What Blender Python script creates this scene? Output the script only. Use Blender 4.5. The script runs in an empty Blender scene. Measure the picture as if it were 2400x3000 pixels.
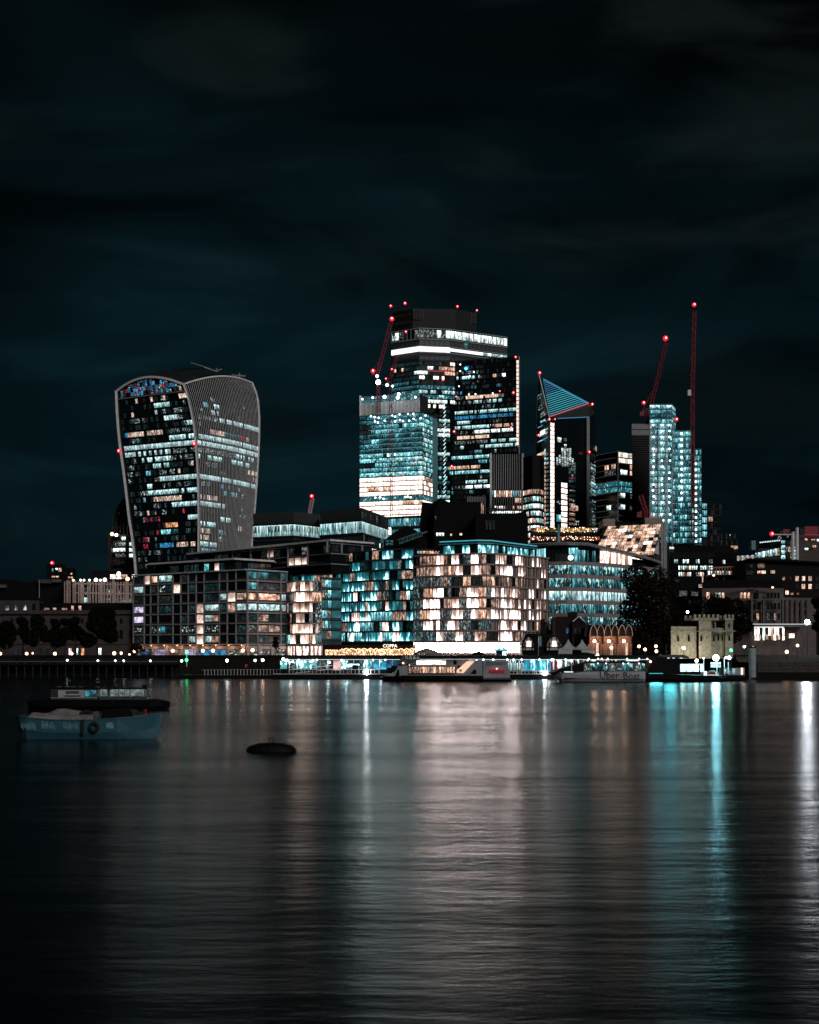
import bpy, math, random
from mathutils import Vector as V, Matrix

# ------------------------------------------------------------------ camera, sky, light, exposure
SC = bpy.context.scene
COL = SC.collection
F, HZ, CX, CZ = 3700.0, 1902.0, 1200.0, 8.0      # focal length, horizon row, centre column (photo pixels), eye height (m)
GZ = 5.8                                         # level of the far bank

cam = bpy.data.cameras.new('camera')
cam.sensor_fit = 'HORIZONTAL'; cam.sensor_width = 36.0
cam.lens = 36.0 * F / 2400.0
cam.shift_y = (HZ - 1500.0) / 2400.0
cam.clip_start = 0.5; cam.clip_end = 20000
camo = bpy.data.objects.new('camera', cam); COL.objects.link(camo)
camo.location = (0, 0, CZ); camo.rotation_euler = (math.radians(90), 0, 0)
SC.camera = camo

SC.view_settings.view_transform = 'Standard'
SC.view_settings.look = 'None'
SC.view_settings.exposure = 0.0; SC.view_settings.gamma = 1.0
SC.view_settings.use_curve_mapping = False
SC.render.engine = 'CYCLES'
SC.cycles.use_denoising = True
SC.cycles.max_bounces = 5; SC.cycles.diffuse_bounces = 2; SC.cycles.glossy_bounces = 3
SC.cycles.sample_clamp_indirect = 30.0
SC.cycles.caustics_reflective = False; SC.cycles.caustics_refractive = False

SUN_EL, SUN_AZ = math.radians(28), math.radians(205)     # low city glow / moon from behind the camera
w = bpy.data.worlds.new('World'); SC.world = w; w.use_nodes = True
nt = w.node_tree; nt.nodes.clear()
def N(nt, t, **k):
    n = nt.nodes.new(t)
    for a, b in k.items():
        if a.startswith('i_'):
            n.inputs[int(a[2:]) if a[2:].isdigit() else a[2:]].default_value = b
        else: setattr(n, a, b)
    return n
def ramp(nt, stops, interp='LINEAR'):
    r = nt.nodes.new('ShaderNodeValToRGB'); cr = r.color_ramp; cr.interpolation = interp
    while len(cr.elements) > 1: cr.elements.remove(cr.elements[-1])
    for k, (p, c) in enumerate(stops):
        if not hasattr(c, '__len__'): c = (c, c, c)
        e = cr.elements[0] if k == 0 else cr.elements.new(p)
        e.position = p; e.color = (*c, 1)
    return r
def wsky():
    L = nt.links.new
    out = N(nt, 'ShaderNodeOutputWorld')
    tc = N(nt, 'ShaderNodeTexCoord')
    sx = N(nt, 'ShaderNodeSeparateXYZ'); L(tc.outputs['Generated'], sx.inputs[0])
    el = ramp(nt, [(0.0, (.0026, .0098, .0136)), (.12, (.0025, .0122, .0168)), (.22, (.0024, .0112, .0152)), (.32, (.0019, .0078, .0104)), (.43, (.0011, .0036, .0047)), (.6, (.0008, .0026, .0034)), (1, (.0007, .0022, .003))], 'EASE')
    L(sx.outputs[2], el.inputs[0])
    # glow of the city: strongest over the towers, fading to either side
    ax = N(nt, 'ShaderNodeMath', operation='ADD', i_1=.07); L(sx.outputs[0], ax.inputs[0]); ab = N(nt, 'ShaderNodeMath', operation='ABSOLUTE'); L(ax.outputs[0], ab.inputs[0])
    az = ramp(nt, [(0.0, .95), (.12, .85), (.30, .42), (.6, .36), (1, .36)], 'EASE'); L(ab.outputs[0], az.inputs[0])
    def clouds(sc, rot, scale, stops, dist, off):
        mp = N(nt, 'ShaderNodeMapping'); mp.inputs['Rotation'].default_value = (0, math.radians(rot), 0); mp.inputs['Scale'].default_value = sc; mp.inputs['Location'].default_value = off; L(tc.outputs['Generated'], mp.inputs[0])
        nz = N(nt, 'ShaderNodeTexNoise', noise_dimensions='3D', i_Scale=scale, i_Detail=5.0, i_Roughness=.5, i_Distortion=dist); L(mp.outputs[0], nz.inputs['Vector'])
        cr = ramp(nt, stops, 'EASE'); L(nz.outputs[0], cr.inputs[0]); return cr.outputs[0]
    c1 = clouds((2.4, 2.4, 9.0), 13, 1.25, [(.32, .34), (.5, .82), (.68, 1.5)], .9, (3.1, 0, 0))
    c2 = clouds((2.0, 2.0, 7.0), 11, 1.6, [(.48, 0.0), (.70, 1.0)], .8, (9.4, 0, 0))
    def mixn(a, b, mode='MULTIPLY', f=1.0):
        q = N(nt, 'ShaderNodeMix', data_type='RGBA', blend_type=mode); q.inputs[0].default_value = f; L(a, q.inputs[6]); L(b, q.inputs[7]); return q
    m1 = mixn(el.outputs[0], c1); m2 = mixn(m1.outputs[2], az.outputs[0])
    ez = ramp(nt, [(0.0, .25), (.20, .35), (.32, 1.1), (1, 1.0)]); L(sx.outputs[2], ez.inputs[0]); c2 = mixn(c2, ez.outputs[0]).outputs[2]
    cg = N(nt, 'ShaderNodeMix', data_type='RGBA', blend_type='MULTIPLY'); cg.inputs[0].default_value = 1; L(c2, cg.inputs[6]); cg.inputs[7].default_value = (.0040, .0052, .0053, 1)
    mx = mixn(m2.outputs[2], cg.outputs[2], 'ADD')
    b1 = N(nt, 'ShaderNodeBackground'); L(mx.outputs[2], b1.inputs[0]); b1.inputs[1].default_value = 1.0
    sk = N(nt, 'ShaderNodeTexSky', sky_type='NISHITA', sun_disc=False, sun_elevation=math.radians(-7), sun_rotation=SUN_AZ)
    b2 = N(nt, 'ShaderNodeBackground'); L(sk.outputs[0], b2.inputs[0]); b2.inputs[1].default_value = 0.004
    ad = N(nt, 'ShaderNodeAddShader'); L(b1.outputs[0], ad.inputs[0]); L(b2.outputs[0], ad.inputs[1]); L(ad.outputs[0], out.inputs[0])
wsky()
sl = bpy.data.lights.new('city_glow', 'SUN'); sl.energy = 1.0; sl.angle = math.radians(25); sl.color = (1.0, .95, .94)
so = bpy.data.objects.new('city_glow', sl); COL.objects.link(so)
so.rotation_euler = (math.radians(62), 0, math.radians(30))

# ------------------------------------------------------------------ small maths
def X(px, D): return (px - CX) * D / F
def Z(py, D): return CZ + (HZ - py) * D / F
def P(px, py, D): return V((X(px, D), D, Z(py, D)))
def PX(p): return CX + p[0] / p[1] * F
class Zm:                                        # a crop of the photograph: crop pixel -> photo pixel
    def __init__(s, ox, oy, k): s.o = (ox, oy); s.k = k
    def x(s, a): return s.o[0] + a / s.k
    def y(s, a): return s.o[1] + a / s.k
    def P(s, a, b, D): return P(s.x(a), s.y(b), D)
    def X(s, a, D): return X(s.x(a), D)
    def Z(s, b, D): return Z(s.y(b), D)
z1 = Zm(320, 1040, 3.594); z2 = Zm(1020, 860, 3.08); z3 = Zm(1540, 860, 2.764); z4 = Zm(0, 1560, 3.45); z5 = Zm(380, 1560, 3.45)
z6 = Zm(800, 1560, 3.45); z7 = Zm(1180, 1560, 3.45); z8 = Zm(1560, 1520, 3.92); z9 = Zm(1960, 1520, 3.92); z10 = Zm(0, 1940, 3.08)
z11 = Zm(1080, 1880, 2.875); z12 = Zm(1600, 1880, 2.695); z13 = Zm(700, 1440, 3.08); z14 = Zm(1040, 1130, 4.588); z15 = Zm(1280, 1040, 4.146)
z16 = Zm(1560, 1060, 3.993); z17 = Zm(800, 1880, 4.3125)
def lerp(a, b, t): return a + (b - a) * t
ORD = ['first', 'second', 'third', 'fourth', 'fifth', 'sixth', 'seventh', 'eighth', 'ninth', 'tenth', 'eleventh', 'twelfth', 'thirteenth', 'fourteenth', 'fifteenth', 'sixteenth', 'seventeenth', 'eighteenth', 'nineteenth', 'twentieth']

# ------------------------------------------------------------------ materials
M = {}
def solid(key, col, rough=.7, metal=0.0, var=.25, scale=.6, spec=.5):
    m = bpy.data.materials.new(key); m.use_nodes = True; t = m.node_tree; L = t.links.new
    b = t.nodes['Principled BSDF']; b.inputs['Roughness'].default_value = rough; b.inputs['Metallic'].default_value = metal
    b.inputs['Specular IOR Level'].default_value = spec
    tc = N(t, 'ShaderNodeTexCoord'); nz = N(t, 'ShaderNodeTexNoise', i_Scale=scale, i_Detail=6.0, i_Roughness=.6); L(tc.outputs['Object'], nz.inputs['Vector'])
    r = ramp(t, [(.3, tuple(c * (1 - var) for c in col)), (.7, tuple(min(1, c * (1 + var)) for c in col))]); L(nz.outputs[0], r.inputs[0]); L(r.outputs[0], b.inputs['Base Color'])
    r2 = N(t, 'ShaderNodeMapRange', i_3=max(.02, rough - .1), i_4=min(1, rough + .12)); L(nz.outputs[0], r2.inputs[0]); L(r2.outputs[0], b.inputs['Roughness'])
    M[key] = m; return m
def glow(key, col, s, sampled=True):
    m = bpy.data.materials.new(key); m.use_nodes = True; b = m.node_tree.nodes['Principled BSDF']
    b.inputs['Base Color'].default_value = (.05, .05, .05, 1); b.inputs['Emission Color'].default_value = (*col, 1); b.inputs['Emission Strength'].default_value = s
    if not sampled: m.cycles.emission_sampling = 'NONE'
    M[key] = m; return m
def lit(key, lo, mid, hi, s, sx=2.2, sy=1.6, p=(.34, .5, .66), top=0.0, spots=0.0, var=.5, curtain=0.0):
    """lit room seen through a pane: uneven interior from noise in the pane's own uv, random per pane"""
    m = bpy.data.materials.new(key); m.use_nodes = True; t = m.node_tree; L = t.links.new
    b = t.nodes['Principled BSDF']; b.inputs['Base Color'].default_value = (.02, .025, .028, 1); b.inputs['Roughness'].default_value = .12
    uv = N(t, 'ShaderNodeUVMap'); oi = N(t, 'ShaderNodeObjectInfo'); ge = N(t, 'ShaderNodeNewGeometry')
    a = N(t, 'ShaderNodeMath', operation='MULTIPLY_ADD', i_1=17.31); L(ge.outputs['Random Per Island'], a.inputs[0]); L(oi.outputs['Random'], a.inputs[2])
    fr = N(t, 'ShaderNodeMath', operation='FRACT'); L(a.outputs[0], fr.inputs[0])
    of = N(t, 'ShaderNodeMath', operation='MULTIPLY', i_1=83.0); L(fr.outputs[0], of.inputs[0])
    cb = N(t, 'ShaderNodeCombineXYZ'); L(of.outputs[0], cb.inputs[0]); L(of.outputs[0], cb.inputs[2])
    mp = N(t, 'ShaderNodeMapping'); mp.inputs['Scale'].default_value = (sx, sy, 1); L(uv.outputs[0], mp.inputs[0]); L(cb.outputs[0], mp.inputs['Location'])
    nz = N(t, 'ShaderNodeTexNoise', i_Scale=1.0, i_Detail=2.0, i_Roughness=.6); L(mp.outputs[0], nz.inputs['Vector'])
    fac = nz.outputs[0]
    sp = N(t, 'ShaderNodeSeparateXYZ'); L(uv.outputs[0], sp.inputs[0])
    if top:
        k = N(t, 'ShaderNodeMath', operation='MULTIPLY_ADD', i_1=top, i_2=-top * .5); L(sp.outputs[1], k.inputs[0])
        k2 = N(t, 'ShaderNodeMath', operation='ADD'); L(k.outputs[0], k2.inputs[0]); L(fac, k2.inputs[1]); fac = k2.outputs[0]
    if curtain:
        wv = N(t, 'ShaderNodeTexNoise', i_Scale=1.0, i_Detail=3.0, i_Roughness=.7); mp2 = N(t, 'ShaderNodeMapping'); mp2.inputs['Scale'].default_value = (sx * 4, .15, 1)
        L(uv.outputs[0], mp2.inputs[0]); L(cb.outputs[0], mp2.inputs['Location']); L(mp2.outputs[0], wv.inputs['Vector'])
        k = N(t, 'ShaderNodeMath', operation='MULTIPLY_ADD', i_1=curtain, i_2=-curtain * .5); L(wv.outputs[0], k.inputs[0])
        k2 = N(t, 'ShaderNodeMath', operation='ADD'); L(k.outputs[0], k2.inputs[0]); L(fac, k2.inputs[1]); fac = k2.outputs[0]
    r = ramp(t, [(p[0], lo), (p[1], mid), (p[2], hi)]); L(fac, r.inputs[0]); colr = r.outputs[0]
    if spots:
        vo = N(t, 'ShaderNodeTexVoronoi', i_Scale=1.0, feature='F1'); mp3 = N(t, 'ShaderNodeMapping'); mp3.inputs['Scale'].default_value = (sx * .8, sy * .8, 1)
        L(uv.outputs[0], mp3.inputs[0]); L(cb.outputs[0], mp3.inputs['Location']); L(mp3.outputs[0], vo.inputs['Vector'])
        r3 = ramp(t, [(.10, 1.0), (.26, 0.0)]); L(vo.outputs['Distance'], r3.inputs[0])
        mx = N(t, 'ShaderNodeMix', data_type='RGBA', blend_type='ADD'); L(r3.outputs[0], mx.inputs[0]); L(colr, mx.inputs[6]); mx.inputs[7].default_value = tuple(c * spots for c in hi) + (1,); colr = mx.outputs[2]
    L(colr, b.inputs['Emission Color'])
    st = N(t, 'ShaderNodeMapRange', i_3=s * (1 - var), i_4=s * (1 + var)); L(fr.outputs[0], st.inputs[0]); L(st.outputs[0], b.inputs['Emission Strength'])
    m.cycles.emission_sampling = 'NONE'
    M[key] = m; return m

solid('conc', (.29, .29, .30)); solid('conc_dk', (.10, .10, .10)); solid('brownstone', (.30, .235, .22)); solid('bronze', (.085, .068, .063), .6, spec=.2)
solid('stone', (.066, .057, .054), .9, spec=.15); solid('stone_pink', (.52, .39, .35)); solid('castle', (.34, .32, .25), .95, var=.4, scale=1.3, spec=.1); solid('slate', (.007, .007, .008), .85, spec=.12); solid('roofdk', (.010, .010, .011), .8, spec=.15)
solid('steel_w', (.80, .80, .80), .45); solid('steel_g', (.30, .32, .33), .5); solid('steel_dk', (.020, .023, .026), .55, spec=.25); solid('black', (.005, .005, .0055), .6, spec=.12); solid('redpaint', (.24, .012, .022), .5); solid('fin', (.88, .87, .87), .4)
solid('tealsteel', (.12, .30, .32), .5); solid('wood', (.10, .06, .04)); solid('plaster', (.55, .5, .46), .9); solid('canvas', (.45, .46, .48), .8); solid('canvas_w', (.22, .19, .185), .85, var=.5)
solid('brick_dk', (.020, .014, .013), .9, spec=.1); solid('brick', (.20, .12, .09), .9, var=.4, scale=2); solid('boat_grey', (.30, .31, .33), .5); solid('boat_white', (.42, .44, .46), .4); solid('hull_blk', (.005, .0055, .006), .5, spec=.12); solid('hull_teal', (.032, .115, .155), .4, var=.12); solid('rubber', (.012, .012, .012), .9)
solid('redpanel', (.5, .03, .05), .5); solid('text_dk', (.02, .025, .03), .6); solid('boat_dkgrey', (.055, .06, .066), .5); solid('pale_teal', (.16, .34, .38), .6, var=.5, scale=5)
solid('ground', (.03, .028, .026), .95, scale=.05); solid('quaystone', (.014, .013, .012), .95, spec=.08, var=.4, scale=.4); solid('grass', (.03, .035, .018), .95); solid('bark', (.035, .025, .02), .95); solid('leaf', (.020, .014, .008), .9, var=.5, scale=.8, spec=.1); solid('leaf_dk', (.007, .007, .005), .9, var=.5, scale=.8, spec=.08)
def glassm(key, col, rough):
    m = solid(key, col, rough, var=.2, spec=.6); return m
glassm('dk', (.008, .012, .014), .10); glassm('dkt', (.012, .028, .032), .15); glassm('louvre', (.030, .034, .036), .5)
W1 = (.90, .97, .93)
lit('cool', (.02, .07, .08), (.24, .48, .49), (.95, 1.3, 1.3), 1.1, top=.25, sx=3)
lit('white', (.22, .29, .28), (.74, .92, .90), (2.6, 3.0, 2.95), 1.15, top=.2, sx=3)
lit('teal', (.004, .035, .045), (.03, .22, .28), (.35, .75, .78), .95, top=.2, sx=3)
lit('tealb', (.02, .12, .15), (.09, .42, .48), (.7, 1.4, 1.4), 1.05, top=.15)
lit('teald', (.002, .012, .016), (.012, .07, .09), (.06, .26, .30), .8, top=.2)
lit('spot', (.004, .05, .065), (.02, .16, .20), (.7, 1.0, .98), 1.1, spots=1.3, sx=2.2, sy=1.2, p=(.3, .6, .9))
lit('peach', (.55, .36, .31), (1.0, .78, .70), (2.3, 1.85, 1.65), 1.15, top=.1, sx=2, p=(.2, .36, .6), var=.2)
lit('warm', (.05, .022, .014), (.55, .28, .18), (1, .72, .55), 1.25, top=.1, sx=3)
lit('amber', (.05, .012, .004), (.55, .20, .07), (1, .62, .30), 1.25, sx=3, spots=.5)
lit('blue', (.003, .02, .05), (.01, .13, .30), (.10, .45, .75), 1.0, sx=3)
lit('reddot', (.02, .001, .003), (.20, .01, .03), (.9, .05, .10), 1.0, sx=4, sy=3, p=(.45, .56, .66))
lit('mix', (.002, .005, .006), (.02, .03, .03), (.65, .80, .76), 1.2, sx=4, sy=3, p=(.48, .56, .68))
lit('dim', (.001, .002, .002), (.005, .006, .006), (.028, .03, .028), .8, sx=3, sy=2, var=.7)
lit('dimt', (.001, .003, .004), (.004, .015, .018), (.016, .065, .075), .8, sx=3, sy=2, var=.7)
lit('curt', (.14, .06, .035), (.82, .55, .46), (8.5, 7.2, 7.0), 1.1, sx=.42, sy=.30, top=-.17, curtain=.10, p=(.24, .47, .74), var=.6)
lit('shopw', (1.0, .7, .6), (8, 6.4, 6), (55, 47.5, 47), 1.15, sx=4, sy=2.4, p=(.26, .38, .60), var=.3); M['shopw'].cycles.emission_sampling = 'AUTO'
glow('strip_t', (.30, .70, .75), .7, False)
lit('tealp', (.03, .22, .25), (.2, .66, .68), (4.5, 7, 7), 1.1, sx=2.5, sy=2, p=(.36, .52, .72), top=.15)
lit('curtc', (.10, .05, .032), (.62, .42, .34), (2.0, 1.6, 1.35), 1.0, sx=.8, sy=.8, top=-.3, curtain=.3, p=(.26, .50, .78), var=.4)
lit('whiteb', (.09, .15, .16), (.38, .56, .57), (.85, 1.2, 1.25), .95, sx=3, top=.2, var=.4)
lit('curtb', (.10, .045, .028), (.80, .52, .40), (5.0, 4.0, 3.4), 1.1, sx=.45, sy=.35, top=-.20, curtain=.15, p=(.26, .48, .76), var=.4)
lit('curtd', (.03, .014, .010), (.24, .14, .105), (.72, .49, .39), 1.05, sx=1.6, curtain=.6, var=.5)
lit('curtt', (.004, .05, .065), (.03, .26, .31), (2.8, 5.6, 6.0), 1.1, sx=.5, sy=.4, top=-.22, curtain=.14, p=(.34, .56, .80), var=.5)
lit('panelt', (.008, .055, .066), (.015, .085, .10), (.03, .13, .15), 1.0, sx=1, var=.3)
lit('shop', (.22, .10, .06), (1, .72, .58), (4, 3.3, 3), 1.2, sx=4, sy=2.4, p=(.26, .44, .62), var=.3)
lit('resto', (.06, .015, .006), (.55, .24, .12), (3.4, 2.3, 1.35), 1.2, sx=5, sy=3, spots=.8)
lit('skyg', (.004, .012, .02), (.01, .07, .13), (.25, .40, .60), 1.0, sx=3, sy=3, p=(.4, .52, .7))
lit('lilac', (.10, .09, .14), (.45, .38, .60), (.85, .75, .95), 1.0, curtain=.5)
lit('mottle', (.006, .010, .011), (.05, .065, .065), (.42, .44, .42), .9, sx=2.5, sy=2.5, curtain=.3, p=(.36, .5, .68))
glow('star_l', (.8, 1, 1), 30.0); glow('red_l', (1, .015, .05), 1.1); glow('red_core', (1, .45, .42), 6.0, False); glow('white_l', (.82, .95, 1.0), 26.0); lit('warmw', (.05, .03, .022), (.42, .28, .22), (1, .82, .70), 1.1, sx=3); glow('warm_s', (1, .58, .36), 6.0); glow('warm_l', (1, .60, .38), 24.0); glow('teal_l', (.25, .85, .95), 40.0); glow('green_l', (.03, .9, .25), 8.0)
glow('teal_line', (.06, .50, .62), .85, False); glow('strip_w', (1, .93, .86), 2.2, False); glow('strip_p', (1, .74, .62), 1.3, False); glow('strip_c', (.75, .95, .97), 1.1, False); glow('red_line', (.9, .03, .06), .45, False); glow('sign_w', (1, .80, .66), 2.2, False); glow('bulb', (1, .62, .30), 4.0, False); glow('red_sign', (.75, .02, .06), .45, False); glow('bulb_c', (.75, .95, 1.0), 5.0, False); glow('bulb_r', (1, .10, .06), 2.0, False)
glow('pink_line', (.95, .25, .35), .5, False)

# ------------------------------------------------------------------ mesh building
ORG = {}                                          # world position of every thing's origin
class MB:
    def __init__(s): s.v = []; s.f = []; s.mi = []; s.uv = []; s.mats = []
    def m(s, mat):
        if mat not in s.mats: s.mats.append(mat)
        return s.mats.index(mat)
    def poly(s, pts, mat, uv=None):
        k = len(s.v); s.v += [tuple(p) for p in pts]; s.f.append(tuple(range(k, k + len(pts)))); s.mi.append(s.m(mat))
        s.uv += uv if uv else ([(0, 0), (1, 0), (1, 1), (0, 1)] if len(pts) == 4 else [(0, 0)] * len(pts))
    def box(s, x0, x1, y0, y1, z0, z1, mat):
        s.obox(V((x0, y0, 0)), V((1, 0, 0)), V((0, 1, 0)), 0, x1 - x0, 0, y1 - y0, z0, z1, mat)
    def obox(s, O, u, n, s0, s1, d0, d1, z0, z1, mat):
        """box in a frame: u along, n depth, z up"""
        Zv = V((0, 0, 1))
        c = [[[O + u * a + n * d + Zv * z for z in (z0, z1)] for d in (d0, d1)] for a in (s0, s1)]
        q = lambda *i: s.poly([c[a][b][e] for a, b, e in i], mat)
        q((0, 1, 0), (1, 1, 0), (1, 1, 1), (0, 1, 1)); q((1, 0, 0), (0, 0, 0), (0, 0, 1), (1, 0, 1))
        q((1, 1, 0), (1, 0, 0), (1, 0, 1), (1, 1, 1)); q((0, 0, 0), (0, 1, 0), (0, 1, 1), (0, 0, 1))
        q((0, 1, 1), (1, 1, 1), (1, 0, 1), (0, 0, 1)); q((0, 0, 0), (1, 0, 0), (1, 1, 0), (0, 1, 0))
    def prism(s, pts, z0, z1, mat, top=None):
        n = len(pts); z1f = z1 if hasattr(z1, '__len__') else [z1] * n
        lo = [V((p[0], p[1], z0)) for p in pts]; hi = [V((p[0], p[1], z)) for p, z in zip(pts, z1f)]
        for i in range(n):
            j = (i + 1) % n; s.poly([lo[i], lo[j], hi[j], hi[i]], mat)
        s.poly(hi, top or mat); s.poly(lo[::-1], mat)
    def slab_xz(s, pts, y0, y1, mat):
        """outline in x-z extruded from y0 to y1"""
        n = len(pts); a = [V((p[0], y0, p[1])) for p in pts]; b = [V((p[0], y1, p[1])) for p in pts]
        s.poly(a, mat); s.poly(b[::-1], mat)
        for i in range(n):
            j = (i + 1) % n; s.poly([a[i], a[j], b[j], b[i]], mat)
    def bar(s, p, q, r, mat, k=4, r2=None):
        p, q = V(p), V(q); d = (q - p).normalized(); a = d.cross(V((0, 1, 0)) if abs(d.y) < .9 else V((1, 0, 0))).normalized(); b = d.cross(a); r2 = r if r2 is None else r2
        A = [p + (a * math.cos(t) + b * math.sin(t)) * r for t in [2 * math.pi * (i + .5) / k for i in range(k)]]
        B = [q + (a * math.cos(t) + b * math.sin(t)) * r2 for t in [2 * math.pi * (i + .5) / k for i in range(k)]]
        for i in range(k):
            j = (i + 1) % k; s.poly([A[i], A[j], B[j], B[i]], mat)
        s.poly(A[::-1], mat); s.poly(B, mat)
    def ball(s, c, r, mat, k=8, sq=1.0):
        c = V(c); R = k // 2 + 1
        g = [[c + V((r * math.sin(math.pi * i / R) * math.cos(2 * math.pi * j / k), r * math.sin(math.pi * i / R) * math.sin(2 * math.pi * j / k), r * sq * math.cos(math.pi * i / R))) for j in range(k)] for i in range(R + 1)]
        for i in range(R):
            for j in range(k):
                jj = (j + 1) % k
                pts = [g[i + 1][j], g[i + 1][jj], g[i][jj], g[i][j]]
                if i == 0: pts = pts[:3]
                elif i == R - 1: pts = pts[1:]
                s.poly(pts, mat)
    def grid(s, g, mat):
        for i in range(len(g) - 1):
            for j in range(len(g[0]) - 1): s.poly([g[i][j], g[i][j + 1], g[i + 1][j + 1], g[i + 1][j]], mat)
    def lattice(s, p, q, w, mat, n=10, r=.12):
        """square lattice girder from p to q"""
        p, q = V(p), V(q); d = (q - p).normalized(); a = d.cross(V((0, 1, 0))).normalized() * w / 2; b = V((0, 1, 0)) * w / 2 if abs(d.y) < .5 else d.cross(a).normalized() * w / 2
        C = [a + b, a - b, -a - b, -a + b]
        for c in C: s.bar(p + c, q + c, r, mat, 3)
        for i in range(n):
            t0, t1 = i / n, (i + 1) / n
            for k in range(4):
                c0, c1 = C[k], C[(k + 1) % 4]
                if i % 2: c0, c1 = c1, c0
                s.bar(p.lerp(q, t0) + c0, p.lerp(q, t1) + c1, r * .7, mat, 3)
    def mesh(s, name, org=V((0, 0, 0))):
        me = bpy.data.meshes.new(name); me.from_pydata([(v[0] - org[0], v[1] - org[1], v[2] - org[2]) for v in s.v], [], s.f)
        for k in s.mats: me.materials.append(M[k])
        me.polygons.foreach_set('material_index', s.mi)
        ul = me.uv_layers.new(name='UVMap'); ul.data.foreach_set('uv', [c for t in s.uv for c in t])
        me.update(); return me
    def build(s, name, parent=None, kind=None, smooth=False, label=None):
        if not s.v: return None
        org = ORG[parent.name] if parent else V((0, 0, 0))
        me = s.mesh(name, org)
        if smooth: me.polygons.foreach_set('use_smooth', [True] * len(me.polygons))
        o = bpy.data.objects.new(name, me); COL.objects.link(o)
        if parent: o.parent = parent
        ORG[o.name] = org
        if kind: o['kind'] = kind
        if label: o['label'] = label
        return o
def thing(name, label, cat, loc, group=None):
    o = bpy.data.objects.new(name, None); o.empty_display_size = .5; COL.objects.link(o); o.location = loc
    o['label'] = label; o['category'] = cat
    if group: o['group'] = group
    ORG[o.name] = V(loc); return o
def struct(name, mb, smooth=False):
    o = mb.build(name, smooth=smooth); o['kind'] = 'structure'; return o
def copy_tree(o, loc, label, parent=None):
    c = o.copy(); COL.objects.link(c); c.parent = parent
    if parent is None: c.location = loc; c['label'] = label; ORG[c.name] = V(loc)
    for ch in list(o.children):
        d = ch.copy(); COL.objects.link(d); d.parent = c
        for g in list(ch.children):
            e = g.copy(); COL.objects.link(e); e.parent = d
    return c
PANE = {}
def pane_mesh(mat, w, h, d, name):
    k = (mat, round(w, 2), round(h, 2), round(d, 2), name)
    if k not in PANE:
        m = MB(); pane_geo(m, V((0, 0, 0)), V((1, 0, 0)), V((0, -1, 0)), k[1], k[2], 0, k[3], mat); PANE[k] = m.mesh(name)
    return PANE[k]
def pane_geo(m, O, u, n, w, h, z, d, mat):
    a, b = O - u * w / 2, O + u * w / 2; Zv = V((0, 0, 1)); e = n * d
    m.poly([a + e + Zv * z, b + e + Zv * z, b + e + Zv * (z + h), a + e + Zv * (z + h)], mat)
    m.poly([b + e + Zv * z, b + Zv * z, b + Zv * (z + h), b + e + Zv * (z + h)], 'steel_dk'); m.poly([a + Zv * z, a + e + Zv * z, a + e + Zv * (z + h), a + Zv * (z + h)], 'steel_dk')
    m.poly([a + e + Zv * (z + h), b + e + Zv * (z + h), b + Zv * (z + h), a + Zv * (z + h)], 'steel_dk'); m.poly([a + Zv * z, b + Zv * z, b + e + Zv * z, a + e + Zv * z], 'steel_dk')
def G(p): return (X(p[0], p[1]), p[1])            # (photo column, distance) -> plan point
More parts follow.
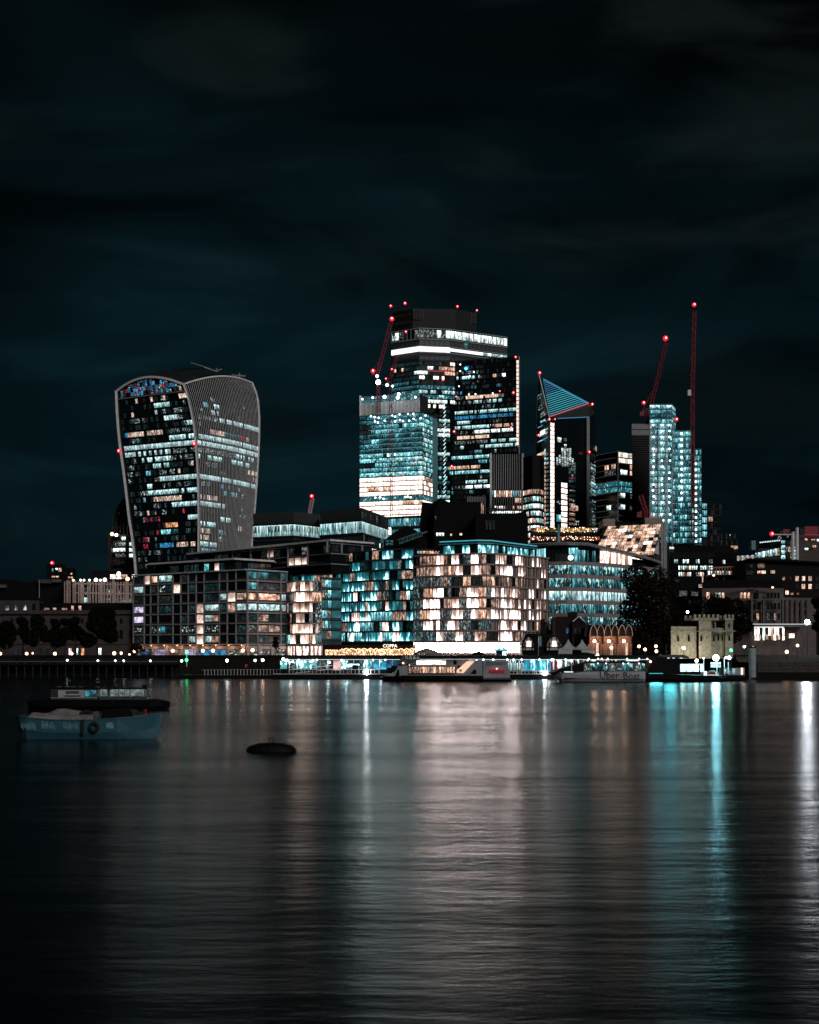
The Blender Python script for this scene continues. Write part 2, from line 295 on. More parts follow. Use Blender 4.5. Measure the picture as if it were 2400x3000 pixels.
class Bld:
    """a building: an Empty at its base with walls, slabs and panes as parts"""
    def __init__(s, name, label, px, D, cat='building', group=None, seed=1):
        s.o = thing(name, label, cat, (X(px, D), D, GZ), group); s.W = []; s.R = random.Random(seed)
    def part(s, name, mb, **k): return mb.build(name, s.o, **k)
    def body(s, pts, z1, mat, back=25, z0=GZ - .3, name='wall', top='roofdk'):
        """pts: front line (column, distance) from left to right; closed behind"""
        f = [G(p) for p in pts]; l, r = f[0], f[-1]; dx = (l[0] / l[1], r[0] / r[1])
        pl = f + [(r[0] + dx[1] * back * .6, r[1] + back), (l[0] + dx[0] * back * 1.0, l[1] + back)]
        m = MB(); m.prism(pl, z0, z1, mat, top); return m.build(name, s.o)
    def face(s, pts, ztop, pitch, nf, nb, rows, dflt='dk', wf=(.16, .86), bf=(.06, .94), slab=None, mull=None, d=.10, name='window', hook=None, slabs_from=0, slab_name='floor_slab'):
        """panes on a front line; rows: floor (0 = top) -> [(col0, col1, material, probability)]; nb bays in all"""
        f = [V((*G(p), 0)) for p in pts]; seg = [(f[i + 1] - f[i]).length for i in range(len(f) - 1)]; tot = sum(seg)
        U = [(f[i + 1] - f[i]).normalized() for i in range(len(f) - 1)]; Nn = [V((u.y, -u.x, 0)) for u in U]
        if slab:
            h, sd, sm = slab
            vn = []
            for i in range(len(f)):
                a = Nn[max(0, i - 1)]; b = Nn[min(len(Nn) - 1, i)]; c = (a + b).normalized(); vn.append(c / max(.3, c.dot(a)))
            for k in range(slabs_from, nf + 1):
                z = ztop - k * pitch; m = MB(); z0, z1 = z - h / 2, z + h / 2; e = V((0, 0, 1))
                for i in range(len(f) - 1):
                    a0, b0 = f[i] + vn[i] * .02, f[i + 1] + vn[i + 1] * .02; a1, b1 = f[i] + vn[i] * sd, f[i + 1] + vn[i + 1] * sd
                    m.poly([a1 + e * z0, b1 + e * z0, b1 + e * z1, a1 + e * z1], sm); m.poly([a1 + e * z1, b1 + e * z1, b0 + e * z1, a0 + e * z1], sm); m.poly([a0 + e * z0, b0 + e * z0, b1 + e * z0, a1 + e * z0], sm)
                    if i == 0: m.poly([a0 + e * z0, a1 + e * z0, a1 + e * z1, a0 + e * z1], sm)
                    if i == len(f) - 2: m.poly([b1 + e * z0, b0 + e * z0, b0 + e * z1, b1 + e * z1], sm)
                m.build(slab_name, s.o)
        bays = []
        for i, L in enumerate(seg):
            k = max(1, round(nb * L / tot))
            for j in range(k): bays.append((f[i] + U[i] * L * (j + .5) / k, U[i], Nn[i], L / k))
        mm = MB()
        for bi, (c, u, n, bw) in enumerate(bays):
            px = CX + c.x / c.y * F
            for k in range(nf):
                mat = dflt
                for (c0, c1, mt, pr) in rows.get(k, ()):
                    if c0 <= px <= c1 and s.R.random() < pr: mat = mt
                if hook: mat = hook(k, bi, len(bays), px, mat, s.R)
                if mat is None: continue
                if isinstance(mat, (list, tuple)): mat = s.R.choice(mat)
                zb = ztop - (k + 1) * pitch
                O = c + u * bw * ((bf[0] + bf[1]) / 2 - .5)
                s.W.append((O, u, n, bw * (bf[1] - bf[0]), pitch * (wf[1] - wf[0]), zb + pitch * wf[0], d, mat, name))
            if mull:
                mw, md, mt = mull
                mm.obox(c - u * bw / 2, u, n, -mw / 2, mw / 2, .015, md, ztop - nf * pitch, ztop, mt)
        if mull:
            c, u, n, bw = bays[-1]; mm.obox(c + u * bw / 2, u, n, -mull[0] / 2, mull[0] / 2, .015, mull[1], ztop - nf * pitch, ztop, mull[2])
            mm.build('mullion_grid', s.o, kind='stuff')
    def pane(s, px0, px1, py0, py1, D, mat, D2=None, d=.1, name='window'):
        a, b = V((*G((px0, D)), 0)), V((*G((px1, D2 or D)), 0)); u = (b - a).normalized(); n = V((u.y, -u.x, 0)); Dm = (D + (D2 or D)) / 2
        s.W.append(((a + b) / 2, u, n, (b - a).length, Z(py0, Dm) - Z(py1, Dm), Z(py1, Dm), d, mat, name))
    def finish(s):
        W = sorted(s.W, key=lambda t: -t[3] * t[4] / t[0].y ** 2); org = ORG[s.o.name]; rest = MB()
        for i, (O, u, n, w, h, z, d, mat, name) in enumerate(W):
            if i < 300:
                o = bpy.data.objects.new(name, pane_mesh(mat, w, h, d, name)); COL.objects.link(o); o.parent = s.o
                o.location = (O.x - org.x, O.y - org.y, z - org.z); o.rotation_euler = (0, 0, math.atan2(u.y, u.x)); ORG[o.name] = V((O.x, O.y, z))
            else: pane_geo(rest, O, u, n, w, h, z, d, mat)
        rest.build('window', s.o, kind='stuff')
        return s.o
def beacon(parent, p, r=1.0, mat='red_l', mast=1.5):
    r *= random.Random(int(p[0] * 7 + p[2] * 3)).uniform(.72, 1.12)
    m = MB(); m.bar(V(p) - V((0, 0, mast + r)), V(p), .12, 'steel_dk'); b = m.build('beacon', parent)
    k = MB(); k.ball(p, r * 1.3, mat, 12); k.build('beacon_lamp', b)
    k = MB(); k.ball(V(p) + V((0, -r * 1.0, 0)), r * .46, 'red_core', 8); k.build('lens', b)  # no real lens: bright core of the glow added as a near ball
# ------------------------------------------------------------------ ground, water, river wall
def water_mat():
    m = bpy.data.materials.new('water'); m.use_nodes = True; t = m.node_tree; L = t.links.new
    b = t.nodes['Principled BSDF']; b.inputs['Base Color'].default_value = (.0012, .0022, .0028, 1); b.inputs['IOR'].default_value = 1.5
    b.inputs['Specular IOR Level'].default_value = .5; b.inputs['Roughness'].default_value = .30
    b.inputs['Anisotropic'].default_value = .42; tg = N(t, 'ShaderNodeCombineXYZ'); tg.inputs[1].default_value = 1.0; L(tg.outputs[0], b.inputs['Tangent'])
    tc = N(t, 'ShaderNodeTexCoord')
    def nz(sx, sy, det, rough=.55, rz=0):
        mp = N(t, 'ShaderNodeMapping'); mp.inputs['Scale'].default_value = (sx, sy, 1); mp.inputs['Rotation'].default_value = (0, 0, rz); L(tc.outputs['Object'], mp.inputs[0])
        n = N(t, 'ShaderNodeTexNoise', i_Scale=1.0, i_Detail=det, i_Roughness=rough); L(mp.outputs[0], n.inputs['Vector']); return n.outputs[0]
    a, c, e = nz(.55, 1.7, 5), nz(.045, .16, 3), nz(1.6, 4.2, 4, .6, .1)
    def mul(x, k):
        q = N(t, 'ShaderNodeMath', operation='MULTIPLY', i_1=k); L(x, q.inputs[0]); return q.outputs[0]
    def add(x, y):
        q = N(t, 'ShaderNodeMath', operation='ADD'); L(x, q.inputs[0]); L(y, q.inputs[1]); return q.outputs[0]
    h = add(add(mul(a, .16), mul(c, .9)), mul(e, .045))
    bp = N(t, 'ShaderNodeBump', i_Strength=.18, i_Distance=1.0); L(h, bp.inputs['Height']); L(bp.outputs[0], b.inputs['Normal'])
    # slicks: calmer and choppier patches
    s = nz(.012, .05, 4); r = N(t, 'ShaderNodeMapRange', i_1=.35, i_2=.65, i_3=.205, i_4=.25); L(s, r.inputs[0]); L(r.outputs[0], b.inputs['Roughness'])
    M['water'] = m
water_mat()
QD = 366.0                                        # river wall distance
m = MB(); m.poly([V((-1500, -60, 0)), V((1500, -60, 0)), V((1500, QD + 2, 0)), V((-1500, QD + 2, 0))], 'water'); struct('water', m)
m = MB(); m.poly([V((-7000, QD + 1, GZ)), V((7000, QD + 1, GZ)), V((7000, 9000, GZ)), V((-7000, 9000, GZ))], 'ground'); struct('ground', m)
m = MB(); m.box(-1500, X(2222, QD), QD - 1.2, QD + 1, -3, GZ - .02, 'quaystone'); m.box(-1500, X(2222, QD), QD - 1.5, QD + .4, GZ - .02, GZ + .5, 'quaystone'); struct('river_wall', m)
# right-hand river wall of large stone blocks, each block proud of the next
rw = MB(); RX0 = X(2222, 338); rw.box(RX0, 700, 339, QD + 1, -3, 4.4, 'quaystone'); rwo = struct('river_wall', rw)
R = random.Random(5)
blk = {}
for r_ in range(3):
    x = RX0
    while x < X(2430, 338):
        wd = R.choice([2.2, 2.9, 3.6])
        if wd not in blk:
            mb = MB(); mb.box(.04, wd - .04, -.22, .3, .04, .86, 'stone'); blk[wd] = mb.mesh('stone_block')
        o = bpy.data.objects.new('stone_block', blk[wd]); COL.objects.link(o); o.parent = rwo; o.location = (x, 339 + R.uniform(-.06, .02), 1.75 + r_ * .9); x += wd
m = MB(); g = []
for j in range(7):
    t = j / 6; g.append([V((X(2150 + 300 * i / 14, 345 + 25 * t) + R.uniform(-.2, .2), 340 + 30 * t, 4.42 + 1.9 * t + R.uniform(-.1, .1))) for i in range(15)])
m.grid(g[::-1], 'grass'); struct('grass_bank', m, True)
m = MB(); g = []
for j in range(6): g.append([V((RX0 - 4 + i * 6, 322 + 3.4 * j, -.4 + .36 * j + R.uniform(-.12, .12))) for i in range(20)])
m.grid(g, 'quaystone'); struct('foreshore', m, True)

# ------------------------------------------------------------------ curved-top tower
def walkie():
    B = Bld('flared_tower', 'top-heavy curved tower with dark glass front and white vertical fins', 583, 760, 'tower', seed=3)
    O = B.o
    def edge(pts, D):
        q = sorted((z1.Z(b, D), z1.X(a, D)) for a, b in pts)
        def f(z):
            if z <= q[0][0]: return V((q[0][1], D, z))
            for (za, xa), (zb, xb) in zip(q, q[1:]):
                if z <= zb: return V((lerp(xa, xb, (z - za) / (zb - za)), D, z))
            (za, xa), (zb, xb) = q[-2:]; return V((xb + (xb - xa) / (zb - za) * (z - zb) * .4, D, z))
        return f
    DL, DM, DR = 786, 760, 812
    eL = edge([(80, 378), (84, 500), (95, 700), (118, 950), (148, 1150), (180, 1400), (213, 1700), (245, 1900), (275, 2140), (330, 2900)], DL)
    eM = edge([(785, 300), (830, 430), (870, 600), (900, 760), (918, 950), (932, 1150), (940, 1300), (945, 1500), (948, 1800), (945, 2060), (930, 2900)], DM)
    eR = edge([(1500, 290), (1560, 430), (1578, 650), (1575, 900), (1565, 1100), (1550, 1350), (1535, 1550), (1515, 1800), (1500, 1980), (1450, 2900)], DR)
    zL, zM, zR = z1.Z(378, DL), z1.Z(300, DM), z1.Z(290, DR)
    def top(u): return lerp(zL, zM, u) + 7.6 * 4 * u * (1 - u) * (.75 + .5 * (1 - u) * .5)
    def rtop(w_): return lerp(zM, zR, w_) + 4.2 * 4 * w_ * (1 - w_)
    def fl(u, z, out=0):
        p = eL(z).lerp(eM(z), u); return p + V((-.45, -.89, 0)) * out
    nr = V((.86, -.5, 0))
    def fr(w_, z, out=0):
        p = eM(z).lerp(eR(z), w_); return p + nr * (2.6 * math.sin(math.pi * w_) + out)
    # body
    m = MB(); zs = [GZ - .3] + [20 + 8 * i for i in range(19)]
    for f, tf, n in ((fl, top, 10), (fr, rtop, 10)):
        g = []
        for i in range(21):
            g.append([f(j / n, lerp(GZ - .3, tf(j / n), i / 20)) for j in range(n + 1)])
        m.grid(g, 'dk')
    bk = lambda z: eL(z) + (eR(z) - eM(z))
    g = [[eR(z).lerp(bk(z), j / 4) for j in range(5)] for z in [lerp(GZ - .3, zR, i / 20) for i in range(21)]]; m.grid(g, 'steel_dk')
    g = [[bk(z).lerp(eL(z), j / 4) for j in range(5) for z in [lerp(GZ - .3, lerp(zR, zL, j / 4) - .4, i / 20)]] for i in range(21)]; m.grid(g, 'steel_dk')
    m.build('wall', O)
    m = MB(); g = []
    for j in range(13):
        w_ = j / 12; row = []
        for i in range(13):
            u = i / 12; p = fl(u, top(u)); q = fr(w_, rtop(w_)) - fr(0, rtop(0)); p = p + q * 1.0; p.z = top(u) + (rtop(w_) - zM); row.append(p)
        g.append(row)
    m.grid(g, 'steel_dk'); m.build('roof', O, smooth=True)
    # dark sunken roof terrace with maintenance rails
    m = MB()
    for j in range(24):
        w_ = .25 + .65 * j / 24; a = g[int(w_ * 12)][7]; b = g[int(w_ * 12)][12]
        a = a + V((0, 0, .5)); b = b + V((0, 0, .4)); m.bar(a, b, .25, 'black')
    m.build('roof_louvres', O, kind='stuff')
    # white frame
    def frame(path, r, name='frame'):
        m = MB()
        for a, b in zip(path, path[1:]): m.bar(a, b + (b - a) * .02, r, 'steel_w')
        m.build(name, O)
    frame([fl(0.0, z, .5) for z in [lerp(30, zL, i / 26) for i in range(27)]], 1.0)
    frame([fl(i / 20, top(i / 20) - .6, .5) for i in range(21)], .95)
    frame([fl(1.0, z, .5) for z in [lerp(30, zM, i / 26) for i in range(27)]], .75)
    frame([fr(i / 20, rtop(i / 20) - .4, .5) for i in range(21)], .7)
    frame([fr(1.0, z, .3) for z in [lerp(40, zR, i / 24) for i in range(25)]], .8)
    # floors
    rows = {0: [(270, 310, 'warmw', 1), (430, 465, 'warmw', 1), (565, 600, 'warmw', 1), (735, 810, 'warmw', .8)], 1: [(470, 650, 'cool', 1), (690, 820, 'mix', .3)], 2: [(225, 270, 'warmw', 1), (480, 500, 'whiteb', 1), (690, 750, 'mix', .6)],
            3: [(575, 715, 'whiteb', 1), (250, 420, 'mix', .4), (720, 860, 'mix', .4)], 4: [(800, 885, 'cool', .9), (590, 730, 'mix', .5)], 5: [(140, 210, 'blue', .6), (210, 570, 'warmw', .95), (570, 880, 'mix', .5)], 6: [(620, 905, 'cool', .9), (280, 350, 'teal', .8), (140, 280, 'mix', .3)],
            7: [(100, 910, 'whiteb', 1)], 8: [(150, 640, 'whiteb', .85), (640, 910, 'mix', .6)], 9: [(350, 660, 'cool', .85), (660, 910, 'mix', .6)], 10: [(455, 640, 'cool', .9), (700, 900, 'warmw', .4), (180, 300, 'mix', .3)],
            11: [(380, 445, 'teal', 1), (710, 800, 'warmw', .6), (500, 700, 'mix', .5), (180, 240, 'mix', .6)], 12: [(530, 940, 'whiteb', .85), (480, 530, 'mix', 1), (180, 230, 'mix', .6)], 13: [(375, 520, 'cool', .8), (540, 860, 'mix', .45), (200, 240, 'mix', .5)], 14: [(405, 940, 'cool', .85), (330, 400, 'mix', .8)],
            15: [(455, 790, 'warmw', .9), (780, 930, 'mix', .5), (350, 380, 'teal', 1)], 16: [(660, 935, 'cool', .9), (250, 310, 'mix', .7), (480, 530, 'mix', .5)], 17: [(650, 800, 'reddot', .35), (390, 420, 'warmw', 1), (240, 640, 'mix', .25)], 18: [(815, 945, 'whiteb', .9), (330, 530, 'reddot', .3)], 19: [(590, 725, 'amber', 1), (430, 470, 'warmw', .8), (560, 590, 'reddot', .35)],
            20: [(560, 645, 'tealb', 1), (490, 530, 'reddot', .45), (645, 720, 'teald', .8)], 21: [(360, 430, 'reddot', .45), (450, 520, 'mix', .7)], 22: [(545, 690, 'blue', 1), (690, 940, 'warmw', .8), (360, 430, 'reddot', .45)], 23: [(360, 400, 'reddot', .4), (480, 530, 'mix', .8)], 24: [(360, 520, 'mix', .4)]}  # reddot panes low on the left: red reflections painted as emission
    rr = {1: [(1000, 1040, 'teal', .7), (1110, 1170, 'cool', 1)], 2: [(930, 970, 'teal', .7), (1050, 1165, 'whiteb', .8)], 3: [(940, 1170, 'mix', .8), (1170, 1580, 'whiteb', .75)], 4: [(930, 960, 'mix', .5)], 5: [(1060, 1210, 'warmw', .8), (1380, 1420, 'reddot', 1), (1420, 1500, 'warmw', .5), (1210, 1380, 'teald', .6)], 6: [(900, 1580, 'whiteb', .95)], 7: [(900, 1580, 'whiteb', 1)],
          8: [(940, 1330, 'mix', .9), (1330, 1580, 'cool', .4)], 9: [(940, 1180, 'cool', .7), (1280, 1480, 'cool', .8)], 10: [(1460, 1545, 'warmw', .8), (1000, 1140, 'mix', .5)], 11: [(1180, 1300, 'mix', .3), (1480, 1540, 'warmw', .5)], 12: [(930, 1280, 'whiteb', .95), (1305, 1560, 'whiteb', .95)], 13: [(960, 1065, 'mix', .6), (1170, 1275, 'blue', .6)], 14: [(1180, 1350, 'teal', .3)],
          15: [(955, 1165, 'warmw', .7)], 16: [(940, 1240, 'whiteb', .9)], 17: [(1380, 1460, 'mix', .5), (1180, 1200, 'teal', .8)], 18: [(1175, 1280, 'cool', .5), (1440, 1480, 'mix', .6)], 19: [(940, 1110, 'cool', .7), (1340, 1390, 'warmw', .6)], 20: [(940, 1070, 'warmw', .6), (1130, 1190, 'teal', .7)], 21: [(940, 1060, 'warmw', .7), (1120, 1200, 'cool', .7)], 22: [(940, 1150, 'cool', .8)], 23: [(940, 1150, 'teal', .4)]}
    Rn = random.Random(11); quads = []
    for k in range(26):
        zc = 161 - 4.06 * k; za, zb = zc - 1.45, zc + 1.35
        for f, rws, nb, u0, u1, d in ((fl, rows, 26, .045, .985, .12), (fr, rr, 38, .015, .985, .15)):
            for j in range(nb):
                ua, ub = lerp(u0, u1, (j + .06) / nb), lerp(u0, u1, (j + .94) / nb); c = f((ua + ub) / 2, zc); zx = (PX(c) - 320) * 3.594
                mat = 'dk'
                for (c0, c1, mt, pr) in rws.get(k, ()):
                    if c0 <= zx <= c1 and Rn.random() < pr: mat = mt
                if mat == 'dk': mat = Rn.choices(['dk', 'dim', 'dimt', 'mix'], [6, 2, 1.2, .25])[0]
                quads.append((0 if mat in ('dk', 'dim', 'dimt') else 1, [f(ua, za, d), f(ub, za, d), f(ub, zb, d), f(ua, zb, d)], mat))
    # glazed garden under the roof arch
    for r_ in range(4):
        for j in range(24):
            ua, ub = lerp(.06, .95, (j + .05) / 24), lerp(.06, .95, (j + .95) / 24); za = 164.2 + r_ * 2.6; zb = za + 2.4; tp = top((ua + ub) / 2) - 2.0
            if za > tp - .5: continue
            quads.append((2, [fl(ua, za, .12), fl(ub, za, .12), fl(ub, min(zb, tp), .12), fl(ua, min(zb, tp), .12)], Rn.choices(['skyg', 'blue', 'reddot', 'mix', 'warmw', 'dk', 'dimt'], [4, 1.2, .7, 1.6, .6 if r_ < 1 else .1, 3, 3])[0]))
    quads.sort(key=lambda t: -t[0]); rest = MB()
    for i, (_, q, mat) in enumerate(quads):
        mb = MB() if i < 300 else rest; mb.poly(q, mat)
        if i < 300: mb.build('window', O)
    rest.build('window', O, kind='stuff')
    # pale slab under the garden
    m = MB(); m.bar(fl(.03, 163.4, .5), fl(.97, 163.4, .5), .45, 'brownstone'); m.build('terrace_edge', O)
    # fins, one part each
    nf = 42
    for j in range(nf):
        w_ = (j + .6) / (nf + .2); m = MB(); zt = rtop(w_) - .3; zb = 52
        path = [fr(w_, lerp(zb, zt, i / 18), .15) for i in range(19)]; t = (eR(100) - eM(100)).normalized(); hw = .15; dp = .13
        for a, b in zip(path, path[1:]):
            m.poly([a - t * hw + nr * dp, a + t * hw + nr * dp, b + t * hw + nr * dp, b - t * hw + nr * dp], 'fin')
            m.poly([a - t * hw, a - t * hw + nr * dp, b - t * hw + nr * dp, b - t * hw], 'fin'); m.poly([a + t * hw + nr * dp, a + t * hw, b + t * hw, b + t * hw + nr * dp], 'fin')
        m.build('fin', O)
    beacon(O, fl(0, z1.Z(1015, DL), 2.2), 1.15, mast=.1); beacon(O, fl(1, z1.Z(940, DM), 2.0), 1.0, mast=.1)
    # roof cradle cranes
    for (pts, r_) in (([(860, 80), (1040, 135), (1125, 175)], .30), ([(1000, 130), (1110, 165), (1190, 150)], .4)):
        m = MB()
        for a, b in zip(pts, pts[1:]): m.bar(z1.P(*a, 800), z1.P(*b, 800), r_, 'steel_g')
        m.build('cradle_arm', O)
    m = MB(); m.box(z1.X(1090, 802), z1.X(1150, 802), 800, 804, z1.Z(240, 802), z1.Z(165, 802), 'steel_g'); m.bar(z1.P(1130, 170, 802), z1.P(1130, 135, 802), .3, 'steel_g'); m.build('cradle_base', O)
    m = MB(); m.bar(z1.P(1290, 212, 805), z1.P(1435, 222, 805), .55, 'steel_g'); m.bar(z1.P(1372, 250, 805), z1.P(1372, 190, 805), .5, 'steel_g'); m.build('cradle_arm', O)
walkie()

# ------------------------------------------------------------------ tallest tower, wide crown
solid('crownslat', (.05, .045, .046), .6)
def tall():
    B = Bld('glass_skyscraper', 'tallest skyscraper, bright white band below a dark crown with four red lights', 1230, 1150, 'tower', seed=4)
    pl = [(1147, 1166), (1228, 1150), (1319, 1155), (1486, 1184)]
    B.body(pl, 300.8, 'steel_dk', 45)
    B.body([(1150, 1172), (1210, 1160), (1335, 1162), (1397, 1176)], 321, 'steel_dk', 34, z0=300.8, name='crown')
    zc = lambda zy: z2.Z(zy, 1150)
    B.face(pl, zc(312), zc(312) - zc(408), 1, 30, {0: [(1147, 1228, ['mix', 'white', 'dim'], .8), (1228, 1260, 'mottle', .8), (1260, 1318, ['mix', 'white', 'warm'], .9), (1318, 1490, 'white', .95)]}, mull=(.5, .5, 'steel_g'), slab=(.7, .6, 'steel_g'), hook=lambda k, b, n, px, mt, R: mt)
    B.face(pl, zc(410), zc(410) - zc(470), 1, 26, {0: [(1285, 1380, 'teald', .5)]}, 'louvre', name='louvre')
    B.face([(1147, 1162), (1228, 1146), (1319, 1151)], zc(480), zc(480) - zc(538), 1, 14, {0: [(0, 3000, 'whiteband', 1)]}, wf=(.12, .92), bf=(0.0, .975), slab=(.7, .5, 'steel_g'))
    B.face([(1319.3, 1151.1), (1486, 1180)], zc(480), zc(480) - zc(538), 1, 14, {0: [(0, 1410, 'whiteband', 1), (1410, 3000, ['whiteb', 'white'], 1)]}, wf=(.34, .80), bf=(0.0, .94), slab=(.7, .5, 'steel_g'))
    B.face(pl, zc(548), zc(548) - zc(600), 1, 26, {}, 'louvre', name='louvre')
    q = z2.x; R = {}
    def row(k, *a): R[k] = [(q(x0), q(x1), mt, pr) for x0, x1, mt, pr in a]
    row(0, (925, 1060, 'peach', .9), (400, 640, 'dimt', .8)); row(1, (680, 760, 'white', .9), (825, 965, 'warm', .9), (400, 510, 'warm', .7), (510, 680, 'dimt', .9)); row(2, (605, 725, 'white', .95), (860, 975, 'warm', .9), (400, 600, 'dim', .9)); row(3, (640, 865, 'peach', .6), (400, 640, 'dimt', .9))
    row(4, (400, 640, 'teald', .9), (640, 975, 'dim', .7)); row(5, (400, 640, 'teald', 1), (640, 980, 'spot', .95)); row(6, (380, 640, 'spot', .8), (640, 980, 'cool', .9)); row(7, (380, 980, 'spot', .95), (740, 980, 'cool', .5)); row(8, (640, 975, 'white', .8)); row(9, (640, 960, 'peach', .75)); row(10, (740, 960, 'dimt', .7))
    row(11, (740, 950, 'dim', .8)); row(12, (780, 960, 'cool', .8)); row(13, (740, 950, 'mottle', .9)); row(14, (740, 950, 'white', .95)); row(15, (740, 950, 'white', 1)); row(16, (740, 950, 'dimt', .8)); row(17, (740, 940, 'teald', .6)); row(18, (740, 940, 'dimt', .6)); row(19, (740, 930, 'cool', .9)); row(20, (740, 930, 'mix', .5)); row(22, (740, 930, 'teal', .4)); row(24, (740, 930, 'tealb', .5)); row(25, (740, 930, 'teald', .8)); row(27, (740, 930, 'teal', .6)); row(28, (740, 930, 'cool', .9)); row(29, (740, 930, 'white', .8))
    B.face(pl, zc(604), 4.35, 31, 46, R, ['dk', 'dim', 'dimt'], slab=(.55, .5, 'steel_dk'))
    # zigzag stair light
    m = MB()
    for i in range(24):
        y0 = 985 + i * 36; m.bar(z2.P(862, y0 + 24, 1146), z2.P(880, y0, 1146), .5, 'strip_c')
    m.build('stair_light', B.o, kind='stuff')
    # crown cladding: upright slats
    for i in range(46):
        px = lerp(1212, 1394, i / 45); D = lerp(1158.5, 1174, i / 45); m = MB(); m.obox(V((X(px, D), D, 0)), V((1, 0, 0)), V((0, -1, 0)), -.35, .35, 0, .7, zc(212) , 320.4, 'crownslat'); m.build('crown_slat', B.o)
    for zy in (112, 150, 200, 265): m = MB(); m.obox(V((*G((1150, 1170)), 0)), V((*G((1210, 1158)), 0)).__sub__(V((*G((1150, 1170)), 0))).normalized(), V((0, -1, 0)), 0, 21.5, 0, 1.6, z2.Z(zy, 1165) - .5, z2.Z(zy, 1165), 'bronze'); m.build('crown_rail', B.o)
    m = MB(); m.bar(z2.P(690, 695, 1144), z2.P(970, 705, 1148), .5, 'red_line'); m.build('red_strip', B.o)
    for zx, zy, D in ((385, 112, 1166), (514, 88, 1160), (987, 117, 1168), (1162, 152, 1176)): beacon(B.o, z2.P(zx, zy, D), 1.25, mast=3)
    beacon(B.o, z2.P(522, 345, 1146), 1.1); beacon(B.o, z2.P(855, 780, 1146), .8)
    B.finish()
lit('whiteband', (.8, .88, .85), (.95, 1, .97), (1, 1, 1), 1.6, sx=2, var=.12)
tall()

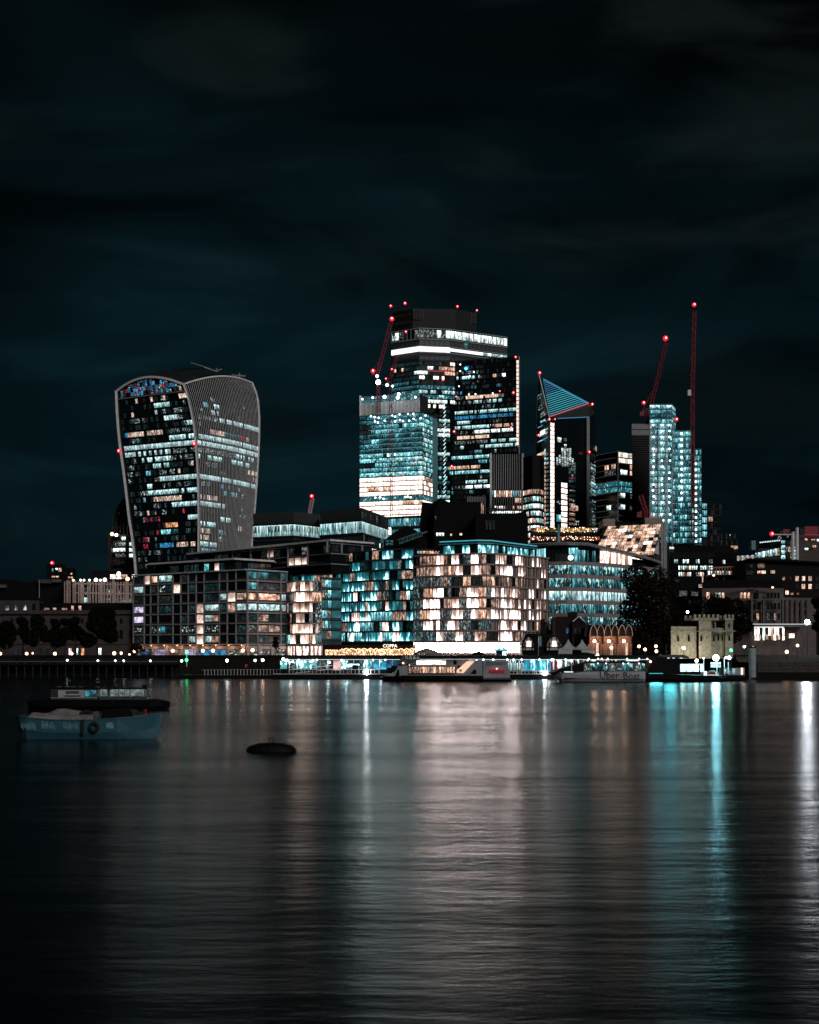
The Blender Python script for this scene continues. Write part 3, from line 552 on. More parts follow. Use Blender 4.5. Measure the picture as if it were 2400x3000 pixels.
# ------------------------------------------------------------------ office tower under construction
def eight():
    B = Bld('office_tower', 'glass office tower, teal above and peach below, with a louvred plant storey', 1238, 1050, 'tower', seed=6)
    pl = [(1054, 1068), (1238, 1050), (1267, 1070)]; B.body(pl, 205.0, 'steel_dk', 30)
    q = z14.x; R = {}
    def row(k, *a): R[k] = [(q(x0), q(x1), mt, pr) for x0, x1, mt, pr in a]
    row(0, (60, 200, 'teald', 1), (190, 910, 'spot', 1), (905, 1090, 'spot', 1)); row(1, (60, 200, 'teald', 1), (190, 910, 'spot', 1), (905, 1090, 'tealb', 1)); row(2, (60, 200, 'dim', 1), (200, 580, 'teal', .95), (580, 830, 'tealb', .9), (830, 910, 'cool', 1))
    row(3, (60, 200, 'dim', 1), (200, 640, 'teal', 1), (640, 910, 'teald', 1)); row(4, (60, 910, 'teald', 1), (500, 910, 'teal', .5)); row(5, (60, 910, 'teald', 1), (200, 300, 'tealb', 1), (500, 700, 'teal', .5)); row(6, (60, 910, 'teald', 1), (110, 300, 'teal', .6)); row(7, (60, 910, 'teald', 1))
    row(8, (60, 400, 'tealb', 1), (400, 590, 'cool', .6), (500, 760, 'tealb', 1), (760, 910, 'teal', 1)); row(9, (60, 910, 'tealb', 1), (510, 910, 'cool', .35)); row(10, (60, 250, 'dimt', 1), (250, 520, 'tealb', 1), (520, 760, 'teal', 1), (760, 910, 'cool', .9)); row(11, (60, 910, 'teal', 1), (700, 910, 'tealb', .8)); row(12, (60, 910, 'tealb', 1), (60, 910, 'cool', .4))
    for k in range(2, 13): R[k].append((q(907), q(1090), ['cool', 'tealb', 'mix', 'teal'], 1))
    for k in range(13, 17): R[k] = [(1000, q(907), 'peach', 1), (q(907), 1400, ['peach', 'warm', 'curtd'], 1)]
    R[15].append((q(180), q(490), 'warm', .8))
    R[17] = [(1000, 1400, 'spot', 1)]
    for k in range(18, 22): R[k] = [(1000, 1400, 'peach', 1)]
    R[18].append((q(630), q(890), 'warm', .8)); R[22] = [(1000, 1400, 'dim', 1)]; R[23] = [(1000, 1400, 'spot', 1)]; R[24] = [(1000, 1400, 'spot', 1)]; R[25] = [(1000, 1400, 'teald', 1)]
    B.face(pl, 204.9, 4.02, 28, 22, R, 'dim', slab=(.75, .45, 'steel_dk'), wf=(.10, .92), bf=(.03, .97))
    # thin light line on top of the dim floors
    for k in range(3, 9):
        m = MB(); z = 204.9 - k * 4.02 - .55; a = V((*G((1080, 1064.8)), z)); b = V((*G((1236, 1049.4)), z)); m.bar(a + V((0, -.6, 0)), b + V((0, -.6, 0)), .12, 'strip_t'); m.build('ceiling_light', B.o)
    # core wall on the right
    m = MB(); m.prism([G((1267.3, 1062)), G((1281, 1066)), G((1283, 1090)), G((1268, 1086))], GZ - .3, z14.Z(440, 1065), 'tealsteel'); m.build('core_wall', B.o)
    # set-back plant storey
    pu = [(1057, 1072), (1231, 1056), (1255, 1078)]; zt, zm, zb = z14.Z(120, 1062), z14.Z(208, 1062), 205.0
    B.body(pu, zt, 'steel_dk', 22, z0=zb, name='plant_storey')
    B.face(pu[:2], zt, (zt - zm) / 2, 2, 18, {0: [(1050, 1232, 'spot', .9)], 1: [(1050, 1232, 'spot', .9)]}, 'teald', slab=(.4, .4, 'steel_g'))
    for i in range(44):
        t = (i + .5) / 44; a = V((*G(pu[0]), 0)).lerp(V((*G(pu[1]), 0)), t); m = MB(); m.obox(a, V((.99, -.1, 0)), V((-.1, -.99, 0)), -.38, .38, .05, .8, zb + 1, zm, 'steel_w'); m.build('louvre_slat', B.o)
    m = MB(); a = V((*G(pu[0]), 0)); m.obox(a, V((1, 0, 0)), V((0, -1, 0)), -1, .6, -.4, 1.2, zb, zt + 1, 'steel_w'); m.build('corner_post', B.o)
    # flood lamps of the site
    for zx, zy, r in ((398, 150, 1.5), (590, 110, 1.3), (240, 160, .9), (575, 160, 1.4), (815, 155, .9), (100, 180, .8)):
        m = MB(); m.ball(z14.P(zx, zy, 1053), r, 'bulb_c', 8); m.build('site_lamp', B.o)
    for zx, zy in ((215, 410), (265, 420), (320, 430), (270, 480), (310, 495), (400, 470), (500, 400), (540, 415), (600, 385), (715, 380), (785, 378), (540, 480), (605, 460), (645, 475), (730, 470), (790, 445), (885, 435), (950, 400), (445, 940), (540, 925), (275, 1505), (340, 1500), (385, 1520), (680, 1495), (710, 1490), (750, 1500)):
        m = MB(); m.ball(z14.P(zx, zy, 1047 + (1238 - z14.x(zx)) * .1), .75, 'bulb_c', 6); m.build('site_lamp', B.o)
    B.finish()
eight()

# ------------------------------------------------------------------ wedge tower with diagonal bracing
def cheese():
    B = Bld('braced_tower', 'dark diagonally braced tower with a lit strip up its right edge', 1420, 1085, 'tower', seed=8)
    zt = z15.Z(50, 1085); B.body([(1333, 1095), (1514, 1076), (1523, 1090)], zt, 'dk', 40)
    B.body([(1318, 1098), (1340, 1094)], z15.Z(600, 1095), 'dk', 30, name='lower_wall')
    q = z15.x; R = {}
    def row(k, *a): R[k] = [(q(x0), q(x1), mt, pr) for x0, x1, mt, pr in a]
    row(1, (300, 400, 'blue', .7)); row(2, (240, 500, 'mix', .3)); row(3, (245, 520, 'cool', .75), (680, 720, 'warm', .8), (780, 830, 'white', .8)); row(4, (300, 390, 'dimt', 1)); row(5, (400, 480, 'teald', .7), (720, 780, 'teald', .7)); row(6, (240, 300, 'blue', .6)); row(7, (250, 360, 'mix', .8), (350, 745, 'peachd', 1), (745, 830, 'mix', .8)); row(8, (220, 740, 'mix', .7), (400, 830, 'cool', .45))
    row(9, (550, 730, 'mix', .7)); row(10, (215, 965, 'cool', .95)); row(11, (230, 915, 'blue', .95)); row(12, (235, 415, 'cool', .85), (690, 780, 'mix', .6)); row(13, (215, 665, 'cool', .95), (690, 920, 'warm', .7)); row(14, (430, 920, 'white', .9), (260, 420, 'mix', .6)); row(15, (245, 645, 'peachd', 1), (740, 870, 'dim', .7)); row(16, (200, 610, 'mix', .9), (660, 970, 'cool', .85)); row(17, (285, 360, 'cool', .9), (520, 970, 'cool', .75)); row(18, (455, 580, 'teal', .8), (670, 725, 'cool', .9))
    row(19, (185, 660, 'tealb', .9), (190, 660, 'cool', .35)); row(20, (490, 650, 'teal', .8)); row(21, (140, 520, 'warm', .8)); row(22, (160, 650, 'tealb', .85), (300, 650, 'cool', .35)); row(23, (530, 620, 'mix', .6)); row(24, (355, 650, 'cool', .9)); row(25, (170, 350, 'mix', .8), (355, 650, 'white', .85)); row(26, (170, 200, 'teal', .8), (400, 430, 'teal', .6))
    B.face([(1333, 1095), (1514, 1076)], 257.6, 4.3, 28, 34, R, ['dk', 'dk', 'dk', 'dim'], bf=(.04, .96), wf=(.2, .84), slab=(.4, .35, 'black'))
    B.face([(1318, 1098), (1333.5, 1095)], 257.6 - 15 * 4.3, 4.3, 13, 3, {k - 15: v for k, v in R.items() if k >= 15}, 'dk', wf=(.2, .84))
    B.face([(1514.4, 1076.4), (1523, 1090)], 257.6, 4.3, 19, 2, {13: [(0, 3000, 'cool', 1)], 14: [(0, 3000, 'cool', 1)], 16: [(0, 3000, 'cool', 1)], 17: [(0, 3000, 'teal', 1)]}, 'dk')
    for i in range(21):                           # lift strip: bright slots between dark landings
        m = MB(); y0 = 60 + i * 49.5; m.obox(z15.P(968, y0 + 44, 1074.5), V((1, 0, 0)), V((0, -1, 0)), 0, 2.0, 0, .4, 0, z15.Z(y0 + 5, 1074.5) - z15.Z(y0 + 44, 1074.5), 'strip_p'); m.build('lift_light', B.o)
    m = MB()
    m.obox(z15.P(994, 60, 1074.5), V((1, 0, 0)), V((0, -1, 0)), 0, .9, -.2, 1.0, -160, 3, 'steel_g'); m.build('corner_post', B.o)
    for a, b in (((470, 80), (395, 340)), ((280, 180), (315, 430)), ((340, 500), (300, 640)), ((340, 500), (372, 640)), ((575, 490), (535, 640)), ((575, 490), (610, 640)), ((822, 480), (785, 600)), ((372, 640), (440, 990)), ((535, 640), (460, 820)), ((610, 640), (660, 990)), ((760, 640), (680, 900)), ((860, 640), (890, 800)), ((440, 900), (395, 1080)), ((440, 900), (480, 1080))):
        m = MB(); D = lerp(1095, 1076, (z15.x((a[0] + b[0]) / 2) - 1333) / 181) - 1.0; m.bar(z15.P(*a, D), z15.P(*b, D), .75, 'black'); m.build('brace', B.o)
    for zx, zy, r in ((957, 25, 1.2), (235, 505, 1.0), (930, 458, 1.1), (210, 930, 1.0), (902, 882, 1.0), (180, 1355, 1.2), (765, 440, .6)): beacon(B.o, z15.P(zx, zy, 1074), r, mast=1)
    for zx, zy in ((355, 165),): m = MB(); m.ball(z15.P(zx, zy, 1084), 1.3, 'bulb_b', 8); m.build('site_lamp', B.o)
    for zx, zy in ((285, 115), (285, 195), (450, 205), (270, 380), (390, 480), (470, 475), (680, 465), (930, 430), (330, 270), (400, 255), (815, 250)): m = MB(); m.ball(z15.P(zx, zy, 1078), .7, 'bulb_w', 6); m.build('lamp', B.o)
    B.finish()
lit('peachd', (.12, .06, .03), (.75, .46, .32), (1, .78, .62), 1.1, sx=4, p=(.3, .45, .62))
glow('bulb_b', (.1, .55, .95), 4.0, False); glow('bulb_w', (1, .95, .9), 3.0, False)
cheese()

# ------------------------------------------------------------------ ribbed dark tower and its neighbours
def ribbed():
    B = Bld('ribbed_tower', 'dark ribbed tower with pale corner columns and warm lit rows at its foot', 1484, 930, 'tower', seed=9)
    zt = z15.Z(1200, 930); B.body([(1436, 930), (1532, 930)], zt, 'black', 22)
    for i in range(14):
        m = MB(); px = lerp(1441, 1528, i / 13); m.obox(V((X(px, 930), 930, 0)), V((1, 0, 0)), V((0, -1, 0)), -.28, .28, 0, .7, GZ, zt - .4, 'steel_g'); m.build('rib', B.o)
    for px in (1435.5, 1529.5):
        m = MB(); m.obox(V((X(px, 930), 930, 0)), V((1, 0, 0)), V((0, -1, 0)), 0, 1.3, -.5, 1.2, GZ, zt + .3, 'steel_w'); m.build('corner_column', B.o)
    for i in range(13):
        a, b = 1442.5 + 6.7 * i, 1447.0 + 6.7 * i
        B.pane(a, b, z15.y(1648), z15.y(1725), 930, B.R.choice(['warm', 'curtd', 'peach', 'teal', 'warm']), d=.3)
        if i > 9: B.pane(a, b, z15.y(1738), z15.y(1795), 930, 'warm', d=.3)
        B.pane(a, b, z15.y(1835), z15.y(1870), 930, B.R.choice(['warm', 'white', 'dim']), d=.3)
        B.pane(a, b, z15.y(1898), z15.y(1925), 930, 'white', d=.3)
    m = MB(); m.prism([G((1366, 935)), G((1435, 932)), G((1435, 950)), G((1366, 952))], GZ - .3, z15.Z(1720, 934), 'black'); m.build('low_wing', B.o)
    for i in range(14):
        px = 1370 + i * 4.8; m = MB(); m.obox(V((X(px, 933), 933.4, 0)), V((1, 0, 0)), V((0, -1, 0)), -.3, .3, 0, .9, GZ, z15.Z(1722, 933), 'steel_g'); m.build('rib', B.o)
        if px > 1407: B.pane(px + 1, px + 3.6, z15.y(1790 + B.R.random() * 60), z15.y(1925), 932.9, B.R.choice(['curtd', 'dim', 'warm']), d=.2)
    B.finish()
    B = Bld('curved_office', 'rounded dark office with closely lit white rows beside the ribbed tower', 1570, 860, 'office', seed=10)
    pl = [(1533, 872), (1560, 861), (1582, 862), (1594, 870)]; B.body(pl, z3.Z(1310, 862), 'black', 25)
    zt = z3.Z(1578, 862); B.face(pl, zt, 4.95, 8, 12, {0: [(0, 3000, ['warm', 'peach', 'curtd'], 1)], 1: [(0, 3000, ['mix', 'cool', 'warm'], 1)], **{k: [(0, 3000, ['white', 'cool', 'warm'], .97)] for k in range(2, 8)}}, 'dk', wf=(.25, .88), bf=(.08, .9), slab=(1.2, .5, 'black'), mull=(.25, .3, 'steel_dk'))
    B.finish()
ribbed()

# ------------------------------------------------------------------ slanted tower with a blue louvred triangle
def scalpel():
    B = Bld('slanted_tower', 'pointed slanted tower topped by a blue lit triangle of louvres', 1610, 900, 'tower', seed=12); O = B.o
    q = z16.P; A = q(78, 150, 930); Mt = q(200, 652, 900); T1 = q(655, 488, 940); Ct = q(668, 648, 930); Ft = q(735, 600, 955)
    dn = lambda p, x, D: V((z16.X(x, D), D, GZ - .3))
    Lm = q(40, 1080, 930); Lb = dn(0, 30, 930); Mb = dn(0, 200, 900); Cb = dn(0, 668, 930); Fb = dn(0, 788, 955); Bk = V((Fb.x - 5, 990, GZ - .3)); BkL = V((Lb.x + 3, 980, GZ - .3)); BkT = V((Ft.x, 985, Ft.z)); BkLT = V((A.x + 2, 965, A.z - 10))
    m = MB(); m.poly([Lb, Mb, Mt, A, Lm], 'dk'); m.poly([Mb, Cb, Ct, Mt], 'dk'); m.poly([Cb, Fb, Ft, Ct], 'dk'); m.poly([Fb, Bk, BkT, Ft], 'steel_dk'); m.poly([Bk, BkL, BkLT, BkT], 'steel_dk'); m.poly([BkL, Lb, Lm, A, BkLT], 'steel_dk'); m.poly([A, Mt, T1, BkT, BkLT], 'black'); m.poly([Mt, Ct, Ft, T1], 'louvre'); m.poly([T1, Ft, BkT], 'steel_dk')
    m.build('wall', O)
    T0, T2 = q(120, 200, 926), q(207, 640, 902)
    for i in range(18):
        t = .07 + .93 * i / 17; a, b = T0.lerp(T2, t) + V((0, -.8, 0)), T0.lerp(T1, t) + V((0, -.8, 0)); m = MB(); m.bar(a, b, .30, 'blue_line' if i < 7 else 'teal_line'); m.build('louvre_slat', O)
    m = MB(); m.bar(T0, T1 + V((0, -.8, 0)), .7, 'blue_line'); m.bar(T0, T2, .55, 'black'); m.build('triangle_frame', O)
    m = MB(); m.bar(T2 + V((0, -1, 0)), T1 + V((0, -1, 0)), .5, 'pink_line'); m.build('red_edge', O)
    m = MB(); m.bar(A, Lm, .42, 'steel_w'); m.bar(A, Mt, .42, 'steel_w'); m.build('edge_trim', O)
    m = MB(); m.bar(Mt + V((.2, -.3, 0)), V((Mt.x + .2, Mt.y - .3, 20)), .4, 'bronze'); m.build('edge_trim', O)
    m = MB(); m.obox(q(635, 652, 926), V((1, 0, 0)), V((0, -1, 0)), 0, 2.1, -1, 1.0, -190, 0, 'steel_g'); m.build('corner_column', O)
    m = MB(); m.bar(q(300, 662, 905), q(660, 645, 926), .35, 'blue_line'); m.build('edge_trim', O)
    def D_(x): return lerp(900, 930, (x - 200) / 468) if x > 200 else lerp(930, 900, (x - 40) / 160)
    def pn(x0, x1, y0, y1, mat, d=.5): B.pane(z16.x(x0), z16.x(x1), z16.y(y0), z16.y(y1), D_(x0), mat, D_(x1), d)
    for i in range(25):
        y = 716 + i * 50
        pn(206, 250, y, y + 42, 'peach')
        if i > 5: pn(148, 164, y + 4, y + 40, 'warm' if i > 8 else 'cool')
        if i > 6: pn(170, 196, y + 8, y + 34, B.R.choice(['dim', 'teald', 'teal', 'mottle']))
    for y, x0 in ((378, 68), (410, 74), (505, 80), (545, 78)): pn(x0, x0 + 50, y, y + 18, 'mix')
    pn(100, 160, 585, 640, 'mottle'); pn(100, 160, 680, 705, 'tealb'); pn(70, 130, 750, 766, 'teal'); pn(98, 158, 800, 850, 'peach'); pn(70, 190, 905, 920, 'teal'); pn(62, 164, 1060, 1095, 'peachd'); pn(90, 140, 855, 870, 'tealb'); pn(120, 190, 790, 806, 'cool')
    pn(285, 333, 885, 940, 'white'); pn(362, 395, 895, 930, 'mottle'); pn(365, 395, 965, 990, 'white')
    for i in range(7):
        x = 275 + i * 30; t = [1120, 1090, 1010, 1000, 1015, 1010, 1130][i]; b = [1210, 1200, 1220, 1225, 1225, 1170, 1190][i]
        y = t
        while y < b: pn(x, x + 22, y, min(b, y + 44), 'reflectw'); y += 50  # reflections on the dark glass, painted as glowing panes
    for i in range(3):
        for k in range(7): pn(420 + i * 28, 444 + i * 28, 1180 + k * 34, 1208 + k * 34, B.R.choice(['mottle', 'mottle', 'reddot', 'teald', 'dim']))  # patchy reflections put in as glowing colour
    for k in range(8): pn(333, 402, 1418 + k * 68, 1470 + k * 68, 'peach')
    for k in range(9): pn(425, 495, 1440 + k * 55, 1470 + k * 55, B.R.choice(['mix', 'dim', 'mottle', 'curtd']))
    pn(440, 530, 1680, 1740, 'warm'); pn(278, 328, 1620, 1665, 'mix'); pn(278, 328, 1790, 1870, 'tealb'); pn(500, 540, 1860, 1910, 'mix')
    for k in range(22):
        y = 1000 + k * 42; x0 = 676 + k * .6; B.pane(z16.x(x0), z16.x(x0 + 70 + k), z16.y(y), z16.y(y + 30), 932, B.R.choice(['dk', 'teald', 'mix', 'teal', 'mottle', 'cool'] if k > 4 else ['dk', 'dk', 'dim']), 954, .4)
    B.pane(z16.x(710), z16.x(748), z16.y(1175), z16.y(1240), 945, 'peachd', 953, .6); B.pane(z16.x(728), z16.x(744), z16.y(990), z16.y(1045), 945, 'peachd', 953, .6)
    for zx, zy, r, D in ((85, 130, 1.2, 929), (700, 497, 1.3, 945), (198, 672, 1.1, 898), (665, 1055, 1.2, 924), (72, 858, .9, 926), (265, 672, .6, 903)): beacon(O, q(zx, zy, D), r, mast=1.5)
    B.finish()
glow('blue_line', (.05, .25, .45), .7, False); lit('reflectw', (.01, .015, .016), (.35, .42, .42), (.85, .92, .92), 1.1, sx=1.5, sy=3, curtain=.3, p=(.4, .5, .6))
scalpel()

def rights():
    B = Bld('striped_office', 'dark glass office tower with thin grey floor lines and two teal lit floors', 1810, 852, 'tower', seed=14)
    pl = [(1746, 870), (1811, 852), (1852, 860)]; zt = z16.Z(1045, 852); B.body(pl, zt, 'black', 24)
    q = z16.x
    R = {0: [(q(1005), q(1170), 'louvw', 1)], 1: [(q(1005), q(1170), 'louvw', 1)], 2: [(q(835), q(985), 'warm', .7), (q(1140), q(1170), 'warm', 1)], 3: [(q(835), q(965), 'mix', .9), (q(1040), q(1100), 'white', .9), (q(1140), q(1170), 'warm', 1)], 5: [(q(750), q(1170), 'spot', 1)], 6: [(q(750), q(1170), 'spot', 1)], 7: [(q(1040), q(1095), 'white', .9), (q(1015), q(1035), 'mix', 1), (q(1140), q(1170), 'mix', 1)], 9: [(q(875), q(915), 'white', .9), (q(1040), q(1095), 'white', .9), (q(1015), q(1035), 'mix', 1), (q(1140), q(1170), 'mix', 1)]}
    B.face(pl, zt - .2, 3.92, 15, 16, R, 'dk', slab=(.42, .4, 'steel_w'), wf=(.12, .9), mull=(.12, .2, 'steel_dk'))
    for p_, d in ((1811, 851.4),): m = MB(); m.obox(V((X(p_, d), d, 0)), V((1, 0, 0)), V((0, -1, 0)), -.4, .4, -.3, .5, GZ, zt + .3, 'steel_g'); m.build('corner_post', B.o)
    B.finish()
    B = Bld('plain_tower', 'plain black slab tower with a pale grey cap left of the teal lit scaffolded tower', 1877, 885, 'tower', seed=15)
    zt = z3.Z(1052, 885); B.body([(1851, 885), (1904, 885)], zt, 'black', 24)
    for a, b in ((1056, 1100), (1106, 1148)): m = MB(); m.obox(V((X(1851, 884.8), 884.8, 0)), V((1, 0, 0)), V((0, -1, 0)), 0, X(1904, 884.8) - X(1851, 884.8), 0, .5, z3.Z(b, 885), z3.Z(a, 885), 'conc'); m.build('cap_panel', B.o)
    for k in range(38): m = MB(); z = z3.Z(1160 + k * 18, 885); m.obox(V((X(1852, 884.9), 884.9, 0)), V((1, 0, 0)), V((0, -1, 0)), 0, X(1903, 884.9) - X(1852, 884.9), 0, .3, z, z + .9, 'steel_dk'); m.build('louvre', B.o)
    B.finish()
    # three teal lit stepped towers
    B = Bld('lit_service_tower', 'tallest of the teal lit stepped towers, bright stacked rooms and a box on its top', 1937, 820, 'tower', seed=16)
    zt = z3.Z(1050, 820); pl = [(1903.5, 820), (1970.5, 822)]; B.body(pl, zt, 'steel_dk', 20)
    R = {k: [(0, 1929, ['teal', 'tealb', 'spot', 'pinkt', 'teald'], 1), (1929, 1932, 'tealb', 1), (1932, 1952, ['cool', 'spot', 'tealb'], 1), (1952, 3000, ['teal', 'spot', 'tealb', 'teald'], 1)] for k in range(20)}
    B.face(pl, zt, 3.86, 20, 9, R, 'teal', slab=(.7, .5, 'tealsteel'), mull=(.35, .45, 'steel_g'), wf=(.14, .9), bf=(.08, .92))
    for px in (1903.8, 1928.5, 1951.5, 1970): m = MB(); m.obox(V((X(px, 819.6), 819.6, 0)), V((1, 0, 0)), V((0, -1, 0)), -.3, .3, -.3, .9, GZ, zt + .2, 'steel_g'); m.build('riser_pipe', B.o)
    pc = [(1903.5, 822), (1968, 822), (1979, 836)]; zc = z3.Z(898, 822); B.body(pc, zc, 'steel_dk', 14, z0=zt, name='plant_box')
    B.face(pc, zc, (zc - zt) / 4, 4, 9, {0: [(0, 3000, ['cool', 'tealb'], 1)], 1: [(0, 3000, 'teal', 1)], 2: [(0, 3000, 'teald', 1)], 3: [(0, 3000, 'tealb', 1)]}, 'teal', slab=(.35, .5, 'tealsteel'))
    B.face([(1970.8, 822.4), (1978, 836)], z3.Z(1010, 830), 3.86, 3, 2, {}, 'teal', slab=(.5, .3, 'tealsteel'))
    for k in range(17):
        for px in (1915, 1941, 1962):
            if B.R.random() < .8: m = MB(); m.ball(V((X(px + B.R.uniform(-2, 2), 818.6), 818.6, zt - 3.86 * k - 1.4)), .62, 'bulb_c', 6); m.build('lamp', B.o)
    beacon(B.o, z3.P(1222, 1018, 826), 1.0); B.finish()
    B = Bld('lit_service_tower', 'middle of the teal lit stepped towers with a column of lamps down its centre', 1998, 830, 'tower', seed=17)
    zt = z3.Z(1112, 830); pl = [(1971, 832), (2025, 830)]; B.body(pl, zt, 'steel_dk', 20)
    B.face(pl, zt, 3.9, 19, 7, {k: [(0, 3000, ['teal', 'tealb', 'teald'] if k % 3 else ['tealb', 'teal'], 1)] for k in range(20)}, 'teal', slab=(.8, .5, 'tealsteel'), mull=(.25, .35, 'steel_g'), bf=(.03, .97))
    for k in range(19): m = MB(); m.ball(V((X(1997.5, 829), 829, zt - 3.9 * k - 1.9)), .75, 'bulb_c', 6); m.build('lamp', B.o)
    B.face([(1972, 830), (2056, 824)], z3.Z(1690, 828), 3.9, 7, 12, {k: [(0, 3000, ['teal', 'tealb', 'teald', 'teald'], 1)] for k in range(8)}, 'teal', slab=(.5, .4, 'steel_dk'), mull=(.3, .35, 'steel_dk'), name='lower_window')
    B.finish()
    B = Bld('lit_service_tower', 'lowest of the teal lit stepped towers beside the tall red crane mast', 2042, 826, 'tower', seed=18)
    zt = z3.Z(1262, 826); pl = [(2033, 827), (2055.5, 826)]; B.body([(2025.5, 828), (2055.5, 826)], zt, 'steel_dk', 20)
    B.face(pl, zt, 3.9, 16, 4, {k: [(0, 3000, ['tealb', 'teal', 'teald'], 1)] for k in range(16)}, 'teal', slab=(.7, .4, 'tealsteel'), mull=(.25, .3, 'steel_dk'))
    for k in range(2, 16): m = MB(); m.ball(V((X(2039.5, 824), 824, zt - 3.9 * k - 1.9)), .7, 'bulb_c', 6); m.build('lamp', B.o)
    m = MB(); m.prism([G((2056, 828)), G((2072, 832)), G((2074, 850)), G((2056, 846))], GZ - .3, z3.Z(1690, 830), 'steel_dk'); m.build('side_wing', B.o)
    B.face([(2057, 827.8), (2071.5, 831.6)], z3.Z(1692, 830), 4.6, 5, 3, {k: [(0, 3000, 'tealb', .8)] for k in range(6)}, 'teal', wf=(.1, .85), bf=(.12, .88), slab=(.6, .3, 'steel_dk'))
    B.finish()
    B = Bld('dark_block', 'narrow dark tower with a few amber windows right of the teal lit towers', 2095, 850, 'tower', seed=19)
    zt = z3.Z(1698, 850); B.body([(2076, 850), (2114, 850)], zt, 'steel_dk', 18)
    B.face([(2076, 850), (2114, 850)], zt, 4.3, 13, 6, {k: [(2078, 2098, 'warm', .8), (2100, 2112, 'curtd', .6)] for k in (2, 9, 10)}, ['dk', 'dim', 'dk'], slab=(.5, .3, 'black'))
    B.finish()
    B = Bld('dark_block', 'lower dark block with an amber lit top corner far right behind the offices', 2136, 800, 'building', seed=20)
    B.body([(2112, 800), (2162, 800)], z9.Z(160, 800), 'black', 18); B.face([(2112, 800), (2162, 800)], z9.Z(165, 800), 4, 10, 10, {}, ['dk', 'dk', 'dim']); B.pane(z9.x(712), z9.x(790), z9.y(310), z9.y(346), 800, 'peachd', d=.5); B.pane(z9.x(698), z9.x(706), z9.y(182), z9.y(192), 800, 'white', d=.5); B.finish()
lit('louvw', (.3, .26, .2), (1, .88, .72), (1, .95, .85), 1.4, sx=.6, curtain=.9, p=(.3, .45, .6)); lit('pinkt', (.03, .06, .07), (.25, .25, .28), (.9, .75, .8), 1.1, sx=3)
rights()

# ------------------------------------------------------------------ cranes
def crane(name, label, D, mast, jib, w=1.6, counter=None, cab=None, beacons=(), mat='redpaint', base_z=None):
    o = thing(name, label, 'crane', tuple(P(mast[0][0], mast[0][1], D)))
    m = MB(); m.lattice(P(*mast[0], D), P(*mast[1], D), w, mat, 14, .26); m.build('mast', o)
    m = MB(); n = max(8, int((P(*jib[1], D) - P(*jib[0], D)).length / (w * 1.3))); m.lattice(P(*jib[0], D), P(*jib[1], D), w, mat, n, .26); m.build('jib', o)
    if counter: m = MB(); m.box(X(counter[0], D), X(counter[1], D), D - 1.5, D + 1.5, Z(counter[3], D), Z(counter[2], D), mat); m.build('counterweight', o)
    if counter: m = MB(); m.bar(P((counter[0] + counter[1]) / 2, counter[2], D), P(*mast[1], D), .4, mat); m.bar(P((counter[0] + counter[1]) / 2, counter[2], D), P(*jib[0], D).lerp(P(*jib[1], D), .35), .15, mat); m.build('counter_jib', o)
    if cab: m = MB(); m.box(X(cab[0], D), X(cab[1], D), D - 1.2, D + .8, Z(cab[3], D), Z(cab[2], D), 'steel_w'); m.build('cab', o)
    for (px, py, r) in beacons: beacon(o, P(px, py, D - 1.5), r, mast=.5)
    return o
crane('tower_crane', 'red luffing crane on the teal office tower beside the brightest lamp', 1062, [(z2.x(275), z2.y(1070)), (z2.x(272), z2.y(800))], [(z2.x(262), z2.y(740)), (z2.x(392), z2.y(240))], 2.4, beacons=((z2.x(395), z2.y(228), 1.7), (z2.x(225), z2.y(698), 1.5), (z2.x(342), z2.y(768), 1.0)), counter=(z2.x(212), z2.x(235), z2.y(690), z2.y(735)))
crane('tower_crane', 'slim red crane rising up the middle of the teal office tower front', 1044, [(z2.x(390), z2.y(2010)), (z2.x(382), z2.y(800))], [(z2.x(375), z2.y(770)), (z2.x(440), z2.y(568))], 2.0, beacons=((z2.x(395), z2.y(683), 1.0),), counter=(z2.x(345), z2.x(365), z2.y(780), z2.y(812)))
crane('tower_crane', 'leaning red crane above the plain black slab tower', 845, [(z3.x(985), z3.y(1060)), (z3.x(985), z3.y(930))], [(z3.x(1020), z3.y(890)), (z3.x(1138), z3.y(400))], 1.9, counter=(z3.x(925), z3.x(960), z3.y(958), z3.y(995)), beacons=((z3.x(1134), z3.y(362), 1.5), (z3.x(957), z3.y(884), 1.2)))
crane('tower_crane', 'tallest upright red crane beside the stepped teal lit towers', 822, [(z3.x(1355), z3.y(2000)), (z3.x(1352), z3.y(850))], [(z3.x(1350), z3.y(870)), (z3.x(1367), z3.y(140))], 1.9, cab=(z3.x(1312), z3.x(1338), z3.y(782), z3.y(828)), beacons=((z3.x(1366), z3.y(90), 1.5),))
crane('tower_crane', 'small red crane in front of the black slab tower above the sloped glass roof', 800, [(z3.x(970), z3.y(1830)), (z3.x(972), z3.y(1760))], [(z3.x(975), z3.y(1770)), (z3.x(932), z3.y(1635))], 2.4, counter=(z3.x(905), z3.x(940), z3.y(1770), z3.y(1815)))
solid('pinkpaint', (.6, .35, .34), .5)
crane('tower_crane', 'short pale crane jib with red tip standing over the low teal lit offices', 660, [(z13.x(640), z13.y(215)), (z13.x(640), z13.y(180))], [(z13.x(640), z13.y(180)), (z13.x(665), z13.y(60))], 1.5, beacons=((z13.x(658), z13.y(42), .8),), mat='pinkpaint')
t = thing('flood_lamp', 'star bright white and teal work lamp on the crane above the teal office tower', 'lamp', tuple(z2.P(272, 830, 1048)))
m = MB(); m.ball(z2.P(272, 800, 1047), 1.9, 'star_l', 12); m.build('globe', t)
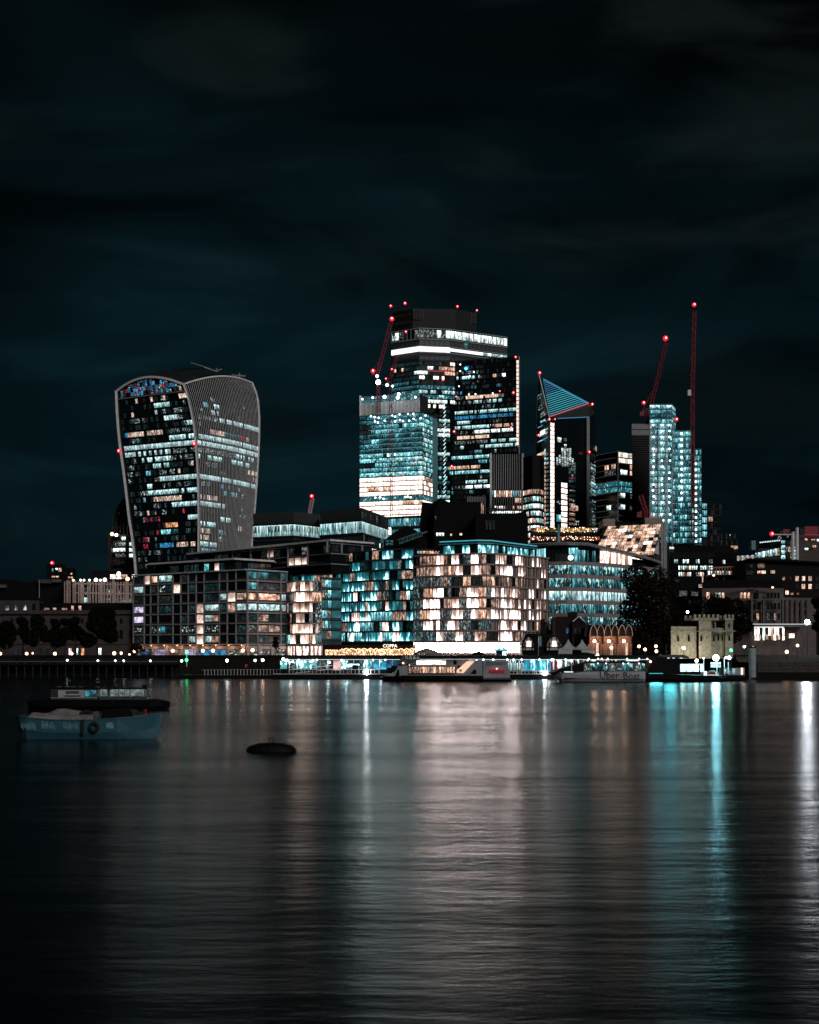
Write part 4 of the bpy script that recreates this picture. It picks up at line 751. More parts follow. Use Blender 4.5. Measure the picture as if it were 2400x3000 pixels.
m = MB(); m.ball(z2.P(262, 745, 1047), 1.3, 'bulb_c', 10); m.ball(z2.P(352, 825, 1047), 1.3, 'bulb_c', 10); m.ball(z2.P(400, 835, 1047), 1.0, 'bulb_c', 8); m.build('side_lamp', t, kind='stuff')
m = MB(); m.bar(z2.P(262, 745, 1048), z2.P(272, 850, 1048), .4, 'steel_dk'); m.bar(z2.P(272, 815, 1048), z2.P(400, 840, 1048), .4, 'steel_dk'); m.build('bracket', t)
# ================================================================== riverside hotels
def ray(px, A, B):
    """plan point on line A-B (column, distance) seen at column px"""
    a, b = V((*G(A), 0)), V((*G(B), 0)); k = (px - CX) / F; d = b - a
    t = (k * a.y - a.x) / (d.x - k * d.y); return a + d * t
def cell(B, A, C, px0, px1, z0, z1, mat, d=.1, name='window'):
    a, b = ray(px0, A, C), ray(px1, A, C); u = (b - a).normalized(); B.W.append(((a + b) / 2, u, V((u.y, -u.x, 0)), (b - a).length, z1 - z0, z0, d, mat, name))
def beam(B, A, C, px0, px1, z0, z1, d0, d1, mat, name):
    a, b = ray(px0, A, C), ray(px1, A, C); u = (b - a).normalized(); m = MB(); m.obox(a, u, V((u.y, -u.x, 0)), 0, (b - a).length, d0, d1, z0, z1, mat); return m.build(name, B.o)

def grid_hotel():
    B = Bld('grid_apartment_block', 'dark apartment block with a pale grid frame, its ground floor lit peach', 725, 385, 'apartments', seed=21)
    A, C, E = (393, 417), (725, 385), (852, 399); zt = Z(1668.5, 385); pit = 3.27
    B.body([A, C, E], zt - .4, 'black', 22)
    L = [40, 150, 215, 290, 440, 520, 595, 675, 755, 910, 990, 1078, 1190]; Rr = [1190, 1290, 1525, 1584]
    lit_ = {(0, 150): 'curtc', (0, 215): 'warm', (0, 290): 'cool', (1, 40): 'whiteb', (1, 290): 'mix', (1, 440): 'curtc', (1, 1190): 'tealb', (2, 910): 'whiteb', (2, 990): 'curtc', (2, 1078): 'curtd', (2, 1190): 'warm', (2, 1290): 'warm', (2, 1525): 'whiteb', (3, 675): 'curtc', (3, 755): 'whiteb', (3, 990): 'curtd', (3, 1078): 'whiteb', (3, 1190): 'whiteb', (3, 1290): 'whiteb', (3, 1525): 'whiteb', (4, 675): 'curtc', (4, 755): 'whiteb', (4, 1290): 'curtd', (5, 40): 'mix', (5, 215): 'mix', (5, 290): 'spot', (5, 675): 'curtc', (5, 755): 'mix', (5, 1190): 'mottle', (5, 1290): 'curtd', (6, 595): 'whiteb', (6, 675): 'curtc', (6, 755): 'whiteb', (6, 40): 'dim', (5, 595): 'mix', (5, 520): 'mix', (0, 1190): 'teald', (0, 1290): 'teald', (0, 1525): 'teald', (1, 1290): 'dimt', (3, 40): 'lilac', (4, 40): 'lilac'}
    dark_cols = (150, 440, 675, 990)
    for cols, P0, P1 in ((L, A, C), (Rr, C, E)):
        for k in range(7):
            z1_ = zt - k * pit; z0_ = z1_ - pit
            for x0, x1 in zip(cols, cols[1:]):
                p0, p1 = z5.x(x0) + .5, z5.x(x1) - .5; mt = lit_.get((k, x0)) or B.R.choice(['dk', 'dimt', 'dim', 'dkt'])
                rec = x0 in dark_cols and cols is L
                if rec: cell(B, P0, P1, p0 + 1.5, p1 - 1.5, z0_ + .25, z1_ - .35, mt if (k, x0) in lit_ else 'dk', .03)
                elif x1 - x0 > 140:
                    q = (p0 * .52 + p1 * .48); cell(B, P0, P1, p0 + 3, q - .4, z0_ + .75, z1_ - .6, mt); cell(B, P0, P1, q + .4, p1 - 3, z0_ + .75, z1_ - .6, mt if B.R.random() < .5 else B.R.choice(['dk', 'dimt', 'curtd' if mt != 'dk' and (k, x0) in lit_ else 'dk']))
                else: cell(B, P0, P1, p0 + 2.5, p1 - 2.5, z0_ + (.75 if k else .3), z1_ - .6, mt)
                if not rec: beam(B, P0, P1, p0, p1, z0_ + .2, z0_ + .68, .0, .14, 'bronze', 'spandrel_panel')
        for k in range(8):
            z = zt - k * pit; beam(B, P0, P1, z5.x(cols[0]) - (2 if k == 0 else 0), z5.x(cols[-1]), z - .2, z + .2, -.1, .75 if k == 0 else .34, 'conc' if k else 'conc_underlit', 'floor_beam')
        for x0 in cols: beam(B, P0, P1, z5.x(x0) - 1.3, z5.x(x0) + 1.3, zt - 7 * pit, zt - .21, .0, .30, 'conc', 'column')
    # peach lit soffit band and arcade
    zs = zt - 7 * pit
    for P0, P1, xs in ((A, C, [90, 245, 390, 545, 690, 845, 1000, 1165, 1190]), (C, E, [1190, 1300, 1430, 1584])):
        for x0, x1 in zip(xs, xs[1:]):
            if x1 - x0 > 40:
                cell(B, P0, P1, z5.x(x0) + 3.5, z5.x(x1) - 3.5, GZ + .1, zs - 1.5, B.R.choice(['lilac', 'blue', 'skyg', 'lilac', 'curtd']) if x0 < 1000 else 'mix', .06, 'arcade_window')
                beam(B, P0, P1, z5.x(x0) + 3.2, z5.x(x1) - 3.2, zs - 1.4, zs - .45, .0, .3, 'stone_pink', 'arcade_panel')
            beam(B, P0, P1, z5.x(x0) - 2.6, z5.x(x0) + 2.6, GZ - .1, zs - .22, .0, .5, 'stone_pink', 'arcade_pier')
    a, b = ray(z5.x(45), A, C), ray(z5.x(1190), A, C); m = MB(); m.obox(a, (b - a).normalized(), V(((b - a).normalized().y, -(b - a).normalized().x, 0)), 0, (b - a).length, .34, 1.7, zs - .1, zs + .18, 'stone_pink'); m.build('canopy', B.o)
    for i in range(9):
        p = ray(z5.x(110 + i * 130), A, C) + V((-.3, -2.2, zs - .7)); l = bpy.data.lights.new('arcade_fill', 'POINT'); l.energy = 95; l.color = (1, .60, .42); l.shadow_soft_size = .3; lo = bpy.data.objects.new('arcade_fill', l); COL.objects.link(lo); lo.parent = B.o; lo.location = p - ORG[B.o.name]; m = MB(); m.ball(p + V((0, .2, .45)), .16, 'bulb', 6); m.build('added_bulb', B.o)  # fill lights added to brighten the arcade, each with an added bulb
    # stepped upper storeys with slab roofs
    for (pl, y0, y1, xs) in (([(455, 432), (690, 407), (795, 418)], z5.y(352), z5.y(440), None), ([(566, 460), (970, 402), (1088, 414)], None, None, [640, 700, 870, 1045, 1230, 1415, 1610])):
        if y0:
            zr = Z(1637.5, 407); B.body(pl, zr - .3, 'black', 15, z0=zt, name='upper_storey')
            B.face(pl, zr - .5, zr - zt - 1.0, 1, 22, {0: [(0, 3000, ['dk', 'dimt', 'dim', 'dkt'], 1), (622, 638, 'curtc', 1), (604, 612, 'teal', .8)]})
        else:
            zr = Z(1583, 402); B.body(pl, zr - .4, 'black', 14, z0=zt, name='pavilion')
            B.face(pl, zr - .9, 3.3, 2, 26, {0: [(0, 3000, ['dk', 'dim', 'dkt'], 1), (878, 900, 'mottle', 1), (792, 802, 'curtc', 1)], 1: [(0, 3000, 'dk', 1), (846, 906, 'curtc', .9), (795, 800, 'warm', 1)]}, slab=(.28, .5, 'conc'))
            for px in (583, 633, 683, 736, 790, 845, 902):
                p = ray(px, pl[0], pl[1]); m = MB(); m.box(p.x - .28, p.x + .28, p.y - 1.0, p.y - .4, zr - 7.4, zr - .35, 'conc'); m.build('column', B.o)
            for px in (960, 1002, 1062): p = ray(px, pl[1], pl[2]); m = MB(); m.box(p.x - .28, p.x + .28, p.y - 1.0, p.y - .4, zr - 4.0, zr - .35, 'conc'); m.build('column', B.o)
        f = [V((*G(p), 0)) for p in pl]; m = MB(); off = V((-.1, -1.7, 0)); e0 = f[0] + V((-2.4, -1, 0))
        q = [e0, f[1] + off, f[2] + V((1, -1.4, 0)), f[2] + V((1, 6, 0)), f[0] + V((-2.4, 6, 0))]; m.prism([(p.x, p.y) for p in q], zr - .34, zr + .25, 'steel_w'); m.build('roof_slab', B.o)  # pale roof edge: light from below put into the colour
    B.finish()
solid('conc_underlit', (.46, .54, .56))  # paler concrete: glow from below put into the roof edge colour
grid_hotel()

def teal_hotel():
    B = Bld('curved_apartment_block', 'curved apartment block with teal lit rooms and gold curtains between two peach lit blocks', 1080, 400, 'apartments', seed=22)
    q = z6.x
    def rows(d): return {k: [(q(a), q(b), mt, .96) for a, b, mt in v] for k, v in d.items()}
    zr = z6.Z(165, 392); pit = 3.21
    up = [(848, 424), (985, 413), (1062, 402), (1130, 396), (1212, 392)]; lo = [(1001, 411), (1062, 402), (1130, 396), (1212, 392)]
    B.body(lo, zr - .2, 'tealwall', 18); B.body([(848, 424), (1003, 411.5)], zr - .2, 'tealwall', 16, z0=zr - 3 * pit - 3.5, name='upper_storey')
    B.face(up, zr, pit, 3, 40, rows({0: [(545, 655, 'curtd'), (705, 800, 'curtd'), (1010, 1060, 'curtd'), (1110, 1195, 'curtt'), (1195, 1235, 'tealb'), (1280, 1415, 'curtt')], 1: [(165, 215, 'curtd'), (360, 400, 'tealb'), (440, 600, 'mix'), (640, 760, 'curtt'), (810, 890, 'curtt'), (1030, 1065, 'curtt'), (1160, 1235, 'curtt'), (1240, 1300, 'mottle'), (1325, 1420, 'curtt')], 2: [(190, 405, 'curtt'), (415, 600, 'curtd'), (635, 775, 'curtt'), (785, 830, 'curtd'), (830, 940, 'curtt'), (945, 1180, 'curtt'), (1280, 1430, 'curtd')]}), ['panelt', 'dk', 'dkt', 'dimt'], slab=(.34, .6, 'tealwall'), wf=(.12, .9))
    B.face(lo, zr - 3 * pit, pit, 6, 26, rows({0: [(700, 800, 'curtt'), (800, 940, 'curtt'), (945, 1015, 'curtd'), (1015, 1090, 'curtt'), (1125, 1160, 'curtd'), (1195, 1270, 'curtt'), (1360, 1425, 'curtt')], 1: [(698, 800, 'curtt'), (812, 862, 'curt'), (900, 1035, 'curtt'), (1035, 1095, 'curtd'), (1100, 1180, 'mottle'), (1265, 1352, 'curtd'), (1362, 1400, 'white')],
        2: [(698, 795, 'curtt'), (812, 862, 'curtt'), (885, 955, 'curtt'), (945, 972, 'curtd'), (972, 1035, 'curtt'), (1130, 1172, 'curt'), (1172, 1245, 'curtt'), (1325, 1365, 'curtd')], 3: [(700, 800, 'curtt'), (800, 885, 'curt'), (885, 1005, 'curtt'), (920, 972, 'curt'), (1000, 1195, 'tealb'), (1215, 1345, 'curtd'), (1350, 1425, 'curtt')],
        4: [(698, 750, 'curtd'), (755, 895, 'curtt'), (838, 888, 'curt'), (890, 1015, 'tealb'), (1075, 1122, 'tealb'), (1120, 1165, 'curt'), (1205, 1265, 'curtt')], 5: [(698, 905, 'tealb'), (775, 825, 'curt'), (895, 1125, 'curtt'), (1065, 1102, 'curt'), (1115, 1205, 'tealb'), (1200, 1275, 'curt'), (1280, 1425, 'curtt')]}), ['panelt', 'dimt', 'dkt', 'teald'], slab=(.36, .7, 'tealwall'), wf=(.10, .92), bf=(.05, .95), mull=(.09, .3, 'tealwall'))
    # roof edge and teal stair tower
    zc = zr - 3 * pit
    for pl_, mats, nb in (([(971, 404), (1001, 404)], ['panelt'], 1), ([(941, 401), (970.5, 404)], ['tealb', 'curtd', 'panelt', 'curtd', 'mix', 'tealb'], 3)):
        B.body(pl_, zc + 1.4, 'tealwall', 6, name='stair_tower'); B.face(pl_, zc + 1, 3.27, 6, nb, {k: [(0, 3000, mats, 1)] for k in range(6)}, 'panelt', slab=(.3, .3, 'tealwall'))
    # peach lit rounded bay on the left
    C1 = [(838, 399), (868, 391), (906, 389), (941, 393)]; z1_ = z6.Z(492, 390); B.body(C1, z1_, 'brownstone', 10, name='bay_wall')
    B.face(C1, z1_, 3.27, 6, 14, rows({0: [(135, 182, 'curtd'), (183, 250, 'curtb'), (250, 285, 'curtd'), (285, 390, 'curtb'), (405, 445, 'mottle')], 1: [(130, 190, 'dim'), (195, 225, 'curtd'), (222, 385, 'curtb'), (400, 480, 'warm')], 2: [(188, 258, 'curtb'), (258, 285, 'curtd'), (283, 400, 'curtb'), (430, 490, 'mix')], 3: [(200, 245, 'dim'), (247, 335, 'curtb'), (345, 385, 'mottle'), (420, 490, 'mix')], 4: [(180, 215, 'curtd'), (212, 262, 'curtb'), (283, 392, 'curtb'), (400, 490, 'mix')], 5: [(148, 178, 'tealb'), (178, 252, 'curtb'), (278, 440, 'curtb'), (440, 490, 'teald')]}), ['curtd', 'dim', 'dk'], slab=(.42, .6, 'brownstone'), wf=(.10, .93), bf=(.03, .97))
    B.pane(z6.x(90), z6.x(130), z6.y(1175), z6.y(1250), 398, 'shop')
    B.face(C1, z1_ - 6 * 3.27 - .1, 4.0, 1, 9, {0: [(0, 3000, 'shop', 1)]}, 'shop', wf=(.08, .9), mull=(.5, .5, 'stone_pink'))
    # restaurant floor: fascia, sign, warm panes, string of bulbs
    R0, R1 = (946, 395), (1222, 384); zf = z6.Z(1128, 390)
    m = MB(); m.prism([G(R0), G(R1), G((1222, 392)), G((946, 402))], GZ - .2, zf - .2, 'brick_dk'); m.build('restaurant_wall', B.o)
    for i in range(22):
        a, b = lerp(953, 1214, i / 22), lerp(953, 1214, (i + .93) / 22); cell(B, R0, R1, a, b, z6.Z(1245, 390), z6.Z(1185, 390), 'resto', .06)
    m = MB(); R_ = random.Random(7)
    for i in range(90):
        px = lerp(1002, 1226, i / 89); p = ray(px, R0, R1); m.ball(V((p.x, p.y - .9, z6.Z(1180 + 5 * math.sin(i * .9) + R_.uniform(-5, 5), 390))), .12, 'bulb', 6)
    m.build('light_string', B.o, kind='stuff')
    text('COPPA', B.o, 'sign', ray(1124, R0, R1) + V((-.2, -.6, z6.Z(1163, 388))), 1.45, 'sign_w', .12, width=4.7, rotz=math.atan2((G(R1)[1] - G(R0)[1]), G(R1)[0] - G(R0)[0]))
    B.finish()
solid('tealwall', (.035, .06, .066))
def text(s, parent, name, loc, size, mat, depth=.05, width=None, rotz=0, sx=1.0):
    cu = bpy.data.curves.new('lettering', 'FONT'); cu.body = s; cu.size = size; cu.extrude = depth / 2; cu.align_x = 'LEFT'; cu.resolution_u = 2
    tmp = bpy.data.objects.new('tmp', cu); COL.objects.link(tmp); dg = bpy.context.evaluated_depsgraph_get(); me = bpy.data.meshes.new_from_object(tmp.evaluated_get(dg)); bpy.data.objects.remove(tmp)
    me.materials.clear(); me.materials.append(M[mat])
    w_ = max(v.co.x for v in me.vertices); k = (width / w_) if width else 1
    o = bpy.data.objects.new(name, me); COL.objects.link(o); o.parent = parent; org = ORG[parent.name]
    o.location = V(loc) - org; o.rotation_euler = (math.radians(90), 0, rotz); o.scale = (k, 1, 1); ORG[o.name] = V(loc); return o
teal_hotel()

def warm_hotel():
    B = Bld('rounded_apartment_block', 'rounded apartment block glowing peach with bright curtained rooms and a teal penthouse', 1432, 374, 'apartments', seed=23)
    q = z7.x; zt = z7.Z(214, 374); pit = 3.26
    pl = [(1212, 385), (1290, 378), (1380, 374.3), (1425, 373.4), (1450, 374.4), (1500, 379), (1556, 386), (1606, 393.5)]
    B.body(pl, zt, 'brownstone', 14)
    T = {0: 'd200-300 w300-345 c345-402 d402-440 k440-500 c500-567 k570-600 m600-675 c680-782 d786-830 k830-865 t868-885 k890-930 c935-1012 d1015-1060 k1145-1150 c1140-1222 c1290-1386',
         1: 'd160-300 c318-412 d412-462 w470-520 c522-618 k640-702 c704-760 d770-830 c830-864 k880-940 d945-970 c966-1102 c1172-1214 d1218-1240 c1392-1440',
         2: 't120-250 m258-370 m380-500 k500-604 w608-694 k700-800 d805-840 w840-912 k915-1000 d1000-1062 d1140-1165 d1198-1230 c1340-1384 d1388-1418',
         3: 't115-190 w200-295 d295-330 c325-422 m440-512 k515-590 d590-662 c662-756 w760-850 t860-885 c885-1034 d1035-1078 c1082-1146 d1158-1196 c1266-1312 c1392-1436',
         4: 't115-170 m170-215 c215-386 d412-484 c484-557 m557-648 c648-770 w770-856 t870-888 d890-955 c955-1100 d1100-1140 c1160-1198 c1210-1288 d1288-1300 c1322-1388 d1408-1434',
         5: 't115-185 w188-292 c285-382 m385-482 c498-602 m602-682 c682-757 w757-846 c846-1042 d1042-1072 c1078-1182 c1250-1322 c1346-1394',
         6: 't115-220 c222-300 d300-332 c330-388 m388-462 c462-582 m582-678 k680-785 t785-895 c950-1066 d1070-1110 c1110-1172 c1184-1250 w1346-1384',
         7: 't115-330 c332-428 m430-524 c526-612 m612-722 c722-752 w752-786 d786-830 k832-955 c955-1100 d1100-1222'}
    kk = dict(c='curt', d='curtd', k='dim', m='mottle', t='glasst', w='warm')
    rows = {}
    for k, s in T.items():
        rows[k] = [(q(int(t[1:].split('-')[0])), q(int(t.split('-')[1])), kk[t[0]], .98) for t in s.split()]
    def hook(k, bi, n, px, mat, R):
        if mat == 'dk': return R.choice(['dim', 'dk', 'curtd']) if px < 1440 else R.choice(['dk', None, None])
        return mat
    B.face(pl, zt, pit, 8, 42, rows, 'dk', slab=(.40, .65, 'brownstone'), wf=(.11, .90), bf=(.02, .98), hook=hook, mull=(.11, .30, 'bronze'))
    for i in range(13):                            # solid piers on the receding side
        px = 1462 + i * 11.6; p = ray(px, (1450, 374.4), (1556, 386)) if px < 1556 else ray(px, (1556, 386), (1606, 393.5)); m = MB(); u = V((.8, .6, 0)); m.obox(p, u, V((.6, -.8, 0)), -.32, .32, .0, .34, zt - 8 * pit, zt - .22, 'brownstone'); m.build('pier', B.o)
    # bright ground floor shops
    B.face([(1214, 384.7), (1290, 377.9), (1380, 374.2), (1425, 373.3), (1450, 374.3), (1500, 378.9), (1532, 382.7)], zt - 8 * pit - .2, 4.0, 1, 21, {0: [(0, 3000, 'shopw', 1)]}, 'shopw', wf=(.25, .96), bf=(.08, .94), mull=(.35, .4, 'stone_pink'), name='shop_window')
    # penthouse
    pp = [(1288, 388), (1400, 382), (1440, 383), (1572, 404)]; zp = z7.Z(82, 382); B.body(pp, zp, 'steel_dk', 10, z0=zt, name='penthouse_wall')
    B.face(pp, zp - .8, zp - zt - 1.0, 1, 34, {0: [(1288, 3000, ['curtt', 'tealb', 'dk', 'curtt', 'dkt'], 1), (q(548), q(580), 'curt', 1), (q(790), q(802), 'curt', 1)]}, slab=(.3, .8, 'tealsteel'))
    f = [V((*G(p), 0)) for p in pp]; m = MB()
    for a, b in zip(f, f[1:]): m.bar(a + V((0, -1.2, zp)), b + V((0, -1.2, zp)), .2, 'teal_line')
    m.build('roof_light_line', B.o)
    m = MB(); m.prism([G((1222, 390)), G((1289, 390)), G((1289, 398)), G((1222, 398))], zt, z7.Z(165, 390), 'steel_dk'); m.build('penthouse_wing', B.o)
    for i in range(8): B.pane(1223 + i * 8.2, 1230 + i * 8.2, z7.y(188), z7.y(214), 389.5, B.R.choice(['warm', 'curtd', 'tealb']))
    B.finish()
lit('glasst', (.006, .014, .016), (.02, .055, .06), (.25, .36, .36), 1.0, sx=2.5, sy=2.5, curtain=.4, p=(.36, .5, .7))
warm_hotel()

# ------------------------------------------------------------------ curved teal office behind the warm hotel
def curved_office():
    B = Bld('curved_roof_office', 'teal lit office with stone bands under a sweeping curved metal roof', 1700, 440, 'office', seed=24)
    pl = [(1608, 432), (1660, 430), (1720, 433), (1790, 441), (1860, 452), (1925, 466)]; q = z8.x
    zt = z8.Z(512, 431); pit = 148 / 3.92 * 431 / F; B.body(pl, zt, 'black', 25)
    R = {0: [(0, 3000, ['teal', 'mixt', 'mixt'], 1)], 1: [(0, 3000, ['mixt', 'teal', 'mixt', 'teald'], 1)], 2: [(0, 3000, ['cool', 'whiteb', 'cool'], 1)], 3: [(0, 3000, ['mixt', 'teal', 'teald'], 1)], 4: [(0, 3000, ['mixt', 'teal', 'teald'], 1)]}
    B.face(pl, zt, pit, 5, 30, R, slab=(1.25, .4, 'brownstone'), wf=(.10, .85), bf=(.03, .97), mull=(.16, .3, 'bronze'))
    ph = [(1560, 447), (1600, 440), (1680, 438), (1755, 444), (1830, 456), (1895, 470)]; zp = z8.Z(300, 438)
    B.body(ph, z8.Z(420, 438) + .5, 'steel_dk', 14, z0=zt + .3, name='upper_wall')
    zu0 = zt + .6
    B.face([(1560, 447), (1600, 440), (1694, 438)], zp - .8, (zp - .8 - zu0) / 1, 1, 18, {0: [(0, 1601, 'tealb', 1), (1601, 1668, 'dk', 1), (1668, 1694, 'tealb', 1)]}, slab=None, wf=(.06, .96))
    B.face([(1694, 438), (1755, 444)], zp - 1.5, (zp - 1.5 - zu0), 1, 12, {0: [(0, 3000, ['teald', 'teal', 'dkt'], 1)]}, wf=(.05, .95))
    B.face([(1757, 444.3), (1830, 456), (1892, 470)], zu0 + 5.0, 4.8, 1, 24, {0: [(0, 3000, ['shop', 'warm', 'peach', 'shop'], 1)]}, wf=(.05, .95), name='window')
    # sweeping roof
    rp = [(1548, 300, 446), (1600, 290, 441), (1660, 280, 438), (1720, 290, 438), (1756, 322, 441), (1810, 365, 450), (1866, 420, 460), (1905, 462, 470), (1932, 500, 478)]
    m = MB(); g = []
    for px, zy, D in rp: 
        z = z8.Z(zy, D); g.append([V((X(px, D), D - 3, z - .75)), V((X(px, D), D - 3.4, z - .1)), V((X(px, D), D - 2, z + .35)), V((X(px, D) * 1.0, D + 18, z + .8))])
    m.grid(g, 'steel_g'); h = [[r[0], V((r[0].x, r[0].y + 20, r[0].z - .1))] for r in g]; m.grid([r[::-1] for r in h], 'steel_dk'); m.build('roof', B.o, smooth=True)
    m = MB(); m.ball(z8.P(440, 445, 434), .9, 'bulb_c', 8); m.build('lamp', B.o)
    m = MB(); D = 446; m.bar(z8.P(298, 275, D), z8.P(300, 60, D), .75, 'tealsteel', 8, .3); m.build('mast', B.o)
    B.finish()
lit('mixt', (.001, .008, .010), (.01, .055, .065), (.55, .95, .95), 1.3, sx=4, sy=2.2, p=(.42, .52, .68), top=.15)
curved_office()

# ------------------------------------------------------------------ mid-distance roofs between hotels and towers
def middles():
    # two low teal strip offices
    B = Bld('terraced_office', 'low dark office with one bright teal window strip beside the flared tower', 850, 640, 'office', seed=31)
    pl = [(742, 650), (860, 640), (936, 655)]; B.body(pl, z13.Z(180, 640), 'louvredk', 30)
    zs = z13.Z(288, 640); B.face(pl, zs, 6.6, 1, 44, {0: [(0, 3000, ['whiteb', 'cool', 'cool'], 1)]}, wf=(.0, 1), slab=(1, .6, 'steel_dk'))
    B.face(pl, zs - 8.4, 4.2, 2, 36, {0: [(880, 940, 'warm', .8)], 1: [(0, 3000, ['dk', 'dimt'], 1)]}, 'dkt', slab=(.8, .5, 'steel_dk')); B.face(pl, zs - 21, 6, 1, 36, {0: [(742, 800, 'warm', .8), (812, 890, 'curtd', .8)]}, 'dk')
    for k in range(4): B.face(pl, z13.Z(200, 640) - k * 5.2, 4.6, 1, 22, {}, 'louvredkp', name='cladding_panel')
    B.finish()
    B = Bld('terraced_office', 'low dark office with a teal window strip turning the corner below the peach tower', 1059, 610, 'office', seed=32)
    pl = [(938, 625), (1059, 610), (1137, 655)]; B.body(pl, z13.Z(146, 610), 'louvredk', 30)
    zs = z13.Z(262, 610); B.face(pl, zs, 6.2, 1, 60, {0: [(0, 1060, ['cool', 'whiteb', 'tealb'], 1), (1060, 3000, ['whiteb', 'cool'], 1)]}, wf=(.0, 1), slab=(.8, .6, 'steel_dk'))
    B.face(pl, zs - 11.2, 6.2, 1, 56, {0: [(965, 1020, 'warm', .8), (1015, 1060, 'peach', .9), (1060, 3000, ['curtd', 'peachd', 'peach'], 1)]}, 'dk', slab=(.8, .5, 'steel_dk'))
    for k in range(3): B.face(pl, z13.Z(160, 610) - k * 5.6, 5.0, 1, 26, {0: [(1060, 3000, ['dim', 'mottle', 'dk'], .5)]}, 'louvredkp', name='cladding_panel')
    B.finish()
    B = Bld('teal_office', 'teal lit office floors tucked under the peach tower base', 1180, 760, 'office', seed=33)
    pl = [(1130, 770), (1236, 760)]; zt = z13.Z(222, 760); B.body(pl, zt, 'steel_dk', 25); B.face(pl, zt, 6.6, 5, 14, {k: [(0, 3000, ['spot', 'teal', 'spot', 'cool'], 1)] for k in range(5)}, slab=(.9, .5, 'steel_dk')); B.pane(z13.x(1325), z13.x(1375), z13.y(325), z13.y(390), 758, 'peach'); B.finish()
    # dark gabled block (silhouette of steep roofs)
    B = Bld('gabled_office', 'black gothic office with steep gabled roofs in front of the towers', 1390, 560, 'building', seed=34)
    def gab(x0, x1, ys, pts, D, dep, nm='gable'):
        m = MB(); m.slab_xz([(X(px, D), Z(py, D)) for px, py in pts], D, D + dep, 'slate'); m.build(nm, B.o)
    q, y_ = z2.x, z2.y
    gab(0, 0, 0, [(q(640), 1640), (q(1200), 1640), (q(1200), y_(1880)), (q(905), y_(1880)), (q(832), y_(1845)), (q(760), y_(1890)), (q(668), y_(1880)), (q(655), y_(1990))], 560, 40)
    gab(0, 0, 0, [(q(1150), 1640), (q(1625), 1640), (q(1625), y_(2040)), (q(1605), y_(1960)), (q(1560), y_(1975)), (q(1480), y_(1985)), (q(1200), y_(1990)), (q(1150), y_(2000))], 548, 40)
    gab(0, 0, 0, [(q(770), 1640), (q(905), 1640), (q(900), y_(1960)), (q(838), y_(1835)), (q(775), y_(1960))], 552, 10, 'gable_front')
    for a, b, c, d in ((1240, 1330, 2045, 2150), (1260, 1345, 1930, 1990)): 
        for k in range(3): x0 = lerp(a, b, k / 3); B.pane(q(x0), q(x0 + 24), y_(c), y_(d - 20), 547.5, 'dim')
    B.pane(q(785), q(795), y_(2010), y_(2040), 551, 'mix', d=.3)
    for k in range(3): B.pane(z7.x(340 + k * 28), z7.x(362 + k * 28), z7.y(5), z7.y(35), 547, 'white', d=.4)
    B.pane(z7.x(480), z7.x(500), z7.y(14), z7.y(34), 547, 'warm', d=.4); B.pane(z7.x(575), z7.x(600), z7.y(8), z7.y(30), 547, 'peachd', d=.4)
    B.finish()
    B = Bld('pitched_house', 'black pitched roof house with a teal painted roof crane behind the curved apartments', 1150, 470, 'building', seed=35)
    m = MB(); D = 470; m.slab_xz([(z13.X(1270, D), GZ), (z13.X(1700, D), GZ), (z13.X(1700, D), z13.Z(430, D)), (z13.X(1630, D), z13.Z(370, D)), (z13.X(1510, D), z13.Z(305, D)), (z13.X(1400, D), z13.Z(370, D)), (z13.X(1310, D), z13.Z(440, D))], D, D + 20, 'slate'); m.build('wall', B.o)
    m = MB(); m.lattice(z13.P(1440, 455, 466), z13.P(1650, 380, 466), 1.6, 'tealsteel', 9, .2); m.bar(z13.P(1650, 380, 466), z13.P(1700, 362, 466), .3, 'tealsteel'); m.build('roof_crane', B.o)
    m = MB(); m.box(z13.X(1280, 466), z13.X(1306, 466), 464, 467, z13.Z(470, 466), z13.Z(428, 466), 'tealsteel'); m.build('roof_cabin', B.o)
    for i in range(2):
        for k in range(2): B.pane(z13.x(1325 + 36 * i), z13.x(1354 + 36 * i), z13.y(440 + 26 * k), z13.y(460 + 26 * k), 466, 'teald')
    B.pane(z13.x(1268), z13.x(1278), z13.y(470), z13.y(510), 465, 'white'); B.finish()
    # garden terrace building with strings of lights
    B = Bld('terrace_building', 'terrace building hung with gold and red light strings below the slanted tower', 1650, 640, 'building', seed=36)
    pl = [(1553, 640), (1757, 640)]; B.body(pl, z8.Z(160, 640), 'steel_dk', 20)
    B.face(pl, z8.Z(192, 640), z8.Z(192, 640) - z8.Z(255, 640), 1, 40, {0: [(0, 3000, 'redlit', 1)]}, wf=(.05, .95), slab=(1.2, .8, 'black')); B.face(pl, z8.Z(165, 640), 4, 1, 20, {}, 'dk')
    B.body([(1556, 646), (1752, 646)], z8.Z(100, 646), 'black', 8, z0=z8.Z(162, 640), name='terrace_wall'); B.face([(1556, 645.5), (1752, 645.5)], z8.Z(95, 645), z8.Z(95, 645) - z8.Z(160, 645), 1, 34, {0: [(1560, 1600, 'gold', .9), (1645, 1660, 'peachd', 1), (1655, 1735, 'gold', 1), (1735, 1755, 'mixt', 1)]}, 'goldd')
    m = MB(); R_ = random.Random(3)
    for i in range(130): px = R_.uniform(1556, 1750); m.ball(V((X(px, 638), 638, z8.Z(R_.choice([R_.uniform(100, 155), R_.uniform(200, 248)]), 638))), .22, R_.choice(['bulb', 'bulb', 'bulb_w', 'bulb_r']), 5)
    m.build('light_string', B.o, kind='stuff'); B.finish()
    # sloped glass roof building
    B = Bld('sloped_glass_building', 'office with a big sloped glass front glowing peach between the curved roof and teal towers', 1860, 610, 'office', seed=37)
